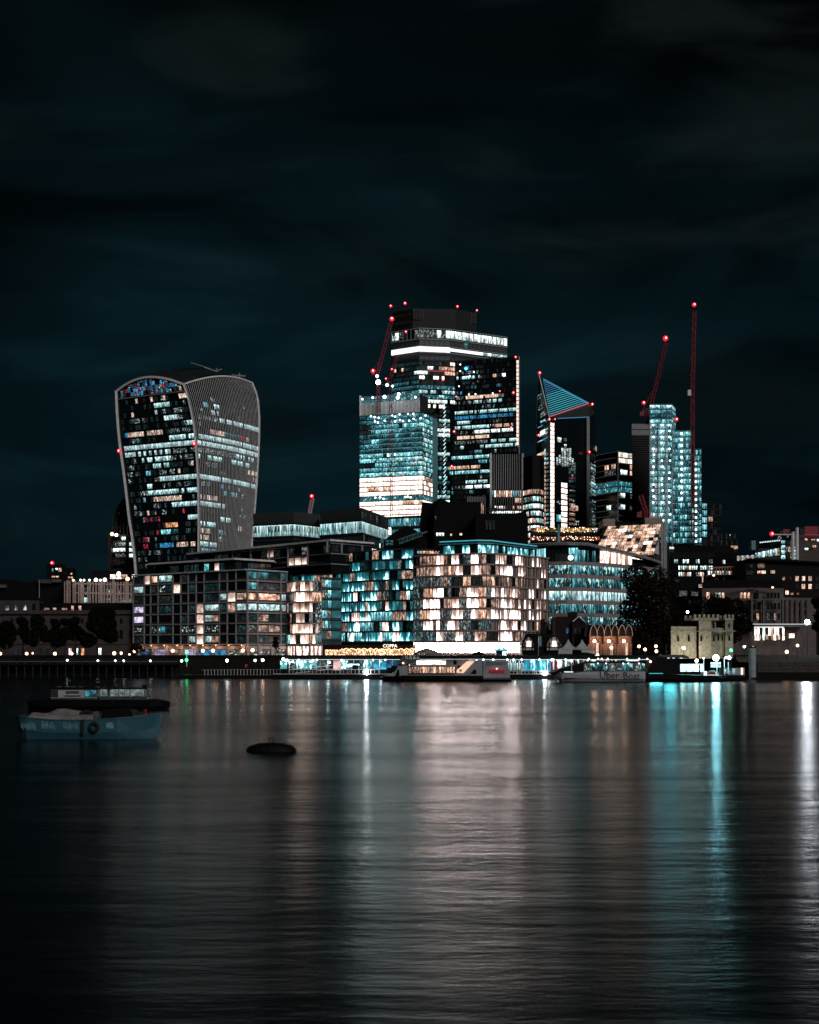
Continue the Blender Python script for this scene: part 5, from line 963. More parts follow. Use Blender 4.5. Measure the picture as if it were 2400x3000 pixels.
    a, b, c, d = z8.P(872, 84, 628), z8.P(1482, 58, 628), z8.P(1395, 415, 600), z8.P(738, 300, 604); d = z8.P(690, 420, 600)
    nx, ny = 13, 9; k = 0
    for i in range(nx):
        for j in range(ny):
            f = lambda u, v: a.lerp(b, u).lerp(d.lerp(c, u), v)
            m = MB(); mt = B.R.choices(['peach', 'warm', 'peachd', 'dim', 'curtd'], [.6, 6, 4, .7, 1.6] if j not in (4, 7) else [1, 2, 2, 3, 2])[0]
            if (i in (5, 6) and j in (2,)): mt = 'teald'
            m.poly([f((i + .04) / nx, (j + .96) / ny), f((i + .96) / nx, (j + .96) / ny), f((i + .96) / nx, (j + .04) / ny), f((i + .04) / nx, (j + .04) / ny)], mt); m.build('roof_pane', B.o)
    n = (b - a).cross(d - a).normalized(); n = n if n.y > 0 else -n
    m = MB(); lo = [V((d.x, d.y, GZ)), V((c.x, c.y, GZ)), V((b.x, 650, GZ)), V((a.x, 650, GZ))]; A_, B_, C_, D_ = [p + n * .25 for p in (a, b, c, d)]; bb, ba = V((b.x, 650, b.z)), V((a.x, 650, a.z))
    m.poly([D_, C_, B_, A_], 'bronze'); m.poly([A_, B_, bb, ba], 'roofdk'); m.poly([lo[0], lo[1], C_, D_], 'black'); m.poly([lo[1], lo[2], bb, B_, C_], 'bronze'); m.poly([lo[3], lo[0], D_, A_, ba], 'bronze'); m.poly([lo[2], lo[3], ba, bb], 'black'); m.build('wall', B.o)
    for x0, x1, y0 in ((808, 942, 5), (1285, 1490, -8)): m = MB(); m.box(z8.X(x0, 632), z8.X(x1, 632), 630, 645, b.z - 1, z8.Z(y0, 632), 'brownstone'); m.build('roof_block', B.o)
    m = MB(); m.box(z8.X(945, 640), z8.X(1283, 640), 638, 648, b.z - 1, z8.Z(40, 640), 'black'); m.build('roof_block', B.o)
    for x in (1490, 1518): m = MB(); m.bar(z8.P(x, 60, 606), V((z8.X(x, 606), 606, GZ)), .7, 'steel_g'); m.build('steel_column', B.o)
    m = MB(); m.poly([z8.P(1482, 70, 626), z8.P(1495, 250, 606), z8.P(1440, 240, 606)], 'canvas'); m.poly([z8.P(1450, 240, 604), z8.P(1455, 410, 600), z8.P(1400, 390, 599)], 'canvas'); m.build('glass_fin', B.o)
    B.finish()
solid('louvredk', (.035, .045, .047), .6); M['louvredkp'] = M['louvredk']
lit('redlit', (.04, .004, .004), (.30, .05, .03), (1, .42, .22), 1.0, sx=3, sy=3, spots=.6); lit('gold', (.04, .02, .004), (.35, .22, .05), (1, .8, .4), 1.1, sx=3, sy=2, spots=.4); lit('goldd', (.004, .003, .001), (.03, .022, .008), (.35, .25, .10), .8, sx=3, sy=2)
middles()

def lefts():
    # domed office behind the flared tower
    B = Bld('domed_tower', 'round domed office tower half hidden behind the flared tower', 365, 830, 'tower', seed=41)
    D = 830; cx = X(362, D); rad = X(402, D) - X(318, D); rad /= 2; zt = z1.Z(1900, D); cy = D + rad; n = 20
    pts = [(cx + rad * math.cos(2 * math.pi * i / n), cy + rad * math.sin(2 * math.pi * i / n)) for i in range(n)]
    m = MB(); m.prism(pts, GZ - .3, zt, 'conc_dk'); m.build('wall', B.o)
    prof = [(1.0, 0), (.97, 5), (.9, 11), (.78, 17), (.6, 22), (.35, 26), (.12, 28), (.03, 33)]
    m = MB(); g = [[V((cx + rad * k * math.cos(2 * math.pi * j / 24), cy + rad * k * math.sin(2 * math.pi * j / 24), zt + h * .92)) for j in range(25)] for k, h in prof]; m.grid(g, 'slate'); m.build('dome', B.o, smooth=True)
    for j in range(24):
        m = MB()
        for (k, h), (k2, h2) in zip(prof[:6], prof[1:7]):
            t = 2 * math.pi * j / 24; m.bar((cx + rad * k * math.cos(t), cy + rad * k * math.sin(t), zt + h * .92), (cx + rad * k2 * math.cos(t), cy + rad * k2 * math.sin(t), zt + h2 * .92), .28, 'steel_g')
        if math.sin(2 * math.pi * j / 24) < .15: m.build('dome_rib', B.o)
    fl_ = [V((cx + (rad + .05) * math.cos(t), cy + (rad + .05) * math.sin(t), 0)) for t in [math.pi + math.pi * i / 12 for i in range(13)]]
    fp = [(PX(p), p.y) for p in fl_]; pit = 57 / 3.45 * D / F
    B.face(fp, zt - .2, pit, 8, 24, {0: [(355, 374, 'white', .9)], 1: [(326, 372, 'mix', 1), (355, 372, 'cool', 1), (378, 392, 'white', 1)], 2: [(326, 372, 'white', .95), (378, 392, 'white', 1)], 3: [(340, 372, 'mix', 1), (378, 392, 'white', 1)], 4: [(326, 372, 'dim', 1)]}, 'dk', slab=(1.5, .5, 'brownstone'))
    for px in (323, 374, 396): p = V((X(px, D), D - .5, 0)); m = MB(); m.box(p.x - 1.0, p.x + 1.0, D - 1.6, D + 6, GZ, zt, 'bronze'); m.build('pilaster', B.o)
    m = MB(); m.ball(z1.P(30, 1885, 822), 1.2, 'bulb', 8); m.ball(z1.P(75, 1895, 822), 1.1, 'bulb_c', 8); m.build('roof_lamp', B.o, kind='stuff')
    m = MB(); m.prism([G((268, 815)), G((455, 815)), G((455, 850)), G((268, 850))], GZ - .3, z4.Z(385, 815), 'slate'); m.build('podium', B.o)
    for x0, x1 in ((1115, 1170), (1178, 1225), (1235, 1290), (1335, 1400), (1350, 1455)): B.pane(z4.x(x0), z4.x(x1), z4.y(425), z4.y(470), 814, B.R.choice(['shop', 'warm']))
    for zx, zy in ((1290, 470), (1060, 478), (970, 480), (1200, 415)): m = MB(); m.ball(z4.P(zx, zy, 810), 1.3, 'bulb' if zx > 1250 else 'bulb_w', 8); m.build('lamp', B.o)
    B.finish()
    # columned office
    B = Bld('columned_office', 'long office with pale vertical concrete columns left of the flared tower', 300, 540, 'office', seed=42)
    pl = [(192, 545), (222, 540), (396, 548)]; zt = z4.Z(492, 540); B.body(pl, zt, 'black', 20)
    for x in (660, 690, 712, 752, 765, 800, 828, 845, 893, 915, 945, 975, 1005, 1030, 1058, 1090, 1120, 1150, 1170, 1195, 1225, 1255, 1282, 1300, 1330, 1350):
        px = z4.x(x); p = ray(px, pl[0], pl[1]) if px < 222 else ray(px, pl[1], pl[2]); m = MB(); wd = .52 if x in (690, 752, 828, 1030, 1150, 1282) else .27; m.box(p.x - wd, p.x + wd, p.y - .9, p.y - .02, GZ, zt + (.6 if wd > .5 else 0), 'stone_pink'); m.build('column', B.o)
    for zy in (512, 605): m = MB(); a, b = ray(222, pl[1], pl[2]), ray(395, pl[1], pl[2]); m.obox(a, (b - a).normalized(), V((0, -1, 0)), 0, (b - a).length, 0, .7, z4.Z(zy + 12, 540), z4.Z(zy, 540), 'stone_pink'); m.build('floor_beam', B.o)
    B.face(pl, zt - 2.5, 93 / 3.45 * 540 / F, 2, 26, {0: [(242, 260, 'mix', .7), (290, 400, 'mix', .6)], 1: [(242, 260, 'cool', .6), (290, 400, 'mix', .75)]}, 'dk')
    m = MB()
    for zx in (740, 815, 850, 905, 960, 1015): m.ball(z4.P(zx, 482, 538), .5, 'bulb_w', 6)
    m.build('roof_lamp', B.o, kind='stuff'); B.finish()
    B = Bld('small_tower', 'small distant dark tower with one red light and few amber windows far left', 165, 1500, 'tower', seed=43)
    B.body([(137, 1500), (182, 1500)], z4.Z(318, 1500), 'slate', 30); B.body([(181, 1505), (216, 1505)], z4.Z(360, 1505), 'slate', 30, name='low_wall')
    for x0, x1, y0, y1, mt in ((562, 585, 362, 378, 'white'), (592, 622, 360, 396, 'warm'), (526, 540, 366, 400, 'tealb'), (525, 560, 440, 456, 'warm'), (570, 595, 440, 456, 'warm'), (716, 732, 410, 426, 'warm'), (690, 706, 446, 464, 'warm'), (716, 736, 446, 464, 'warm'), (655, 670, 405, 418, 'dim')): B.pane(z4.x(x0), z4.x(x1), z4.y(y0), z4.y(y1), 1499 if x0 < 640 else 1504, mt, d=.4)
    beacon(B.o, z4.P(528, 308, 1496), 2.3, mast=8); B.finish()
    # far black skyline masses
    for nm, lab, D, pts in (('far_block', 'black flat roofed block on the far left skyline', 620, [(-60, 1698), (32, 1698), (32, 1706), (60, 1712), (60, 1760), (-60, 1760)]), ('far_block', 'long black roofed block behind the classical river front', 560, [(55, 1712), (116, 1698), (180, 1698), (195, 1712), (260, 1730), (395, 1745), (395, 1800), (55, 1800)])):
        t = thing(nm, lab, 'building', (X(pts[0][0], D), D, GZ)); m = MB(); pp = [(X(a, D), Z(b, D)) for a, b in pts[:-2]] + [(X(pts[-2][0], D), GZ - .2), (X(pts[-1][0], D), GZ - .2)]; m.slab_xz(pp[::-1], D, D + 25, 'slate'); m.build('wall', t)
        m = MB()
        if D == 620: m.box(z4.X(0, 619), z4.X(70, 619), 617, 619.5, z4.Z(560, 619), z4.Z(530, 619), 'conc_dk')
        else: m.box(z4.X(395, 559), z4.X(535, 559), 557, 559.5, z4.Z(515, 559), z4.Z(478, 559), 'bronze'); m.box(z4.X(530, 559), z4.X(620, 559), 557, 559.5, z4.Z(505, 559), z4.Z(475, 559), 'conc_dk'); m.bar(z4.P(398, 660, 556), z4.P(398, 480, 556), .2, 'steel_g')
        m.build('parapet', t)
    # classical stone river front
    B = Bld('classical_stone_building', 'long classical stone building behind the row of river trees at far left', 150, 420, 'building', seed=44)
    pl = [(-260, 420), (398, 420)]; zt = z4.Z(795, 420); B.body(pl, zt, 'stone', 22)
    B.body([(-260, 426), (115, 426)], z4.Z(688, 426), 'stone', 16, z0=zt, name='attic_storey'); B.body([(115.5, 427), (398, 427)], z4.Z(712, 427), 'slate', 16, z0=zt, name='roof_storey')
    m = MB(); m.obox(V((X(-260, 420), 420, 0)), V((1, 0, 0)), V((0, -1, 0)), 0, X(398, 420) - X(-260, 420), 0, .9, zt - 1.0, zt + .3, 'stone'); m.build('cornice', B.o)
    m = MB(); m.obox(V((X(-260, 420), 420, 0)), V((1, 0, 0)), V((0, -1, 0)), 0, X(398, 420) - X(-260, 420), 0, .4, z4.Z(1130, 420), z4.Z(1118, 420), 'stone'); m.build('string_course', B.o)
    for x in (72, 162, 253, 343): B.pane(z4.x(x - 16), z4.x(x + 16), z4.y(718), z4.y(792), 426, 'skyw' if x < 300 else 'dk', d=.08)
    for x0, x1 in ((446, 500), (535, 572), (626, 680)): B.pane(z4.x(x0), z4.x(x1), z4.y(762), z4.y(782), 427, 'curtd', d=.08)
    for x0, x1 in ((722, 746), (795, 822)): B.pane(z4.x(x0), z4.x(x1), z4.y(742), z4.y(786), 427, 'warm', d=.08)
    for x in (120, 220, 320, 420, 520, 620, 720, 830, 1030, 1226, 1326):
        B.pane(z4.x(x - 14), z4.x(x + 14), z4.y(870), z4.y(920), 420, 'dk', d=.06); B.pane(z4.x(x - 17), z4.x(x + 17), z4.y(985), z4.y(1075), 420, 'dk', d=.06)
    for x in (160, 410, 480, 710, 776, 1010): B.pane(z4.x(x - 13), z4.x(x + 13), z4.y(1170), z4.y(1236), 420, 'white' if x in (776, 1010) else ('curt' if x == 710 else 'dim'), d=.06)
    B.pane(z4.x(822), z4.x(850), z4.y(1170), z4.y(1260), 420, 'amber', d=.06, name='doorway'); B.finish()
lit('skyw', (.006, .008, .009), (.05, .06, .07), (.5, .58, .62), .9, sx=2, sy=1.2, top=-.5)
lefts()
# ================================================================== right-hand buildings
def rights2():
    def office(name, lab, px, D, pts, top, seed, wall='black', cat='building', back=18):
        B = Bld(name, lab, px, D, cat, seed=seed); B.body(pts, top, wall, back); return B
    B = office('lit_row_office', 'dark office with three close rows of lit windows below the teal towers', 2025, 560, [(1962, 560), (2095, 560), (2160, 570)], z9.Z(385, 560), 51, 'black', 'office')
    m = MB(); m.prism([G((1975, 566)), G((2098, 566)), G((2150, 575)), G((2150, 590)), G((1975, 590))], z9.Z(385, 560), z9.Z(312, 566), 'slate', 'slate'); m.build('roof', B.o)
    pit = 74 / 3.92 * 560 / F
    B.face([(1962, 560), (2095, 560), (2150, 568)], z9.Z(448, 560), pit, 3, 34, {0: [(1972, 2060, ['white', 'cool', 'dk', 'warm'], .9), (2070, 2086, 'mix', .8), (2115, 2124, 'white', 1)], 1: [(1988, 2094, ['white', 'warm', 'cool', 'white'], .95)], 2: [(1988, 2075, ['warm', 'white', 'mix'], .85)]}, 'dk', wf=(.15, .75), bf=(.08, .9), mull=(.3, .3, 'slate'))
    B.face([(1962, 560), (2095, 560)], z9.Z(670, 560), pit, 4, 26, {1: [(1960, 2100, 'dimt', .3)]}, 'dk')
    B.finish()
    t = thing('lit_sign', 'bright white lettering sign on the roof edge under the teal towers', 'sign', tuple(z9.P(80, 350, 700)))
    m = MB(); R = random.Random(2); x = 8
    while x < 155: wd = R.uniform(6, 12); m.box(z9.X(x, 700), z9.X(x + wd, 700), 699.6, 700, z9.Z(346, 700), z9.Z(326 - R.uniform(0, 6), 700), 'strip_c'); x += wd + 4
    m.build('letters', t, kind='stuff'); m = MB(); m.box(z9.X(0, 700), z9.X(160, 700), 700.1, 703, z9.Z(450, 700), z9.Z(318, 700), 'steel_dk'); m.build('backing', t)
    # pergola terrace building
    B = office('pergola_building', 'building with an orange pergola terrace over a row of lit windows', 2130, 525, [(2073, 525), (2190, 525)], z9.Z(650, 525), 52)
    m = MB()
    for i in range(13): x = 446 + i * 33; m.bar(z9.P(x, 640, 520), z9.P(x, 562, 520), .22, 'woodlit')
    m.build('pergola_post', B.o, kind='stuff'); m = MB(); m.bar(z9.P(440, 562, 520), z9.P(885, 545, 520), .3, 'woodlit'); m.build('pergola_beam', B.o)
    B.body([(2076, 529), (2208, 529)], z9.Z(590, 529), 'black', 8, z0=z9.Z(650, 525), name='terrace_wall')
    for i in range(20): x = 450 + i * 26; B.pane(z9.x(x), z9.x(x + 21), z9.y(600), z9.y(642), 528.5, B.R.choice(['cool', 'mix', 'white', 'warm', 'dk'] if x < 800 else ['curtd', 'peach', 'warm']))
    B.pane(z9.x(380), z9.x(392), z9.y(655), z9.y(730), 524, 'peachd', d=.3); B.face([(2074, 525), (2189, 525)], z9.Z(655, 525), 6, 2, 18, {}, ['dk', 'dim'])
    m = MB(); m.ball(z9.P(515, 648, 522), .5, 'bulb', 6); m.build('lamp', B.o); B.finish()
    # long dark gable
    B = office('long_roofed_building', 'long dark roofed building stretching to the right edge with a few amber windows', 2290, 500, [(2185, 500), (2272, 500)], z9.Z(540, 500), 53, 'roofdk')
    m = MB(); D = 505; m.slab_xz([(z9.X(885, D), GZ), (z9.X(2200, D), GZ), (z9.X(2200, D), z9.Z(520, D)), (z9.X(1720, D), z9.Z(495, D)), (z9.X(900, D), z9.Z(460, D)), (z9.X(882, D), z9.Z(480, D))], D, D + 22, 'roofdk'); m.build('gable_wall', B.o)
    m = MB(); D = 503; m.slab_xz([(z9.X(886, D), z9.Z(478, D)), (z9.X(905, D), z9.Z(452, D)), (z9.X(1722, D), z9.Z(488, D)), (z9.X(2200, D), z9.Z(510, D)), (z9.X(2200, D), z9.Z(530, D)), (z9.X(1722, D), z9.Z(508, D)), (z9.X(905, D), z9.Z(470, D))], D, D + 2, 'slate'); m.build('eave', B.o)
    for x0, x1, y0, y1, mt in ((1020, 1098, 515, 566, 'curtd'), (920, 958, 520, 560, 'dim'), (1165, 1216, 592, 628, 'peachd'), (1015, 1050, 598, 630, 'warm'), (1055, 1110, 596, 630, 'warm'), (890, 965, 602, 640, 'dim')): B.pane(z9.x(x0), z9.x(x1), z9.y(y0), z9.y(y1), 499.5, mt, d=.3)
    B.finish()
    B = office('brick_block', 'dark brick block at the right edge with pairs of amber windows', 2350, 475, [(2285, 475), (2520, 475)], z9.Z(632, 475), 54, 'brick_dk')
    for x0, x1, y0, y1, mt in ((1305, 1332, 668, 704, 'curtd'), (1380, 1410, 665, 705, 'dim'), (1452, 1490, 660, 714, 'peachd'), (1528, 1564, 660, 712, 'peachd'), (1602, 1640, 660, 712, 'peachd'), (1680, 1716, 660, 712, 'dim'), (1525, 1564, 750, 804, 'peachd'), (1602, 1640, 750, 804, 'peachd'), (1338, 1376, 825, 870, 'peachd'), (1400, 1430, 852, 870, 'curtd'), (1462, 1492, 848, 872, 'curtd'), (1452, 1490, 752, 804, 'dim'), (1680, 1716, 750, 804, 'dim')): B.pane(z9.x(x0), z9.x(x1), z9.y(y0), z9.y(y1), 474.9, mt, d=.15)
    B.finish()
    # high tech building with trusses
    B = office('trussed_building', 'steel trussed office with lit sloping galleries and a red lit roof box', 2290, 700, [(2215, 700), (2480, 700)], z9.Z(340, 700), 55, 'steel_dk', 'office')
    B.body([(2337, 698), (2480, 698)], z9.Z(180, 698), 'bronze', 20, name='right_wing'); B.body([(2218, 704), (2285, 700)], z9.Z(260, 702), 'black', 15, z0=z9.Z(341, 700), name='sloped_roof')
    for i in range(10):
        x = 992 + i * 28; y = 395 - i * 6.5; B.pane(z9.x(x), z9.x(x + 25), z9.y(y), z9.y(y + 55 + i * 3), 699.5, B.R.choice(['mixt', 'cool', 'white', 'gold']), d=.4)
    for i in range(8): x = 752 + i * 28; B.pane(z9.x(x), z9.x(x + 26), z9.y(430 - i * 2), z9.y(480), 690, 'louvw' if i % 2 else 'mottle')
    m = MB(); D = 692; m.prism([G((2150, D)), G((2210, D)), G((2210, D + 12)), G((2150, D + 12))], GZ, z9.Z(482, D), 'steel_dk'); m.build('lower_gallery', B.o)
    m = MB()
    for i in range(9): x = 755 + i * 26; m.bar(z9.P(x, 480, 689), z9.P(x + 26, 425, 689), .25, 'steel_w'); m.bar(z9.P(x, 425, 689), z9.P(x + 26, 480, 689), .25, 'steel_w')
    for i in range(12): x = 1045 + i * 20; m.bar(z9.P(x, 272 - i * 2.2, 697), z9.P(x + 11, 271 - i * 2.2, 697), .45, 'strip_c')
    m.build('truss', B.o, kind='stuff')
    for i in range(4): B.pane(z9.x(1290), z9.x(1335), z9.y(250 + i * 56), z9.y(295 + i * 56), 697, 'cool'); B.pane(z9.x(1428), z9.x(1476), z9.y(320 + i * 38), z9.y(352 + i * 38), 696, B.R.choice(['white', 'cool']))
    for i in range(3):
        for k in range(3): B.pane(z9.x(1345 + i * 26), z9.x(1367 + i * 26), z9.y(250 + k * 70), z9.y(310 + k * 70), 697, B.R.choice(['curtd', 'mottle', 'dim']))
    for x0, x1, y0, y1, mt in ((1560, 1590, 225, 250, 'warm'), (1635, 1676, 235, 248, 'warm'), (1700, 1725, 235, 262, 'white'), (1650, 1690, 305, 330, 'warm'), (1560, 1600, 335, 360, 'white'), (1610, 1660, 340, 352, 'dim')): B.pane(z9.x(x0), z9.x(x1), z9.y(y0), z9.y(y1), 697.5, mt, d=.3)
    m = MB()
    for x in (1424, 1472): m.bar(z9.P(x, 470, 694), z9.P(x, 150 if x < 1450 else 100, 694), .9, 'steel_w', 8)
    for a, b in (((1210, 180), (1420, 180)), ((1250, 232), (1272, 185)), ((1290, 232), (1268, 185)), ((1365, 215), (1365, 172))): m.bar(z9.P(*a, 694), z9.P(*b, 694), .4, 'steel_w')
    m.build('steel_column', B.o, kind='stuff')
    m = MB(); m.box(z9.X(1552, 699), z9.X(1704, 699), 697, 706, z9.Z(186, 699), z9.Z(90, 699), 'redpaint'); m.build('roof_box', B.o); m = MB(); m.box(z9.X(1545, 696), z9.X(1710, 696), 694.5, 695.5, z9.Z(190, 696), z9.Z(184, 696), 'red_sign'); m.build('red_light_strip', B.o)
    m = MB(); m.box(z9.X(950, 690), z9.X(998, 690), 690, 695, z9.Z(355, 690), z9.Z(250, 690), 'tealsteel'); m.box(z9.X(998, 690), z9.X(1040, 690), 691, 695, z9.Z(360, 690), z9.Z(232, 690), 'black'); m.build('stair_box', B.o)
    m = MB(); m.box(z9.X(1315, 699), z9.X(1390, 699), 699, 705, z9.Z(165, 699), z9.Z(120, 699), 'redpaint'); m.build('roof_plant', B.o)
    beacon(B.o, z9.P(1183, 172, 692), 1.1, mast=9); B.finish()
    # classical stone offices
    B = office('stone_office', 'ornate stone office with arched dormers and a bright white lit ground floor', 2200, 440, [(2057, 446), (2200, 440), (2296, 444)], z9.Z(792, 440), 56, 'stonew', 'building', 15)
    B.body([(2060, 450), (2294, 448)], z9.Z(700, 448), 'slate', 10, z0=z9.Z(792, 440), name='mansard_roof'); B.body([(2296, 444), (2392, 452)], z9.Z(905, 446), 'stonew', 14, name='side_wing')
    D = 440
    def win(xs, y0, y1, lits, w_=13, Dd=439.6):
        for x in xs: B.pane(z9.x(x - w_), z9.x(x + w_), z9.y(y0), z9.y(y1), Dd, lits.get(x, 'dk'), d=.12)
    win((545, 585, 622, 832, 872, 915, 1140, 1180, 1220, 1258), 848, 912, {545: 'curtd', 585: 'cool', 622: 'warm', 832: 'warm', 872: 'warm', 915: 'warm'}); win((450, 1010), 845, 920, {450: 'warm'}, 20)
    win((890, 920, 985, 1020, 1140, 1180, 1220, 1262), 965, 1040, {}); win((985, 1020, 1140, 1180, 1220, 1262), 1085, 1162, {1020: 'warm', 1140: 'mix', 1220: 'curtd'})
    for x in (1378, 1434, 1496, 1556): B.pane(z9.x(x - 22), z9.x(x + 18), z9.y(960), z9.y(1020), 445.5, 'dk'); B.pane(z9.x(x - 22), z9.x(x + 18), z9.y(1045), z9.y(1105), 446, 'white' if x == 1378 else 'dk')
    for x in (1350, 1406, 1466, 1528, 1590): m = MB(); m.bar(z9.P(x, 1210, 444), z9.P(x, 935, 444), .75, 'stonew', 8); m.build('column', B.o)
    for y, h_, x0, x1 in ((925, 8, 385, 1315), (800, 10, 385, 1310), (1050, 5, 880, 1310)): m = MB(); m.box(z9.X(x0, D), z9.X(x1, D), 439.0, 439.9, z9.Z(y + h_, D), z9.Z(y, D), 'stonew'); m.build('cornice', B.o)
    for x, rr in ((450, 38), (1010, 38)):
        m = MB(); c = z9.P(x, 845, 438.6); r_ = rr / 3.92 * 440 / F
        for i in range(8): a, b = math.pi * i / 8, math.pi * (i + 1) / 8; m.bar(c + V((r_ * math.cos(a), 0, r_ * math.sin(a))), c + V((r_ * math.cos(b), 0, r_ * math.sin(b))), .3, 'stonew')
        m.build('dormer_arch', B.o)
    for x in (945, 1080, 1300): m = MB(); m.box(z9.X(x - 10, D), z9.X(x + 10, D), 438.8, 440.2, z9.Z(1200, D), z9.Z(930, D), 'stonew'); m.build('pilaster', B.o)
    m = MB(); m.box(z9.X(955, 436), z9.X(1640, 436), 434.6, 444, z9.Z(1240, 436), z9.Z(1215, 436), 'stonew'); m.build('ground_floor_cornice', B.o)
    m = MB(); m.box(z9.X(960, 434), z9.X(1325, 434), 434.7, 435.2, z9.Z(1246, 434), z9.Z(1241, 434), 'strip_w'); m.box(z9.X(960, 434), z9.X(1640, 434), 433.9, 434.5, z9.Z(1212, 434), z9.Z(1207, 434), 'strip_c'); m.build('cornice_light', B.o, kind='stuff')
    for i in range(12): x = 950 + i * 32; B.pane(z9.x(x), z9.x(x + 24), z9.y(1252), z9.y(1395 if i % 3 else 1340), 438.5, B.R.choice(['shop', 'warm', 'white', 'shop', 'dim']), d=.2, name='shop_window')
    for x in (1030, 1115, 1195, 1250): B.pane(z9.x(x), z9.x(x + 24), z9.y(1330), z9.y(1388), 436.5, 'peachd', d=.2, name='poster')
    B.pane(z9.x(1378), z9.x(1440), z9.y(1318), z9.y(1368), 443.5, 'shop', d=.2, name='shop_window')
    B.finish()
    B = office('dormer_house', 'black mansard roofed building with two pale dormers behind the castle trees', 2010, 465, [(1968, 465), (2060, 465)], z9.Z(740, 465), 57, 'slate')
    for x in (160, 298): m = MB(); m.box(z9.X(x - 44, 463), z9.X(x + 44, 463), 462, 466, z9.Z(890, 463), z9.Z(828, 463), 'conc'); m.build('dormer', B.o); B.pane(z9.x(x - 36), z9.x(x + 36), z9.y(842), z9.y(886), 461.9, 'mottle')
    B.pane(z9.x(340), z9.x(382), z9.y(752), z9.y(790), 464, 'curtd', d=.3)
    for y in (910, 985): m = MB(); m.box(z9.X(210, 463), z9.X(382, 463), 463, 465.2, z9.Z(y + 14, 463), z9.Z(y, 463), 'stonew'); m.build('cornice', B.o)
    for x in (240, 290, 340): B.pane(z9.x(x - 16), z9.x(x + 16), z9.y(930), z9.y(975), 464.8, 'dim')
    B.finish()
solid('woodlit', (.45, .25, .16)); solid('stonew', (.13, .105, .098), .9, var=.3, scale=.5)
rights2()

# ------------------------------------------------------------------ lamps
def globe_lamp(px, py, D, mat, r, name, label, foot=None, group=None):
    p = P(px, py, D); zf = GZ if foot is None else foot
    t = thing(name, label, 'lamp', (p.x, p.y, zf), group)
    m = MB(); m.bar((p.x, p.y + .05, zf - .1), (p.x, p.y + .05, p.z - r * .8), .09, 'steel_dk', 6, .06); m.build('post', t)
    m = MB(); m.ball(p, r, mat, 10); m.build('globe', t); return t
def spot(px, py, D, col, W, parent, aim=(0, -1, -.12), ang=120, r=.3):
    l = bpy.data.lights.new('lamp_or_fill_light', 'SPOT'); l.energy = W; l.color = col; l.spot_size = math.radians(ang); l.spot_blend = .6; l.shadow_soft_size = r
    o = bpy.data.objects.new('lamp_or_fill_light', l); COL.objects.link(o); o.parent = parent; o.location = P(px, py, D) - ORG[parent.name]; o.rotation_euler = V(aim).to_track_quat('-Z', 'Y').to_euler(); return o

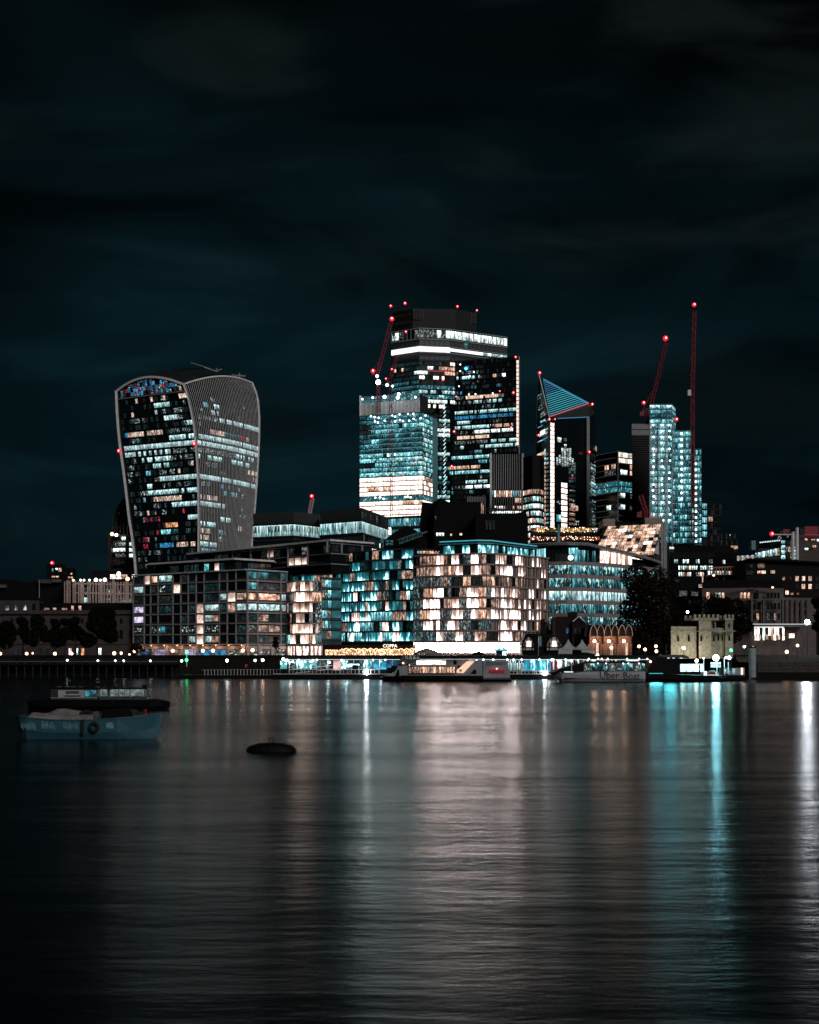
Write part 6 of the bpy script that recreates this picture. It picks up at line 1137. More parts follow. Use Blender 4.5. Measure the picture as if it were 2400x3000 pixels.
# ------------------------------------------------------------------ castle gate
def castle():
    D = 352; B = Bld('castle_gatehouse', 'floodlit yellowish stone castle gatehouse with battlements beside the river', 2060, D, 'castle', seed=61); O = B.o
    Xc = lambda a, d=D: z9.X(a, d); Zc = lambda b, d=D: z9.Z(b, d)
    def blk(x0, x1, y0, y1, ytop, nm): m = MB(); k = y1 / y0; m.prism([(Xc(x0), y0), (Xc(x1), y0), (Xc(x1) * k, y1), (Xc(x0) * k, y1)], GZ - .4, Zc(ytop), 'castle'); m.build(nm, O)
    blk(25, 316, D, D + 12, 1240, 'low_wall'); blk(330, 472, D - 1.5, D + 10, 1165, 'tower_wall'); blk(472, 545, D + .3, D + 10, 1165, 'tower_side'); blk(545, 650, D + 1.2, D + 11, 1250, 'middle_wall'); blk(650, 740, D + .2, D + 10, 1165, 'turret_wall'); blk(316.2, 329.8, D + 2, D + 9, 1240, 'gap_wall')
    def batt(x0, x1, y0, y1, yb, yt, n, ov=.35):
        m = MB(); m.box(Xc(x0) - ov, Xc(x1) + ov, y0 - ov, y1 + ov, Zc(1166), Zc(yb), 'castle'); m.build('parapet', O)
        w_ = (Xc(x1) - Xc(x0) + 2 * ov) / (2 * n - 1)
        for i in range(n):
            for yy in (y0 - ov, y1 + ov - .6): m = MB(); m.box(Xc(x0) - ov + 2 * i * w_, Xc(x0) - ov + (2 * i + 1) * w_, yy, yy + .6, Zc(yb) + .005, Zc(yt), 'castle'); m.build('merlon', O)
    batt(286, 545, D - 1.5, D + 10, 1140, 1100, 6); batt(650, 740, D + .2, D + 10, 1140, 1100, 3, .2)
    m = MB(); m.box(Xc(22), Xc(330), D - .25, D + .1, Zc(1296), Zc(1284), 'castle'); m.box(Xc(330), Xc(745), D - 1.75, D + .3, Zc(1296), Zc(1284), 'castle'); m.build('string_course', O)
    m = MB(); m.box(Xc(22), Xc(318), D - .2, D + .02, Zc(1246), Zc(1236), 'castle'); m.build('coping', O)
    def arrow(x, y, w_, h_, d):
        m = MB(); c = V((Xc(x), d - .04, Zc(y))); w2 = w_ / 7.84 * D / F; h2 = h_ / 7.84 * D / F
        m.poly([c + V((-w2, 0, -h2)), c + V((w2, 0, -h2)), c + V((w2, 0, h2 * .6)), c + V((w2 * .6, 0, h2 * .92)), c + V((0, 0, h2)), c + V((-w2 * .6, 0, h2 * .92)), c + V((-w2, 0, h2 * .6))], 'black'); o = m.build('window_opening', O)
        m = MB(); q = [(-1.4, -1.05), (-1.4, .65), (-.9, 1.1), (0, 1.25), (.9, 1.1), (1.4, .65), (1.4, -1.05)]; q = [c + V((a * w2, -.06, b * h2)) for a, b in q]
        for a, b in zip(q, q[1:]): m.bar(a, b, .09, 'castle')
        m.build('window_surround', O)
    for x, y, w_, h_, d in ((105, 1375, 22, 66, D), (228, 1370, 24, 76, D), (358, 1375, 22, 66, D - 1.5), (418, 1372, 8, 26, D - 1.5), (520, 1372, 20, 70, D + .3), (580, 1365, 20, 72, D + 1.2), (625, 1365, 20, 72, D + 1.2), (694, 1370, 20, 60, D + .2), (516, 1228, 22, 56, D + .3), (693, 1226, 18, 50, D + .2)): arrow(x, y, w_, h_, d)
    for px, w_ in ((1985, 170), (2045, 165), (2120, 45)):
        m = MB(); m.box(X(px, 346.2) - .25, X(px, 346.2) + .25, 346, 346.4, GZ - .1, GZ + .35, 'black'); f = m.build('floodlight', O); spot(px, HZ + (CZ - GZ - .6) * F / 346, 346.2, (1, .94, .74), w_ * 6.0, O, (0, 1, .75), 150)
    # lawn railing lamps
    B.finish()
castle()

# ------------------------------------------------------------------ old riverside houses
def olds():
    D = 362; t = thing('timbered_house', 'low half timbered house with two lit gables and a tall black chimney', 'house', (z7.X(1410, D), D, GZ))
    m = MB(); m.slab_xz([(z7.X(1215, D), GZ - .2), (z7.X(1620, D), GZ - .2), (z7.X(1620, D), z7.Z(1130, D)), (z7.X(1560, D), z7.Z(1060, D)), (z7.X(1500, D), z7.Z(1030, D)), (z7.X(1250, D), z7.Z(1020, D)), (z7.X(1205, D), z7.Z(1120, D))], D + .8, D + 8, 'slate'); m.build('roof', t)
    m = MB(); m.box(z7.X(1405, D), z7.X(1460, D), D + 2, D + 5, z7.Z(1050, D), z7.Z(905, D), 'brick_dk'); m.box(z7.X(1400, D), z7.X(1465, D), D + 1.7, D + 5.3, z7.Z(920, D), z7.Z(902, D), 'brick_dk')
    for x in (1418, 1440): m.box(z7.X(x - 8, D), z7.X(x + 8, D), D + 2.6, D + 4, z7.Z(903, D), z7.Z(870, D), 'brick_dk')
    m.build('chimney', t)
    for cx_, w_, py in ((1275, 58, 1062), (1532, 78, 1058)):
        m = MB(); m.slab_xz([(z7.X(cx_ - w_, D), z7.Z(1190, D)), (z7.X(cx_ + w_, D), z7.Z(1190, D)), (z7.X(cx_ + w_, D), z7.Z(1125, D)), (z7.X(cx_ + w_ * .4, D), z7.Z(py, D)), (z7.X(cx_ - w_ * .4, D), z7.Z(py, D)), (z7.X(cx_ - w_, D), z7.Z(1125, D))], D, D + .7, 'plaster'); m.build('gable_wall', t)
        for a, b in [((-w_, 1125), (-w_ * .4, py)), ((w_, 1125), (w_ * .4, py)), ((-w_, 1125), (w_, 1125)), ((-w_, 1160), (w_, 1160)), ((-w_ * .6, 1190), (-w_ * .6, 1100)), ((w_ * .6, 1190), (w_ * .6, 1100)), ((-w_ * .3, 1125), (-w_ * .3, py)), ((w_ * .3, 1125), (w_ * .3, py)), ((-w_, 1190), (-w_, 1125)), ((w_, 1190), (w_, 1125)), ((-w_ * .9, 1160), (-w_ * .6, 1125)), ((w_ * .9, 1160), (w_ * .6, 1125))]:
            m = MB(); m.bar(z7.P(cx_ + a[0], a[1], D - .1), z7.P(cx_ + b[0], b[1], D - .1), .14, 'slate'); m.build('timber', t)
        m = MB(); m.box(z7.X(cx_ - 24, D), z7.X(cx_ + 24, D), D - .25, D - .05, z7.Z(1156, D), z7.Z(1098, D), 'peach'); w_o = m.build('window', t)
        m = MB()
        for k in (-1, 0, 1): m.box(z7.X(cx_ + k * 20, D) - .05, z7.X(cx_ + k * 20, D) + .05, D - .33, D - .26, z7.Z(1156, D), z7.Z(1098, D), 'slate')
        m.build('window_bars', w_o)
    t = thing('banner_pole', 'thin pole with a hanging teal banner between the timbered gables', 'banner', (z7.X(1373, 352), 352, GZ))
    m = MB(); m.bar((z7.X(1373, 352), 352, GZ - .1), z7.P(1373, 1040, 352), .1, 'steel_g'); m.build('pole', t); m = MB(); m.box(z7.X(1378, 352), z7.X(1404, 352), 351.9, 352.1, z7.Z(1150, 352), z7.Z(1048, 352), 'tealsteel'); m.build('banner', t)
    # chapel like brick house
    D = 378; t = thing('brick_chapel', 'black brick house with a white trimmed gable and narrow windows', 'house', (z8.X(430, D), D, GZ)); Zb = lambda y: z8.Z(y, D); Xb = lambda x: z8.X(x, D)
    m = MB(); m.slab_xz([(Xb(265), GZ - .2), (Xb(625), GZ - .2), (Xb(625), Zb(1200)), (Xb(560), Zb(1130)), (Xb(300), Zb(1120)), (Xb(268), Zb(1160))], D + 2, D + 14, 'brick_dk'); m.build('wall', t)
    m = MB(); m.slab_xz([(Xb(470), GZ - .2), (Xb(598), GZ - .2), (Xb(598), Zb(1180)), (Xb(535), Zb(1122)), (Xb(470), Zb(1178))], D, D + 3, 'brick_dk'); m.build('gable_wall', t)
    m = MB(); m.bar(z8.P(465, 1180, D - .3), z8.P(535, 1120, D - .3), .16, 'steel_w'); m.bar(z8.P(535, 1120, D - .3), z8.P(602, 1180, D - .3), .16, 'steel_w'); m.build('gable_trim', t)
    for x, mt in ((410, 'blue'), (493, 'dim'), (542, 'dim')): m = MB(); m.box(Xb(x - 12), Xb(x + 12), D - .12 if x > 450 else D + 1.8, D + 2.1, Zb(1315), Zb(1255), mt); m.build('window', t)
    for x0, x1, y0 in ((440, 470, 1070), (470, 540, 1062)): m = MB(); m.box(Xb(x0), Xb(x1), D + 5, D + 8, Zb(1140), Zb(y0), 'brick_dk'); m.build('chimney', t)
    # row of six pointed gables over three arches
    D = 368; t = thing('arcade_building', 'brick building with six pale pointed gables above three lamp lit arches', 'building', (z8.X(900, D), D, GZ)); Zb = lambda y: z8.Z(y, D); Xb = lambda x: z8.X(x, D)
    m = MB(); k = (D + 10) / (D + 1.2); m.prism([(Xb(650), D + 1.2), (Xb(1150), D + 1.2), (Xb(1150) * k, D + 10), (Xb(650) * k, D + 10)], GZ - .2, Zb(1345), 'brick'); m.build('wall', t)
    m = MB(); m.slab_xz([(Xb(640), Zb(1350)), (Xb(1150), Zb(1350)), (Xb(1130), Zb(1230)), (Xb(660), Zb(1215))], D + 3, D + 9, 'slate'); m.build('roof', t)
    for i, x in enumerate((703, 785, 867, 950, 1031, 1110)):
        w_ = 40; m = MB(); pts = [(x - w_, 1345), (x - w_ + 2, 1290), (x - w_ * .55, 1245), (x, 1213), (x + w_ * .55, 1245), (x + w_ - 2, 1290), (x + w_, 1345)]
        m.slab_xz([(Xb(a), Zb(b)) for a, b in ([pts[0], pts[-1]] + pts[-2:0:-1])], D + .9, D + 2, 'brick_dk'); m.build('gable', t)
        m = MB()
        for a, b in zip(pts, pts[1:]): m.bar(z8.P(*a, D + .6), z8.P(*b, D + .6), .13, 'stone_pink')
        m.build('gable_trim', t); m = MB(); m.box(Xb(x - 30), Xb(x - 10), D + .75, D + .95, Zb(1340), Zb(1285), 'dim'); m.build('window', t)
    for i, (a, b) in enumerate(((645, 802), (808, 968), (976, 1145))):
        c = (a + b) / 2; m = MB(); R_ = (b - a) / 2 - 16; pts = []
        for k in range(13): th = math.pi * k / 12; pts.append((c - R_ * math.cos(th), 1440 - R_ * math.sin(th) * 1.15))
        for (xa, ya), (xb_, yb) in zip(pts, pts[1:]): m.poly([V((Xb(xa), D + .5, Zb(ya))), V((Xb(xb_), D + .5, Zb(yb))), V((Xb(xb_), D + .5, Zb(1346))), V((Xb(xa), D + .5, Zb(1346)))], 'brick'); m.poly([V((Xb(xb_), D + .5, Zb(yb))), V((Xb(xa), D + .5, Zb(ya))), V((Xb(xa), D + 1.3, Zb(ya))), V((Xb(xb_), D + 1.3, Zb(yb)))], 'brick')
        m.build('arch', t)
        for xx in (a + 8, b - 8): m = MB(); m.box(Xb(xx - 8), Xb(xx + 8), D + .3, D + 1.3, GZ - .2, Zb(1440), 'brick'); m.build('pier', t)
        m = MB(); m.box(Xb(c + 18), Xb(c + 44), D + 1.05, D + 1.19, GZ, Zb(1425), 'peachd'); m.build('doorway', t)
        p = z8.P(c - 10, 1405, D - .4); m = MB(); m.ball(p, .42, 'warm_l', 10); m.build('wall_lamp', t)
        l = bpy.data.lights.new('lamp_or_fill_light', 'POINT'); l.energy = 170; l.color = (1, .55, .32); l.shadow_soft_size = .4; o = bpy.data.objects.new('lamp_or_fill_light', l); COL.objects.link(o); o.parent = t; o.location = p + V((0, -1.0, 0)) - ORG[t.name]
    # marquee tents
    for lab, x, ya in (('grey marquee tent with a pointed peak, the one nearer the timbered house', 432, 1385), ('grey marquee tent with a pointed peak, the one nearer the lamp lit arches', 592, 1385)):
        D = 350; t = thing('marquee', lab, 'tent', (z8.X(x, D), D + 4, GZ), 'pointed marquee tents'); c = V((z8.X(x, D), D + 3.6, 0)); m = MB(); hw = 138 / 3.92 * D / F; g = []
        for k, (r_, y) in enumerate(((1, 1508), (.62, 1490), (.34, 1460), (.15, 1425), (.02, ya))):
            z = z8.Z(y, D); g.append([c + V((a * r_ * hw * .98, b * r_ * 3.5, z)) for a, b in ((-1, -1), (1, -1), (1, 1), (-1, 1), (-1, -1))])
        m.grid(g, 'canvas'); m.build('canopy', t)
        m = MB(); m.box(c.x - hw * .96, c.x + hw * .96, D + .2, D + .35, z8.Z(1552, D), z8.Z(1506, D), 'canvas'); m.build('valance', t)
        for s_ in (-1, 1): m = MB(); m.bar((c.x + s_ * hw * .93, D + .5, GZ - .1), (c.x + s_ * hw * .93, D + .5, z8.Z(1508, D)), .08, 'steel_g'); m.build('pole', t)
    # parasols and kiosk in front of the peach hotel
    for lab, zx0, zx1, zyt, zyb, D, mt in (('wide cream parasol by the end of the string of bulbs', 120, 365, 1170, 1215, 362, 'canvas_w'), ('pale flat parasol in front of the bright shop windows', 205, 475, 1208, 1240, 356, 'canvas_w'), ('dark low parasol left of the small blue roofed kiosk', 690, 845, 1198, 1235, 356, 'black'), ('wide black parasol below the lamp lit arches', 1640, 1990, 1196, 1236, 352, 'black')):
        t = thing('parasol', lab, 'parasol', (z7.X((zx0 + zx1) / 2, D), D, GZ)); c = V((z7.X((zx0 + zx1) / 2, D), D, 0)); r_ = (z7.X(zx1, D) - z7.X(zx0, D)) / 2; m = MB(); zt_, zb_ = z7.Z(zyt, D), z7.Z(zyb, D)
        g = [[c + V((r_ * k * math.cos(2 * math.pi * j / 10), r_ * .7 * k * math.sin(2 * math.pi * j / 10), z)) for j in range(11)] for k, z in ((1, zb_ - .18), (1, zb_), (.6, lerp(zb_, zt_, .6)), (.02, zt_))]; m.grid(g, mt); m.build('canopy', t)
        m = MB(); m.bar(c + V((0, 0, GZ - .1)), c + V((0, 0, zt_)), .07, 'steel_dk', 6); m.build('pole', t)
    D = 356; t = thing('kiosk', 'small dark kiosk with a pyramid roof and a teal lamp on it', 'kiosk', (z7.X(1003, D), D + 2, GZ)); c = V((z7.X(1003, D), D + 2, 0)); m = MB(); m.box(c.x - 1.6, c.x + 1.6, D + .6, D + 3.4, GZ - .1, z7.Z(1190, D), 'steel_dk'); m.build('wall', t)
    m = MB(); g = [[c + V((a * 2.3 * k, b * 2.2 * k, z)) for a, b in ((-1, -1), (1, -1), (1, 1), (-1, 1), (-1, -1))] for k, z in ((1, z7.Z(1192, D)), (.45, z7.Z(1172, D)), (.05, z7.Z(1150, D)))]; m.grid(g, 'tealsteel'); m.build('roof', t)
    m = MB(); m.ball(z7.P(1000, 1166, D - .5), .32, 'teal_l', 8); m.build('lamp', t)
    m = MB(); m.box(c.x + .2, c.x + 1.3, D + .5, D + .58, GZ + .3, z7.Z(1200, D), 'white'); m.build('window', t)
olds()

# ------------------------------------------------------------------ trees
def tree(px, D, base_z, h, w_, label, seed, mat='leaf_dk', trunk=.35, n=1500, lump=9, leaf=.62, cat='tree', hb=.30, name='tree'):
    R = random.Random(seed); x = X(px, D); t = thing(name, label, cat, (x, D, base_z)); m = MB(); p = V((x, D, base_z - .2)); th = h * .36
    q = p + V((R.uniform(-.4, .4), 0, th)); m.bar(p, q, trunk, 'bark', 7, trunk * .7); C = []
    for i in range(lump):
        a = R.uniform(0, 6.28); rr = R.uniform(.25, .80); zz = R.uniform(hb + .12, .9); k = math.sqrt(max(.12, 1 - ((zz - .52) / .52) ** 2))
        c = V((x + math.cos(a) * rr * w_ / 2 * k, D + math.sin(a) * rr * w_ / 2.4 * k, base_z + zz * h)); C.append((c, R.uniform(.55, 1.0) * w_ * .25)); m.bar(q, c, trunk * .4, 'bark', 5, .05)
    C.append((V((x, D, base_z + h * .62)), w_ * .3)); C.append((V((x, D, base_z + h * .84)), w_ * .22)); m.build('trunk', t)
    m = MB()
    for i in range(n):
        c, r = C[i % len(C)]
        while True:
            d = V((R.uniform(-1, 1), R.uniform(-1, 1), R.uniform(-1, 1)))
            if .15 < d.length < 1: break
        d = d.normalized() * (d.length ** .45) * r; d.z *= .85; o = c + d; s = leaf * R.uniform(.5, 1.25)
        a = V((R.uniform(-1, 1), R.uniform(-1, 1), R.uniform(-.6, .6))).normalized(); b = a.cross(V((R.uniform(-1, 1), R.uniform(-1, 1), R.uniform(-1, 1)))).normalized()
        m.poly([o - a * s - b * s * .3, o + a * s * .2 - b * s * .6, o + a * s, o + b * s * .6], mat)
    m.build('crown', t); return t
zt4 = lambda zx: z4.x(zx)
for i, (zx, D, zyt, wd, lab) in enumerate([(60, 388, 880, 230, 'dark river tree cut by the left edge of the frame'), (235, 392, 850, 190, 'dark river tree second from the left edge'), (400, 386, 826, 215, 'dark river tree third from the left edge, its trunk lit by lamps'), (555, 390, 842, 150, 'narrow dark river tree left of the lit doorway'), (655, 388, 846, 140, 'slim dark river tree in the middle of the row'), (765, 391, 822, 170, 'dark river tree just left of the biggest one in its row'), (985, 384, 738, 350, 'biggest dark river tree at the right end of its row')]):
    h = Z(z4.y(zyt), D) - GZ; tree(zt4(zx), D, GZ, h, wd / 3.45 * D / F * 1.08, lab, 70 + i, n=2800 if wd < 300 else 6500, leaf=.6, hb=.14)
tree(z8.x(1350), 402, GZ, Z(z8.y(570), 402) - GZ, 770 / 3.92 * 402 / F, 'big brown leaved tree in front of the curved roof office', 81, 'leaf', .7, 9500, 30, .62, hb=-.06)
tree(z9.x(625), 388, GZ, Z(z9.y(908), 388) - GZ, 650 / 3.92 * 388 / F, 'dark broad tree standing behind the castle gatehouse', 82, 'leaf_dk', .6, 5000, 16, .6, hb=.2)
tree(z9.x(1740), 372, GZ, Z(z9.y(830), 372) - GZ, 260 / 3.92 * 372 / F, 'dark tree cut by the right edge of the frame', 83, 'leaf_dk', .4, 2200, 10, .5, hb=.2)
tree(z9.x(110), 372, GZ, Z(z9.y(1000), 372) - GZ, 230 / 3.92 * 372 / F, 'small dark tree between the big brown tree and the castle', 86, 'leaf', .4, 1600, 10, .5, hb=.2)
tree(z5.x(1478), 376, GZ, Z(z5.y(1045), 376) - GZ, 120 / 3.45 * 376 / F, 'thin young tree at the corner of the grid framed apartments', 84, 'leaf_dk', .14, 420, 7, .35)
tree(z4.x(1395), 380, GZ, Z(z4.y(1130), 380) - GZ, 160 / 3.45 * 380 / F, 'small round tree beside the lamp at the left end of the apartments', 85, 'leaf', .16, 620, 7, .35)
# ================================================================== river edge, pier, boats
PD = 336.0
def pier():
    o = thing('passenger_pier', 'long floating passenger pier with a lit glass waiting hall and dark canopy', 'pier', (X(1150, PD), PD + 4, 0)); R = random.Random(9)
    def hull(px0, px1, nm): m = MB(); m.box(X(px0, PD), X(px1, PD), PD, PD + 9, -.5, 1.32, 'hull_blk'); m.build(nm, o); m = MB(); m.box(X(px0, PD), X(px1, PD), PD - .12, PD + .3, 1.33, 1.45, 'steel_w'); m.build('deck_edge', o)
    hull(800, 1655, 'pontoon'); m = MB(); m.box(X(520, PD), X(799, PD), PD + 6, PD + 14, -.5, 1.0, 'hull_blk'); m.build('pontoon', o); m = MB(); m.box(X(1656, PD), X(2185, PD), PD + 4, PD + 12, -.5, 1.2, 'hull_blk'); m.build('pontoon', o)
    zb, zt = Z(1933, PD), Z(1921, PD)
    m = MB(); m.box(X(828, PD), X(1966, PD), PD + 1.2, PD + 8, zb + .12, zt, 'black'); m.build('canopy', o)
    m = MB(); m.box(X(830, PD), X(1930, PD), PD + 1.0, PD + 1.18, zb - .02, zb + .10, 'strip_c'); m.build('canopy_light', o)
    m = MB(); m.box(X(828, PD), X(1966, PD), PD + 8.2, PD + 8.5, 1.3, zb, 'steel_dk'); m.build('back_wall', o)
    for px in range(846, 1960, 38): m = MB(); m.bar((X(px, PD), PD + 1.4, 1.3), (X(px, PD), PD + 1.4, zb + .1), .08, 'steel_w'); m.build('canopy_post', o)
    def pane(z, a, b, y0, y1, mt, d=2.2, nm='glass_panel'): m = MB(); m.box(z.X(a, PD), z.X(b, PD), PD + d, PD + d + .15, z.Z(y1, PD), z.Z(y0, PD), mt); m.build(nm, o)
    for a, b, y0, y1, mt in ((82, 165, 246, 345, 'tealp'), (182, 270, 248, 350, 'mix'), (283, 340, 240, 350, 'tealp'), (342, 410, 240, 350, 'tealp'), (412, 480, 240, 350, 'tealp'), (482, 550, 240, 350, 'teal'), (556, 600, 240, 350, 'mottle'), (602, 660, 240, 350, 'mottle'), (662, 715, 240, 350, 'mix'), (755, 850, 240, 362, 'pinkp'), (860, 922, 240, 350, 'tealp'), (925, 1085, 240, 282, 'dim'), (925, 1085, 284, 350, 'tealp'), (1090, 1140, 240, 350, 'mottle'), (1142, 1205, 240, 350, 'tealp'), (1207, 1265, 240, 350, 'teal'), (1270, 1350, 240, 352, 'bluep'), (1352, 1430, 240, 352, 'bluep'), (1435, 1580, 240, 330, 'blue')): pane(z17, a, b, y0, y1, mt)
    for a, b, mt in ((850, 910, 'warm'), (760, 845, 'mix'), (0, 0, '')): 
        if b: pane(z11, a, b, 155, 200, mt, 3)
    for i in range(16): a = 1182 + i * 8.2; pane(z11, a, a + 7.4, 158 if i % 3 else 180, 245, R.choice(['whiteb', 'mixt', 'whiteb', 'cool', 'mix']), 2.2)
    for a, b, mt in ((1312, 1345, 'bluep'), (1347, 1370, 'bluep'), (1372, 1412, 'tealb'), (1414, 1442, 'bluep'), (1448, 1500, 'tealbr'), (1503, 1542, 'bluep')): pane(z11, a, b, 150, 245, mt)
    for i in range(14): a = 1552 + i * 13; pane(z11, a, a + 11, 165, 240, R.choice(['mix', 'white', 'mottle', 'reddot', 'mixt']), 3)
    for i in range(34): a = 250 + i * 15; pane(z12, a, a + 13, 142, 175, R.choice(['mix', 'dim', 'white', 'warm']), 4)
    for a, b in ((640, 735), (85, 130), (170, 200)): pane(z12, a, b, 140, 154, 'strip_c', 1.05, 'light_panel')
    # railings: each post
    for i in range(23): x = 255 + i * 49; m = MB(); m.bar(z17.P(x, 402, PD + .3), z17.P(x, 352, PD + .3), .07, 'steel_w'); m.build('railing_post', o)
    for i in range(11): x = 1190 + i * 32; m = MB(); m.bar(z11.P(x, 278, PD + .3), z11.P(x, 248, PD + .3), .07, 'steel_w'); m.build('railing_post', o)
    for a, b in ((245, 1330),): m = MB(); m.bar(z17.P(a, 352, PD + .3), z17.P(b, 352, PD + .3), .07, 'steel_w'); m.build('handrail', o)
    m = MB(); m.bar(z11.P(1180, 248, PD + .3), z11.P(1540, 248, PD + .3), .07, 'steel_w'); m.build('handrail', o)
    for a, b in (((200, 355), (750, 300)), ((280, 398), (750, 345))): m = MB(); m.bar(z17.P(*a, PD + 1.0), z17.P(*b, PD + 1.0), .10, 'steel_w'); m.build('ramp_rail', o)
    for i in range(24): x = 600 + i * 9.6; m = MB(); m.bar((X(x, PD + 6), PD + 6, .9), (X(x, PD + 6), PD + 6, Z(1961, PD + 6)), .07, 'steel_w'); m.build('gangway_post', o)
    m = MB(); m.bar((X(590, PD + 6), PD + 6, Z(1963, PD + 6)), (X(828, PD + 6), PD + 6, Z(1961, PD + 6)), .06, 'steel_g'); m.build('handrail', o)
    for zx, zy, r in ((130, 220, .42), (176, 236, .40), (250, 252, .28), (326, 232, .26), (370, 256, .2), (505, 236, .28), (490, 256, .18), (555, 231, .26), (720, 262, .24), (866, 231, .22), (1265, 231, .22), (1420, 231, .22)): m = MB(); m.ball(z17.P(zx, zy, PD + .6), r, 'bulb_c', 8); m.build('lamp', o)
    for zx in (910, 968, 1050, 1168, 1222, 1290, 1440, 1542, 1556, 1660): m = MB(); m.ball(z11.P(zx, 152, PD + .6), .26, 'bulb_c', 8); m.build('lamp', o)
    for zx in (45, 202, 338, 412, 440, 488, 640, 800, 735): m = MB(); m.ball(z12.P(zx, 136 if zx > 250 else 148, PD + .6), .24, 'bulb_w', 8); m.build('lamp', o)
    for px in (850, 905, 960, 1015, 1070, 1115, 1510, 1560, 1610):
        l = bpy.data.lights.new('canopy_lamp_light', 'POINT'); l.energy = 120; l.color = (.8, .95, 1); l.shadow_soft_size = .25; lo = bpy.data.objects.new('canopy_lamp_light', l); COL.objects.link(lo); lo.parent = o; lo.location = V((X(px, PD), PD + .7, zb - .5)) - ORG[o.name]
    for zx, zy in ((950, 386),):
        m = MB(); c = z17.P(zx, zy, PD + .2)
        for i in range(12): a, b = 2 * math.pi * i / 12, 2 * math.pi * (i + 1) / 12; m.bar(c + V((.4 * math.cos(a), 0, .4 * math.sin(a))), c + V((.4 * math.cos(b), 0, .4 * math.sin(b))), .13, 'redpanel', 6)
        m.build('life_ring', o)
    for nm, z, zx, zy in (('flood', z17, 1182, 392), ('flood', z11, 1485, 268)):
        p = z.P(zx, zy, PD - .3); m = MB(); m.ball(p, .5, 'flood_w', 10); m.build('flood_lamp', o); m = MB(); m.bar((p.x, p.y + .3, 1.3), p, .1, 'steel_dk'); m.build('lamp_bracket', o); spot(z.x(zx), z.y(zy), PD - .9, (.93, .96, 1), 1900 if zx == 1182 else 350, o, (0, -1, -.05), 140, .45)
    for zx, zy, mt, D in ((1040, 318, 'black', 333), (515, 378, 'wood', 335.5)): m = MB(); c = z17.P(zx, zy, PD + 1); m.box(c.x - .8, c.x + .8, PD + .6, PD + 1.6, 1.33, c.z + .5, mt); m.build('locker', o)
    m = MB(); m.box(z11.X(1248, PD), z11.X(1280, PD), PD + .5, PD + 1.5, 1.33, z11.Z(236, PD), 'brownstone'); m.build('ticket_box', o)
lit('pinkp', (.5, .22, .20), (.9, .52, .48), (1, .8, .76), 1.0, sx=1, var=.15); lit('bluep', (.004, .09, .16), (.01, .22, .36), (.06, .45, .65), 1.1, sx=1.5, top=-.2, var=.25); lit('tealbr', (.03, .30, .40), (.06, .55, .66), (.4, .95, 1), 1.2, sx=2, var=.2); glow('flood_w', (.95, .97, 1), 60.0)
pier()
# quay side objects in front of the left buildings
def quay():
    t = thing('quay_jetty', 'dark timber jetty along the river wall in front of the left trees', 'jetty', (X(280, 362), 362, 0)); R = random.Random(4)
    m = MB(); m.box(X(-150, 362), X(520, 362), 360.5, 364.6, 3.4, 3.75, 'black'); m.build('deck', t)
    for i in range(27): px = -120 + i * 24; m = MB(); m.bar((X(px, 361), 361, -1.5), (X(px, 361), 361, 4.6), .16, 'steel_dk', 6); m.build('pile', t)
    m = MB(); m.bar((X(-150, 361), 361, 4.5), (X(520, 361), 361, 4.5), .06, 'steel_g'); m.build('handrail', t)
    # sloping slats seen bright against the arcade
    t = thing('bench_row', 'row of slanted pale slats standing on the quay before the arcade', 'railing', (X(460, 367.5), 367.5, GZ))
    for i in range(14): x = z4.x(1400) + i * 7.4; m = MB(); m.bar((X(x, 367.4), 367.4, GZ - .05), (X(x + 3, 367.4), 367.4, Z(1928.5, 367.4)), .09, 'stone_pink'); m.build('slat', t)
    t = thing('quay_railing', 'low dark railing on the river wall along the whole promenade', 'railing', (X(600, 366), 366, GZ + .5))
    m = MB()
    for zh in (.95, .5): m.bar((X(-150, 366), 366, GZ + .5 + zh), (X(2200, 366), 366, GZ + .5 + zh), .035, 'steel_dk')
    m.build('handrail', t); m = MB()
    for px in range(-140, 2200, 12): m.bar((X(px, 366), 366, GZ + .45), (X(px, 366), 366, GZ + 1.45), .035, 'steel_dk')
    m.build('railing_post', t, kind='stuff')
quay()
# lamps
for i, (zx, zy) in enumerate([(2, 1226), (270, 1225), (330, 1221), (555, 1226), (725, 1225), (1155, 1221), (1225, 1220), (1308, 1236), (1360, 1200)]):
    globe_lamp(z4.x(zx), z4.y(zy), 380 if i % 2 else 382, 'warm_s', (.5, .46, .28, .52, .44, .55, .42, .36, .48)[i], 'street_lamp', ORD[i] + ' warm globe lamp from the left edge, under the river trees', group='warm globe lamps along the promenade')
for i, (zx, zy) in enumerate([(435, 1196), (740, 1196), (843, 1195), (1143, 1194), (1243, 1190)]):
    globe_lamp(z5.x(zx), z5.y(zy), 376, 'warm_s', .52, 'street_lamp', ORD[i] + ' warm globe lamp from the left in front of the peach lit arcade', group='warm globe lamps along the promenade')
for i, (zx, zy) in enumerate([(680, 1292), (990, 1298), (1165, 1298), (1250, 1298), (1520, 1298)]):
    globe_lamp(z4.x(zx), z4.y(zy), 363.5, 'bulb_c', .32, 'deck_lamp', ORD[i] + ' small white lamp from the left on the dark jetty', foot=3.7, group='small white lamps on the jetty')
for i, (zx, zy, mt, lab) in enumerate([(985, 1295, 'white_l', 'white lamp on the dark gangway left of the red letter sign'), (1268, 1294, 'bulb_c', 'white lamp just left of the warm one on the gangway'), (1345, 1291, 'warm_l', 'warm orange lamp on the gangway before the glass hall'), (525, 1298, 'bulb_c', 'small white lamp beside the green navigation lights')]):
    globe_lamp(z5.x(zx), z5.y(zy), 343, mt, .36, 'deck_lamp', lab, foot=.9)
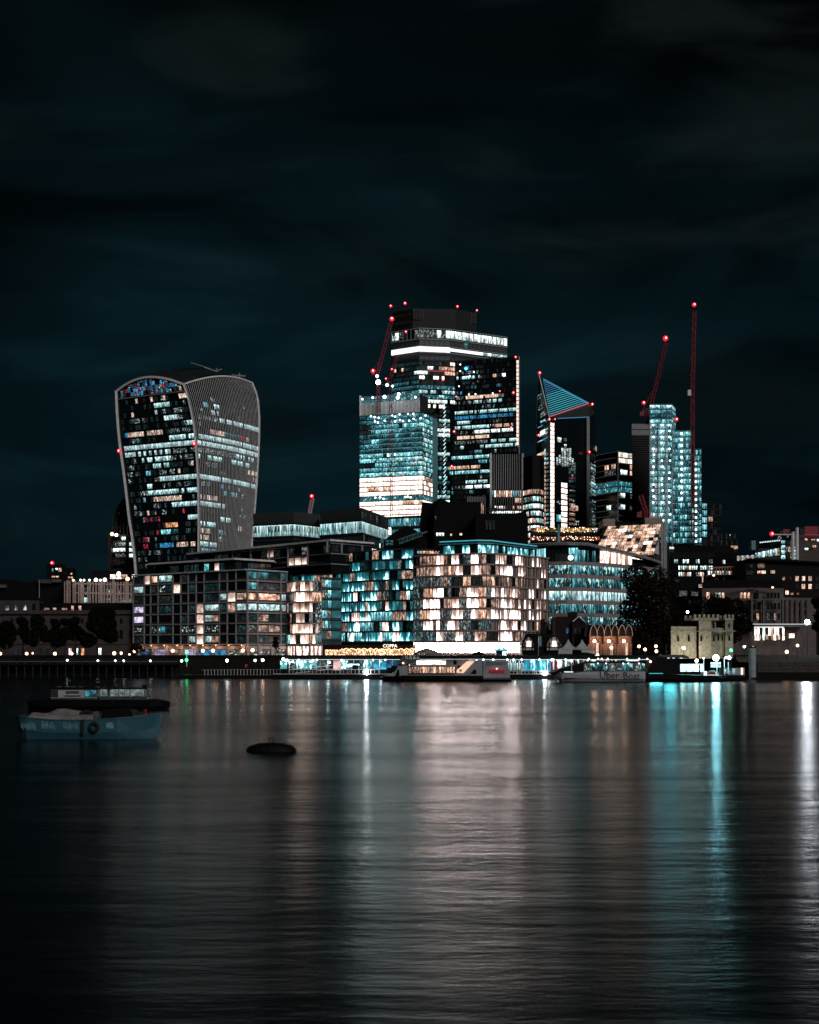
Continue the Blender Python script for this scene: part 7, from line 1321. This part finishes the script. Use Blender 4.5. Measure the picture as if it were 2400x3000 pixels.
t = thing('navigation_light', 'pair of green navigation lights one above the other on a white post', 'signal', (z5.X(575, 360), 360, 0)); m = MB(); m.bar((z5.X(577, 360), 360, 3), (z5.X(577, 360), 360, z5.Z(1205, 360)), .12, 'steel_w'); m.build('post', t)
for zy in (1210, 1290): m = MB(); m.ball(z5.P(575, zy, 359.6), .42, 'green_l', 10); m.build('green_lamp', t)
t = thing('letter_sign', 'small red lit letter P sign on the dark gangway', 'sign', (z5.X(1178, 341), 341, 1)); m = MB(); m.bar((z5.X(1178, 341), 341.2, .9), (z5.X(1178, 341), 341.2, z5.Z(1335, 341)), .06, 'steel_dk'); m.build('post', t); text('P', t, 'letter', z5.P(1166, 1368, 341), 1.35, 'red_sign', .08)
for i, (zx, zy, D) in enumerate([(1225, 1465, 366), (1295, 1500, 360), (1420, 1464, 366), (1425, 1521, 358), (908, 1480, 352), (748, 1567, 348)]):
    globe_lamp(z8.x(zx), z8.y(zy), D, 'warm_s', .45, 'street_lamp', ['warm lamp under the big brown tree, left upper one', 'warm lamp under the big brown tree, second from left', 'warm lamp under the big brown tree, right upper one', 'warm lamp under the big brown tree, right lower one', 'warm lamp in front of the middle lit arch', 'low warm lamp above the pier canopy before the tents'][i], group='warm globe lamps along the promenade')
globe_lamp(z9.x(170), z9.y(1484), 345, 'warm_l', .42, 'street_lamp', 'warm lamp standing in front of the castle gatehouse wall', group='warm globe lamps along the promenade')
globe_lamp(z9.x(1355), z9.y(1528), 347, 'warm_s', .5, 'street_lamp', 'warm lamp on the grass bank above the right river wall', foot=4.4)
globe_lamp(z9.x(1478), z9.y(1455), 356, 'warm_s', .42, 'street_lamp', 'warm lamp farther back on the grass bank at right', foot=5)
globe_lamp(z9.x(868), z9.y(1468), 350, 'white_l', .32, 'street_lamp', 'white lamp between the castle gatehouse and the round river pile')
tl = globe_lamp(z9.x(1590), z9.y(1186), 420, 'white_l', .9, 'street_lamp', 'bright white lamp on a tall post near the right edge'); spot(z9.x(1590), z9.y(1186), 418.6, (.86, .92, 1.0), 8500, tl, (-.02, -1, -.1), 95, .9)
globe_lamp(z9.x(215), z9.y(1070), 392, 'white_l', .38, 'street_lamp', 'small white lamp glinting through the tree left of the castle')
globe_lamp(z9.x(1192), z9.y(790), 444, 'bulb', .4, 'street_lamp', 'tiny amber lamp above the cornice of the stone office', foot=z9.Z(840, 444))

# ------------------------------------------------------------------ boats
def hull_loft(name, parent, secs, mat, cap='boat_dkgrey'):
    """secs: (x, centre y, half beam, z keel, z sheer, flare)"""
    m = MB(); g = []
    for x, y, b, zk, zs, fl in secs: g.append([V((x, y - b, zs)), V((x, y - b * fl, lerp(zk, zs, .45))), V((x, y - b * fl * .7, zk)), V((x, y + b * fl * .7, zk)), V((x, y + b * fl, lerp(zk, zs, .45))), V((x, y + b, zs))])
    m.grid(g, mat); m.poly([p for p in g[0]][::-1], mat); m.poly(g[-1], mat); d = [[r[0], r[5]] for r in g]; m.grid([q[::-1] for q in d], cap); o = m.build(name, parent, smooth=False); return o
def cruise():
    D = 312; t = thing('river_cruise_boat', 'long grey river cruise boat with lit saloon, lettering and a red panel on its stern', 'boat', (z11.X(660, D), D + 4, 0)); O = t; q = z11
    x = lambda a: q.X(a, D); z = lambda b: q.Z(b, D)
    hull_loft('hull', O, [(x(118), D + 3.2, .5, .1, 1.75, .8), (x(170), D + 3.2, 2.0, -.3, 1.65, .85), (x(300), D + 3.2, 3.2, -.5, 1.5, .95), (x(960), D + 3.2, 3.3, -.5, 1.45, .97), (x(1205), D + 3.2, 3.2, -.4, 1.4, .97)], 'hull_blk')
    m = MB(); m.slab_xz([(x(118), z(290)), (x(330), z(292)), (x(330), z(200)), (x(255), z(205)), (x(205), z(275))], D + .3, D + 6, 'boat_grey'); m.build('bow_house', O)
    m = MB(); m.slab_xz([(x(150), z(262)), (x(198), z(264)), (x(250), z(206)), (x(200), z(200))], D + .1, D + .28, 'dk'); m.build('bow_window', O)
    m = MB(); m.slab_xz([(x(225), z(288)), (x(262), z(290)), (x(258), z(235)), (x(246), z(235))], D + .1, D + .26, 'black'); m.build('bow_opening', O)
    m = MB(); m.slab_xz([(x(235), z(190)), (x(430), z(190)), (x(430), z(110)), (x(290), z(112)), (x(258), z(160))], D + 1.2, D + 5, 'boat_dkgrey'); m.build('wheelhouse', O)
    for a, b in ((300, 330), (340, 365), (375, 398), (402, 425)): m = MB(); m.slab_xz([(x(a), z(148)), (x(b), z(148)), (x(b), z(116)), (x(a + 8), z(116))], D + 1.0, D + 1.18, 'mottle'); m.build('wheelhouse_window', O)
    m = MB(); m.box(x(330), x(745), D + .4, D + 6, 1.4, z(205), 'bronze'); m.build('saloon_wall', O)
    R = random.Random(8)
    for i in range(17): a = 340 + i * 23; m = MB(); m.box(x(a), x(a + 19), D + .2, D + .38, z(264), z(212), R.choice(['warm', 'curtd', 'mixw', 'warm', 'peachd'])); m.build('saloon_window', O)
    m = MB(); m.box(x(330), x(960), D + .15, D + .5, z(293), z(282), 'boat_grey'); m.build('rubbing_strake', O)
    m = MB(); m.box(x(330), x(745), D + .1, D + 6.2, z(206), z(196), 'boat_grey'); m.build('upper_deck', O)
    m = MB(); m.box(x(405), x(652), D + .9, D + 1.0, z(194), z(158), 'shop'); m.build('lit_canopy_side', O); m = MB(); m.box(x(400), x(655), D + .8, D + .95, z(202), z(198), 'strip_p'); m.build('deck_light', O)
    m = MB(); m.box(x(655), x(715), D + .9, D + 5, z(200), z(158), 'brownstone'); m.build('bar_block', O)
    m = MB(); m.box(x(395), x(960), D + .5, D + 5.8, z(150), z(143), 'boat_grey'); m.build('deck_canopy', O)
    m = MB(); m.slab_xz([(x(745), z(200)), (x(850), z(200)), (x(880), z(160)), (x(745), z(160))], D + .6, D + 5, 'brownstone'); m.build('stair_side', O)
    m = MB(); m.slab_xz([(x(690), z(296)), (x(965), z(300)), (x(965), z(158)), (x(910), z(158))], D + .05, D + 5.8, 'boat_grey'); m.build('stern_house', O)
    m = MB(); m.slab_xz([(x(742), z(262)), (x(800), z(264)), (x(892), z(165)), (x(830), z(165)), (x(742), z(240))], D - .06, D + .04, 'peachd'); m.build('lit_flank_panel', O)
    m = MB(); m.box(x(765), x(785), D - .1, D - .07, z(252), z(234), 'brownstone'); m.build('flank_vent', O)
    m = MB(); m.slab_xz([(x(858), z(272)), (x(908), z(272)), (x(908), z(236)), (x(885), z(236))], D - .08, D + .04, 'black'); m.build('flank_opening', O)
    m = MB(); m.slab_xz([(x(966), z(305)), (x(1190), z(303)), (x(1172), z(162)), (x(966), z(160))], D - .25, D + 5.8, 'boat_grey'); m.build('stern_block', O)
    m = MB(); m.slab_xz([(x(966), z(318)), (x(1205), z(318)), (x(1190), z(304)), (x(966), z(306))], D - .5, D + 5, 'boat_dkgrey'); m.build('stern_platform', O)
    text('citycruises', O, 'lettering', q.P(985, 198, D - .30), 1.75, 'text_dk', .04, width=4.35)
    m = MB(); c = q.P(1149, 187, D - .30)
    for a, b in (((-6, 4), (-1, -6)), ((-1, -6), (4, 2)), ((0, 6), (6, -2)), ((6, -2), (9, 4))): m.bar(c + V((a[0] * .029, 0, -a[1] * .029)), c + V((b[0] * .029, 0, -b[1] * .029)), .05, 'text_dk')
    m.build('logo', O)
    m = MB(); m.box(x(1015), x(1140), D - .36, D - .26, z(266), z(230), 'redpanel'); m.build('red_panel', O); m = MB(); m.box(x(1015), x(1140), D - .40, D - .37, z(241), z(229), 'red_sign'); m.build('red_panel_trim', O)
    m = MB(); m.ball(q.P(1080, 228, D - .5), .16, 'bulb_w', 8); m.build('stern_lamp', O)
    m = MB(); c = q.P(818, 192, D + .5)
    for i in range(12): a, b = 2 * math.pi * i / 12, 2 * math.pi * (i + 1) / 12; m.bar(c + V((.34 * math.cos(a), 0, .34 * math.sin(a))), c + V((.34 * math.cos(b), 0, .34 * math.sin(b))), .09, 'canvas_w', 5)
    m.build('life_ring', O)
    m = MB(); m.bar(q.P(340, 199, D + .2), q.P(745, 199, D + .2), .04, 'steel_w'); m.bar(q.P(340, 186, D + .2), q.P(400, 186, D + .2), .04, 'steel_w'); m.bar(q.P(655, 152, D + .3), q.P(960, 152, D + .3), .05, 'steel_w')
    for a in range(345, 745, 25): m.bar(q.P(a, 206, D + .2), q.P(a, 199, D + .2), .035, 'steel_w')
    m.build('railing', O, kind='stuff'); m = MB(); m.bar(q.P(150, 286, D + 2), q.P(95, 300, PD + .2), .05, 'canvas_w'); m.build('mooring_line', O)
    m = MB(); m.ball(q.P(292, 181, D + .6), .22, 'red_core', 8); m.build('port_light', O); m = MB(); m.ball(q.P(345, 198, D + .2), .14, 'bulb', 6); m.build('deck_lamp', O)
lit('mixw', (.02, .012, .008), (.10, .05, .035), (.9, .6, .45), 1.1, sx=4, sy=3, p=(.42, .54, .68))
cruise()
def catamaran():
    D = 304; t = thing('passenger_catamaran', 'sleek white and black passenger catamaran with pointed bow and dark lettering on its side', 'boat', (z12.X(420, D), D + 4, 0)); O = t; q = z12; x = lambda a: q.X(a, D); z = lambda b: q.Z(b, D)
    hull_loft('hull', O, [(x(48), D + 3, .25, z(262), z(240), .9), (x(100), D + 3, 1.6, z(300), z(246), .9), (x(130), D + 3, 2.4, -.3, z(252), .92), (x(240), D + 3, 3.0, -.4, z(246), .97), (x(300), D + 3, 3.1, -.4, z(236), 1.0), (x(770), D + 3, 3.1, -.4, z(235), 1.0), (x(785), D + 3, 2.9, -.2, z(240), .98)], 'boat_white')
    m = MB(); m.box(x(112), x(782), D - .22, D - .02, -.3, .22, 'hull_blk'); m.build('boot_stripe', O)
    m = MB(); m.slab_xz([(x(150), z(285)), (x(560), z(297)), (x(770), z(297)), (x(770), z(266)), (x(250), z(262)), (x(170), z(262))], D - .2, D - .12, 'boat_grey'); m.build('side_panel', O)
    m = MB(); m.slab_xz([(x(50), z(244)), (x(300), z(232)), (x(298), z(170)), (x(215), z(188)), (x(120), z(215))], D + .5, D + 5.5, 'hull_blk'); m.build('foredeck_cowl', O)
    m = MB(); m.slab_xz([(x(296), z(232)), (x(785), z(236)), (x(785), z(182)), (x(770), z(166)), (x(700), z(158)), (x(320), z(158)), (x(297), z(175))], D + .2, D + 5.8, 'boat_dkgrey'); m.build('cabin', O)
    m = MB(); m.box(x(300), x(790), D + .0, D + 6, z(164), z(156), 'hull_blk'); m.build('cabin_roof', O)
    R = random.Random(12); xs = [303, 345, 400, 452, 500, 548, 600, 650, 698, 738, 782]
    for a, b in zip(xs, xs[1:]): m = MB(); m.slab_xz([(x(a + 2), z(229)), (x(b - 4), z(229)), (x(b - 1), z(172)), (x(a + 6), z(172))], D + .02, D + .18, R.choice(['teal', 'mottle', 'mixt', 'mottle', 'teald'])); m.build('cabin_window', O)
    for a in (410, 475, 610, 650, 735): m = MB(); m.ball(q.P(a, 172, D - .1), .15, 'bulb_c', 6); m.build('cabin_lamp', O)
    for a, b, y in ((145, 215, 238), (222, 280, 254)): m = MB(); m.box(x(a), x(b), D + .25, D + .45, z(y + 5), z(y - 3), 'strip_c'); m.build('step_light', O)
    for i in range(6): a = 196 + i * 16; m = MB(); m.box(x(a), x(a + 13), D + 5.8, D + 6.0, z(226), z(185), R.choice(['mix', 'reddot', 'white', 'warm'])); m.build('bow_window', O)
    m = MB(); m.bar(q.P(202, 228, D + .4), q.P(202, 150, D + .4), .1, 'steel_w'); m.build('bow_mast', O); m = MB(); m.ball(q.P(202, 155, D + .3), .22, 'bulb_c', 8); m.build('mast_lamp', O)
    text('Uber', O, 'lettering', q.P(422, 292, D - .26), 2.55, 'text_dk', .05, width=4.75); text('Boat', O, 'lettering', q.P(608, 295, D - .26), 2.4, 'text_dk', .03, width=4.1)
    # dark ferry astern
    D = 308; t = thing('dark_ferry', 'unlit black ferry moored between the catamaran and the brightly lit workboat', 'boat', (z12.X(950, D), D + 4, 0)); O = t; x = lambda a: q.X(a, D); z = lambda b: q.Z(b, D)
    hull_loft('hull', O, [(x(792), D + 3, 2.8, -.3, z(250), .96), (x(1240), D + 3, 3, -.3, z(268), .96), (x(1380), D + 3, 2.2, -.3, z(282), .9), (x(1440), D + 3, .4, -.1, z(285), .8)], 'hull_blk')
    m = MB(); m.slab_xz([(x(800), z(252)), (x(1060), z(255)), (x(1060), z(150)), (x(1040), z(120)), (x(930), z(112)), (x(830), z(150))], D + .4, D + 5, 'black'); m.build('cabin', O)
    m = MB(); m.slab_xz([(x(915), z(122)), (x(1130), z(132)), (x(1130), z(118)), (x(1090), z(104)), (x(925), z(104))], D + .3, D + 5, 'boat_dkgrey'); m.build('bridge', O)
    for a in (960, 1000, 1060): m = MB(); m.box(x(a), x(a + 18), D + .1, D + .28, z(132), z(127), 'strip_c'); m.build('bridge_light', O)
    for a_, y_, w_ in ((985, 128, 1100), (870, 251, 850)): spot(q.x(a_), q.y(y_), D - .6, (.12, .75, .90), w_, O, (0, -1, -.12), 120, 1.6)  # teal spots added to colour the water, not lamps of the ferry
    m = MB(); m.box(x(815), x(925), D + .1, D + .3, z(254), z(248), 'teal_line'); m.build('name_strip', O)  # glow added to the pale strip to go with the spot
    m = MB(); m.ball(q.P(825, 157, D - .1), .3, 'red_core', 8); m.build('port_light', O)
    # lit workboat and cluttered pontoon
    D = 316; t = thing('lit_workboat', 'brightly lit teal workboat with cluttered deck under the starry lamp', 'boat', (z12.X(1250, D), D + 4, 0)); O = t; x = lambda a: q.X(a, D); z = lambda b: q.Z(b, D); R = random.Random(14)
    hull_loft('hull', O, [(x(1045), D + 3, 2.5, -.3, z(262), .96), (x(1420), D + 3, 3, -.3, z(268), .96), (x(1560), D + 3, 2.2, -.3, z(272), .9), (x(1600), D + 3, .6, -.1, z(270), .8)], 'hull_blk')
    m = MB(); m.slab_xz([(x(1065), z(238)), (x(1240), z(238)), (x(1240), z(172)), (x(1070), z(174)), (x(1050), z(205))], D + .6, D + 5, 'boat_grey'); m.build('cabin', O)
    for i in range(10): a = 1070 + i * 17.4; m = MB(); m.box(x(a), x(a + 16), D + .4, D + .58, z(234), z(182), 'cabin_t' if i % 3 != 2 else R.choice(['white', 'mixt'])); m.build('cabin_window', O)
    for a, b in ((1085, 1140), (1245, 1390)): m = MB(); m.box(x(a), x(b), D + .2, D + .4, z(268), z(262), 'strip_c'); m.build('deck_light', O)
    for i in range(26):
        a = R.uniform(1235, 1500); y0 = R.uniform(205, 262); w_ = R.uniform(8, 26); h_ = R.uniform(12, 38); dd = R.uniform(.3, 4.5)
        m = MB(); m.box(x(a), x(a + w_), D + dd, D + dd + .8, z(262), z(262 - h_ - (20 if i % 4 == 0 else 0)), R.choice(['steel_w', 'tealsteel', 'mixt', 'boat_grey', 'mix', 'steel_g', 'white', 'steel_w'])); m.build('deck_box', O)  # some boxes glow: light on the clutter put in as emission
    m = MB(); m.slab_xz([(x(1262), z(255)), (x(1340), z(262)), (x(1335), z(240)), (x(1300), z(236))], D - .2, D + .2, 'redpaint'); m.build('inflatable', O)
    m = MB(); m.box(x(1368), x(1392), D - .3, D + .2, z(266), z(210), 'steel_dk'); m.build('notice_board', O)
    for a in (1350, 1408, 1245, 1440): m = MB(); m.bar(q.P(a, 262, D + 1), q.P(a, 130 if a != 1440 else 160, D + 1), .1, 'steel_w'); m.build('mast', O)
    m = MB()
    for k in range(8): m.bar(q.P(1300 + k * 10, 205, D + 1.2), q.P(1310 + k * 10, 160, D + 1.2), .06, 'steel_w'); m.bar(q.P(1310 + k * 10, 205, D + 1.2), q.P(1300 + k * 10, 160, D + 1.2), .06, 'steel_w')
    m.build('lattice_frame', O)
    for a, b, y0, y1, mt in ((1500, 1540, 208, 262, 'boat_grey'), (1548, 1560, 206, 262, 'strip_p'), (1566, 1574, 206, 262, 'brownstone')): m = MB(); m.box(x(a), x(b), D + .5, D + 1.2, z(y1), z(y0), mt); m.build('gate_frame', O)
    lm = MB(); lm.ball(q.P(1342, 128, D + .4), .75, 'star_t', 12); lm.build('mast_lamp', O); spot(q.x(1342), q.y(128), D - .5, (.25, .85, 1.0), 2900, O, (0, -1, -.15), 130, .7)
    for a, y, r, mt in ((1447, 127, .5, 'bulb_c'), (1420, 126, .3, 'bulb_c'), (1190, 150, .4, 'warm_l'), (1244, 131, .22, 'bulb_c'), (1462, 68, .38, 'green_l')): m = MB(); m.ball(q.P(a, y, D + .3), r, mt, 8); m.build('lamp', O)
    m = MB(); m.bar(q.P(1462, 262, D + 1), q.P(1462, 72, D + 1), .08, 'steel_dk'); m.build('mast', O)
    l = bpy.data.lights.new('lamp_or_fill_light', 'POINT'); l.energy = 900; l.color = (.45, .92, 1); l.shadow_soft_size = .5; lo = bpy.data.objects.new('lamp_or_fill_light', l); COL.objects.link(lo); lo.parent = O; lo.location = q.P(1342, 128, D - 1.2) - ORG[O.name]
    t = thing('mooring_pile', 'thick round steel pile standing in the river right of the workboat', 'pile', (z9.X(960, 332), 332, 0)); m = MB(); c = V((z9.X(960, 332), 332, 0)); m.bar(c + V((0, 0, -2)), c + V((0, 0, z9.Z(1482, 332))), .95, 'steel_g', 16); m.build('shaft', t, smooth=True)
    m = MB(); m.bar(c + V((0, 0, z9.Z(1482, 332))), c + V((0, 0, z9.Z(1466, 332))), 1.2, 'steel_dk', 16, .7); m.build('cap', t); m = MB(); m.ball(c + V((0, -.6, z9.Z(1472, 332))), .2, 'bulb_w', 6); m.build('lamp', t)
lit('cabin_t', (.3, 2.2, 2.7), (.9, 5, 5.6), (5, 16, 17), 1.6, sx=4, sy=3, p=(.35, .5, .7)); M['cabin_t'].cycles.emission_sampling = 'AUTO'; glow('star_t', (.45, .95, 1), 40.0)
catamaran()
def ring(m, c, R_, r, mat, n=14):
    for i in range(n): a, b = 2 * math.pi * i / n, 2 * math.pi * (i + 1) / n; m.bar(c + V((R_ * math.cos(a), 0, R_ * math.sin(a))), c + V((R_ * math.cos(b), 0, R_ * math.sin(b))), r, mat, 8)
def left_boats():
    D = 111.7; q = z10; t = thing('blue_launch', 'teal blue open launch with grey tarpaulin, pale lettering panels and a tyre fender', 'boat', (q.X(800, D), D + 1.8, 0)); O = t; x = lambda a: q.X(a - 8, D + .9); z = lambda b: q.Z(b, D)
    yc = D + 1.8
    secs = [(x(150), yc, .9, .55, z(488), .75), (x(200), yc, 1.5, .2, z(492), .82), (x(260), yc, 1.75, -.25, z(500), .88), (x(500), yc, 1.8, -.3, z(522), .92), (x(800), yc, 1.8, -.3, z(526), .92), (x(1080), yc, 1.72, -.3, z(508), .9), (x(1220), yc, 1.35, -.3, z(498), .78), (x(1330), yc, .85, -.25, z(484), .55), (x(1400), yc, .35, .1, z(480), .4), (x(1440), yc, .06, .9, z(479), .6)]
    hull_loft('hull', O, secs, 'hull_teal', 'boat_dkgrey')
    m = MB()
    for a, b in zip(secs, secs[1:]): m.bar((a[0], a[1] - a[2] - .02, a[4] + .02), (b[0], b[1] - b[2] - .02, b[4] + .02), .06, 'hull_teal')
    m.build('gunwale', O)
    for a in (228, 405, 605):
        m = MB(); Rl = random.Random(a); xx = a
        while xx < a + 130:
            w_ = Rl.uniform(3, 8); t0, t1 = Rl.uniform(.0, .35), Rl.uniform(.7, 1.0); k = (xx - a) / 132
            P_ = lambda q_, t: V((x(q_), D - .07 + .14 * t, lerp(z(528 + 12 * k), z(614 + 10 * k), t)))
            m.poly([P_(xx, t1), P_(xx + w_, t1), P_(xx + w_ + Rl.uniform(-2, 2), t0), P_(xx + Rl.uniform(-2, 2), t0)], 'pale_teal'); xx += w_ + Rl.uniform(2, 6)
        m.build('faded_lettering', O, kind='stuff')
    m = MB(); m.poly([V((x(985), D + .04, z(545))), V((x(985), D + .16, z(600))), V((x(1050), D + .16, z(600))), V((x(1050), D + .05, z(545)))], 'pale_teal'); m.build('number_panel', O)
    m = MB(); R = random.Random(3); g = []
    for j in range(9):
        a = lerp(280, 860, j / 8); h_ = z(442 + 12 * math.sin(j * 1.3) + (0 if 2 < j < 7 else 22)); zs = z(520); g.append([V((x(a), D + .35, zs)), V((x(a), D + .5, lerp(zs, h_, .6) + R.uniform(-.05, .05))), V((x(a), yc - .4, h_)), V((x(a), yc + .5, h_ + .03)), V((x(a), yc + 1.3, zs))])
    m.grid(g, 'canvas_w'); m.poly(g[0][::-1], 'canvas_w'); m.poly(g[-1], 'canvas_w'); m.build('tarpaulin', O, smooth=True)
    m = MB(); m.slab_xz([(x(925), z(512)), (x(1232), z(505)), (x(1200), z(440)), (x(1150), z(432)), (x(945), z(438))], D + .5, D + 3.0, 'black'); m.build('cuddy', O)
    m = MB(); ring(m, q.P(780, 505, D + .9), .62, .16, 'rubber', 12); m.build('tyre', O)
    m = MB(); ring(m, q.P(848, 585, D - .12), .36, .15, 'rubber'); m.build('tyre_fender', O)
    m = MB(); m.bar(q.P(745, 520, D - .1), q.P(745, 650, D - .06), .14, 'rubber', 8); m.build('post_fender', O)
    m = MB(); m.bar(q.P(1310, 490, D + 1.6), q.P(1310, 425, D + 1.6), .16, 'redpaint', 8); m.build('mooring_bollard', O)
    m = MB()
    for a in (300, 420, 560, 700): m.bar(q.P(a, 512, D + .25), q.P(a + 6, 470, D + .4), .025, 'steel_g')
    m.bar(q.P(300, 470, D + .4), q.P(706, 470, D + .4), .02, 'steel_g'); m.build('rope_rail', O, kind='stuff')
    m = MB(); m.bar(q.P(1400, 486, D + 1.7), q.P(1500, 640, D + 4), .03, 'rubber'); m.build('mooring_line', O)
    # moored passenger barge behind
    D = 166; t = thing('black_barge', 'long black passenger barge with pale windowed cabins behind the blue launch', 'boat', (q.X(870, D), D + 2.4, 0)); O = t; x = lambda a: q.X(a, D); z = lambda b: q.Z(b, D)
    hull_loft('hull', O, [(x(230), D + 2.4, 1.6, .0, z(350), .9), (x(420), D + 2.4, 2.3, -.3, z(338), .95), (x(1350), D + 2.4, 2.3, -.3, z(342), .95), (x(1440), D + 2.4, 1.6, -.1, z(350), .9), (x(1505), D + 2.4, .5, .2, z(368), .8)], 'hull_blk', 'black')
    m = MB(); m.box(x(444), x(868), D + .7, D + 4.2, z(345), z(240), 'boat_dkgrey'); m.build('fore_cabin', O); m = MB(); m.box(x(438), x(874), D + .5, D + 4.4, z(240), z(230), 'black'); m.build('cabin_roof', O)
    m = MB(); m.box(x(515), x(755), D + .52, D + .68, z(318), z(254), 'boat_white'); m.build('name_board', O)
    for y0, y1, a, b in ((262, 285, 585, 705), (300, 312, 575, 720)): m = MB(); m.box(x(a), x(b), D + .46, D + .50, z(y1), z(y0), 'boat_dkgrey'); m.build('faded_lettering', O)
    for a, b, mt in ((450, 510, 'dim'), (760, 858, 'teald')): m = MB(); m.box(x(a), x(b), D + .5, D + .68, z(318), z(256), mt); m.build('window', O)
    m = MB(); m.box(x(446), x(866), D + .55, D + .69, z(326), z(320), 'boat_white'); m.build('trim', O)
    m = MB(); m.box(x(882), x(1312), D + .8, D + 4, z(345), z(316), 'boat_dkgrey'); m.build('aft_cabin_base', O); m = MB(); m.box(x(876), x(1318), D + .6, D + 4.2, z(244), z(236), 'black'); m.build('aft_roof', O)
    for a, b, mt in ((890, 950, 'boat_glow'), (985, 1055, 'boat_glow'), (1060, 1158, 'boat_glow'), (1164, 1282, 'boat_glow')): m = MB(); m.box(x(a), x(b), D + .85, D + .95, z(310), z(248), mt); m.build('window', O)
    for a in (884, 956, 978, 1058, 1160, 1288, 1306): m = MB(); m.box(x(a) - .06, x(a) + .06, D + .8, D + 1.0, z(316), z(243), 'tealsteel'); m.build('window_post', O)
    m = MB(); m.box(x(1270), x(1310), D + 1, D + 2, z(236), z(208), 'black'); m.build('funnel', O)
    for a in (480, 560, 610, 680, 830): m = MB(); m.box(x(a), x(a + 28), D + 1.5, D + 2.2, z(231), z(222), 'boat_dkgrey'); m.build('roof_vent', O)
    # low dark buoy
    D = 99; t = thing('mooring_buoy', 'low black mooring buoy floating alone on the bright water', 'buoy', (X(795, D), D, 0)); m = MB(); c = V((X(795, D), D, 0)); n = 20
    g = [[c + V((a * 2.0 * math.cos(2 * math.pi * j / n), a * 1.1 * math.sin(2 * math.pi * j / n), z_)) for j in range(n + 1)] for a, z_ in ((.9, -.3), (1, .02), (.96, .22), (.82, .45), (.5, .62), (.02, .68))]; m.grid(g, 'black'); m.build('float', t, smooth=True)
    m = MB(); ring(m, c + V((0, 0, .82)), .2, .05, 'steel_dk', 10); m.build('mooring_ring', t)
lit('boat_glow', (.05, .06, .065), (.12, .145, .15), (.25, .28, .28), 1.0, sx=3, curtain=.5, var=.2)
left_boats()
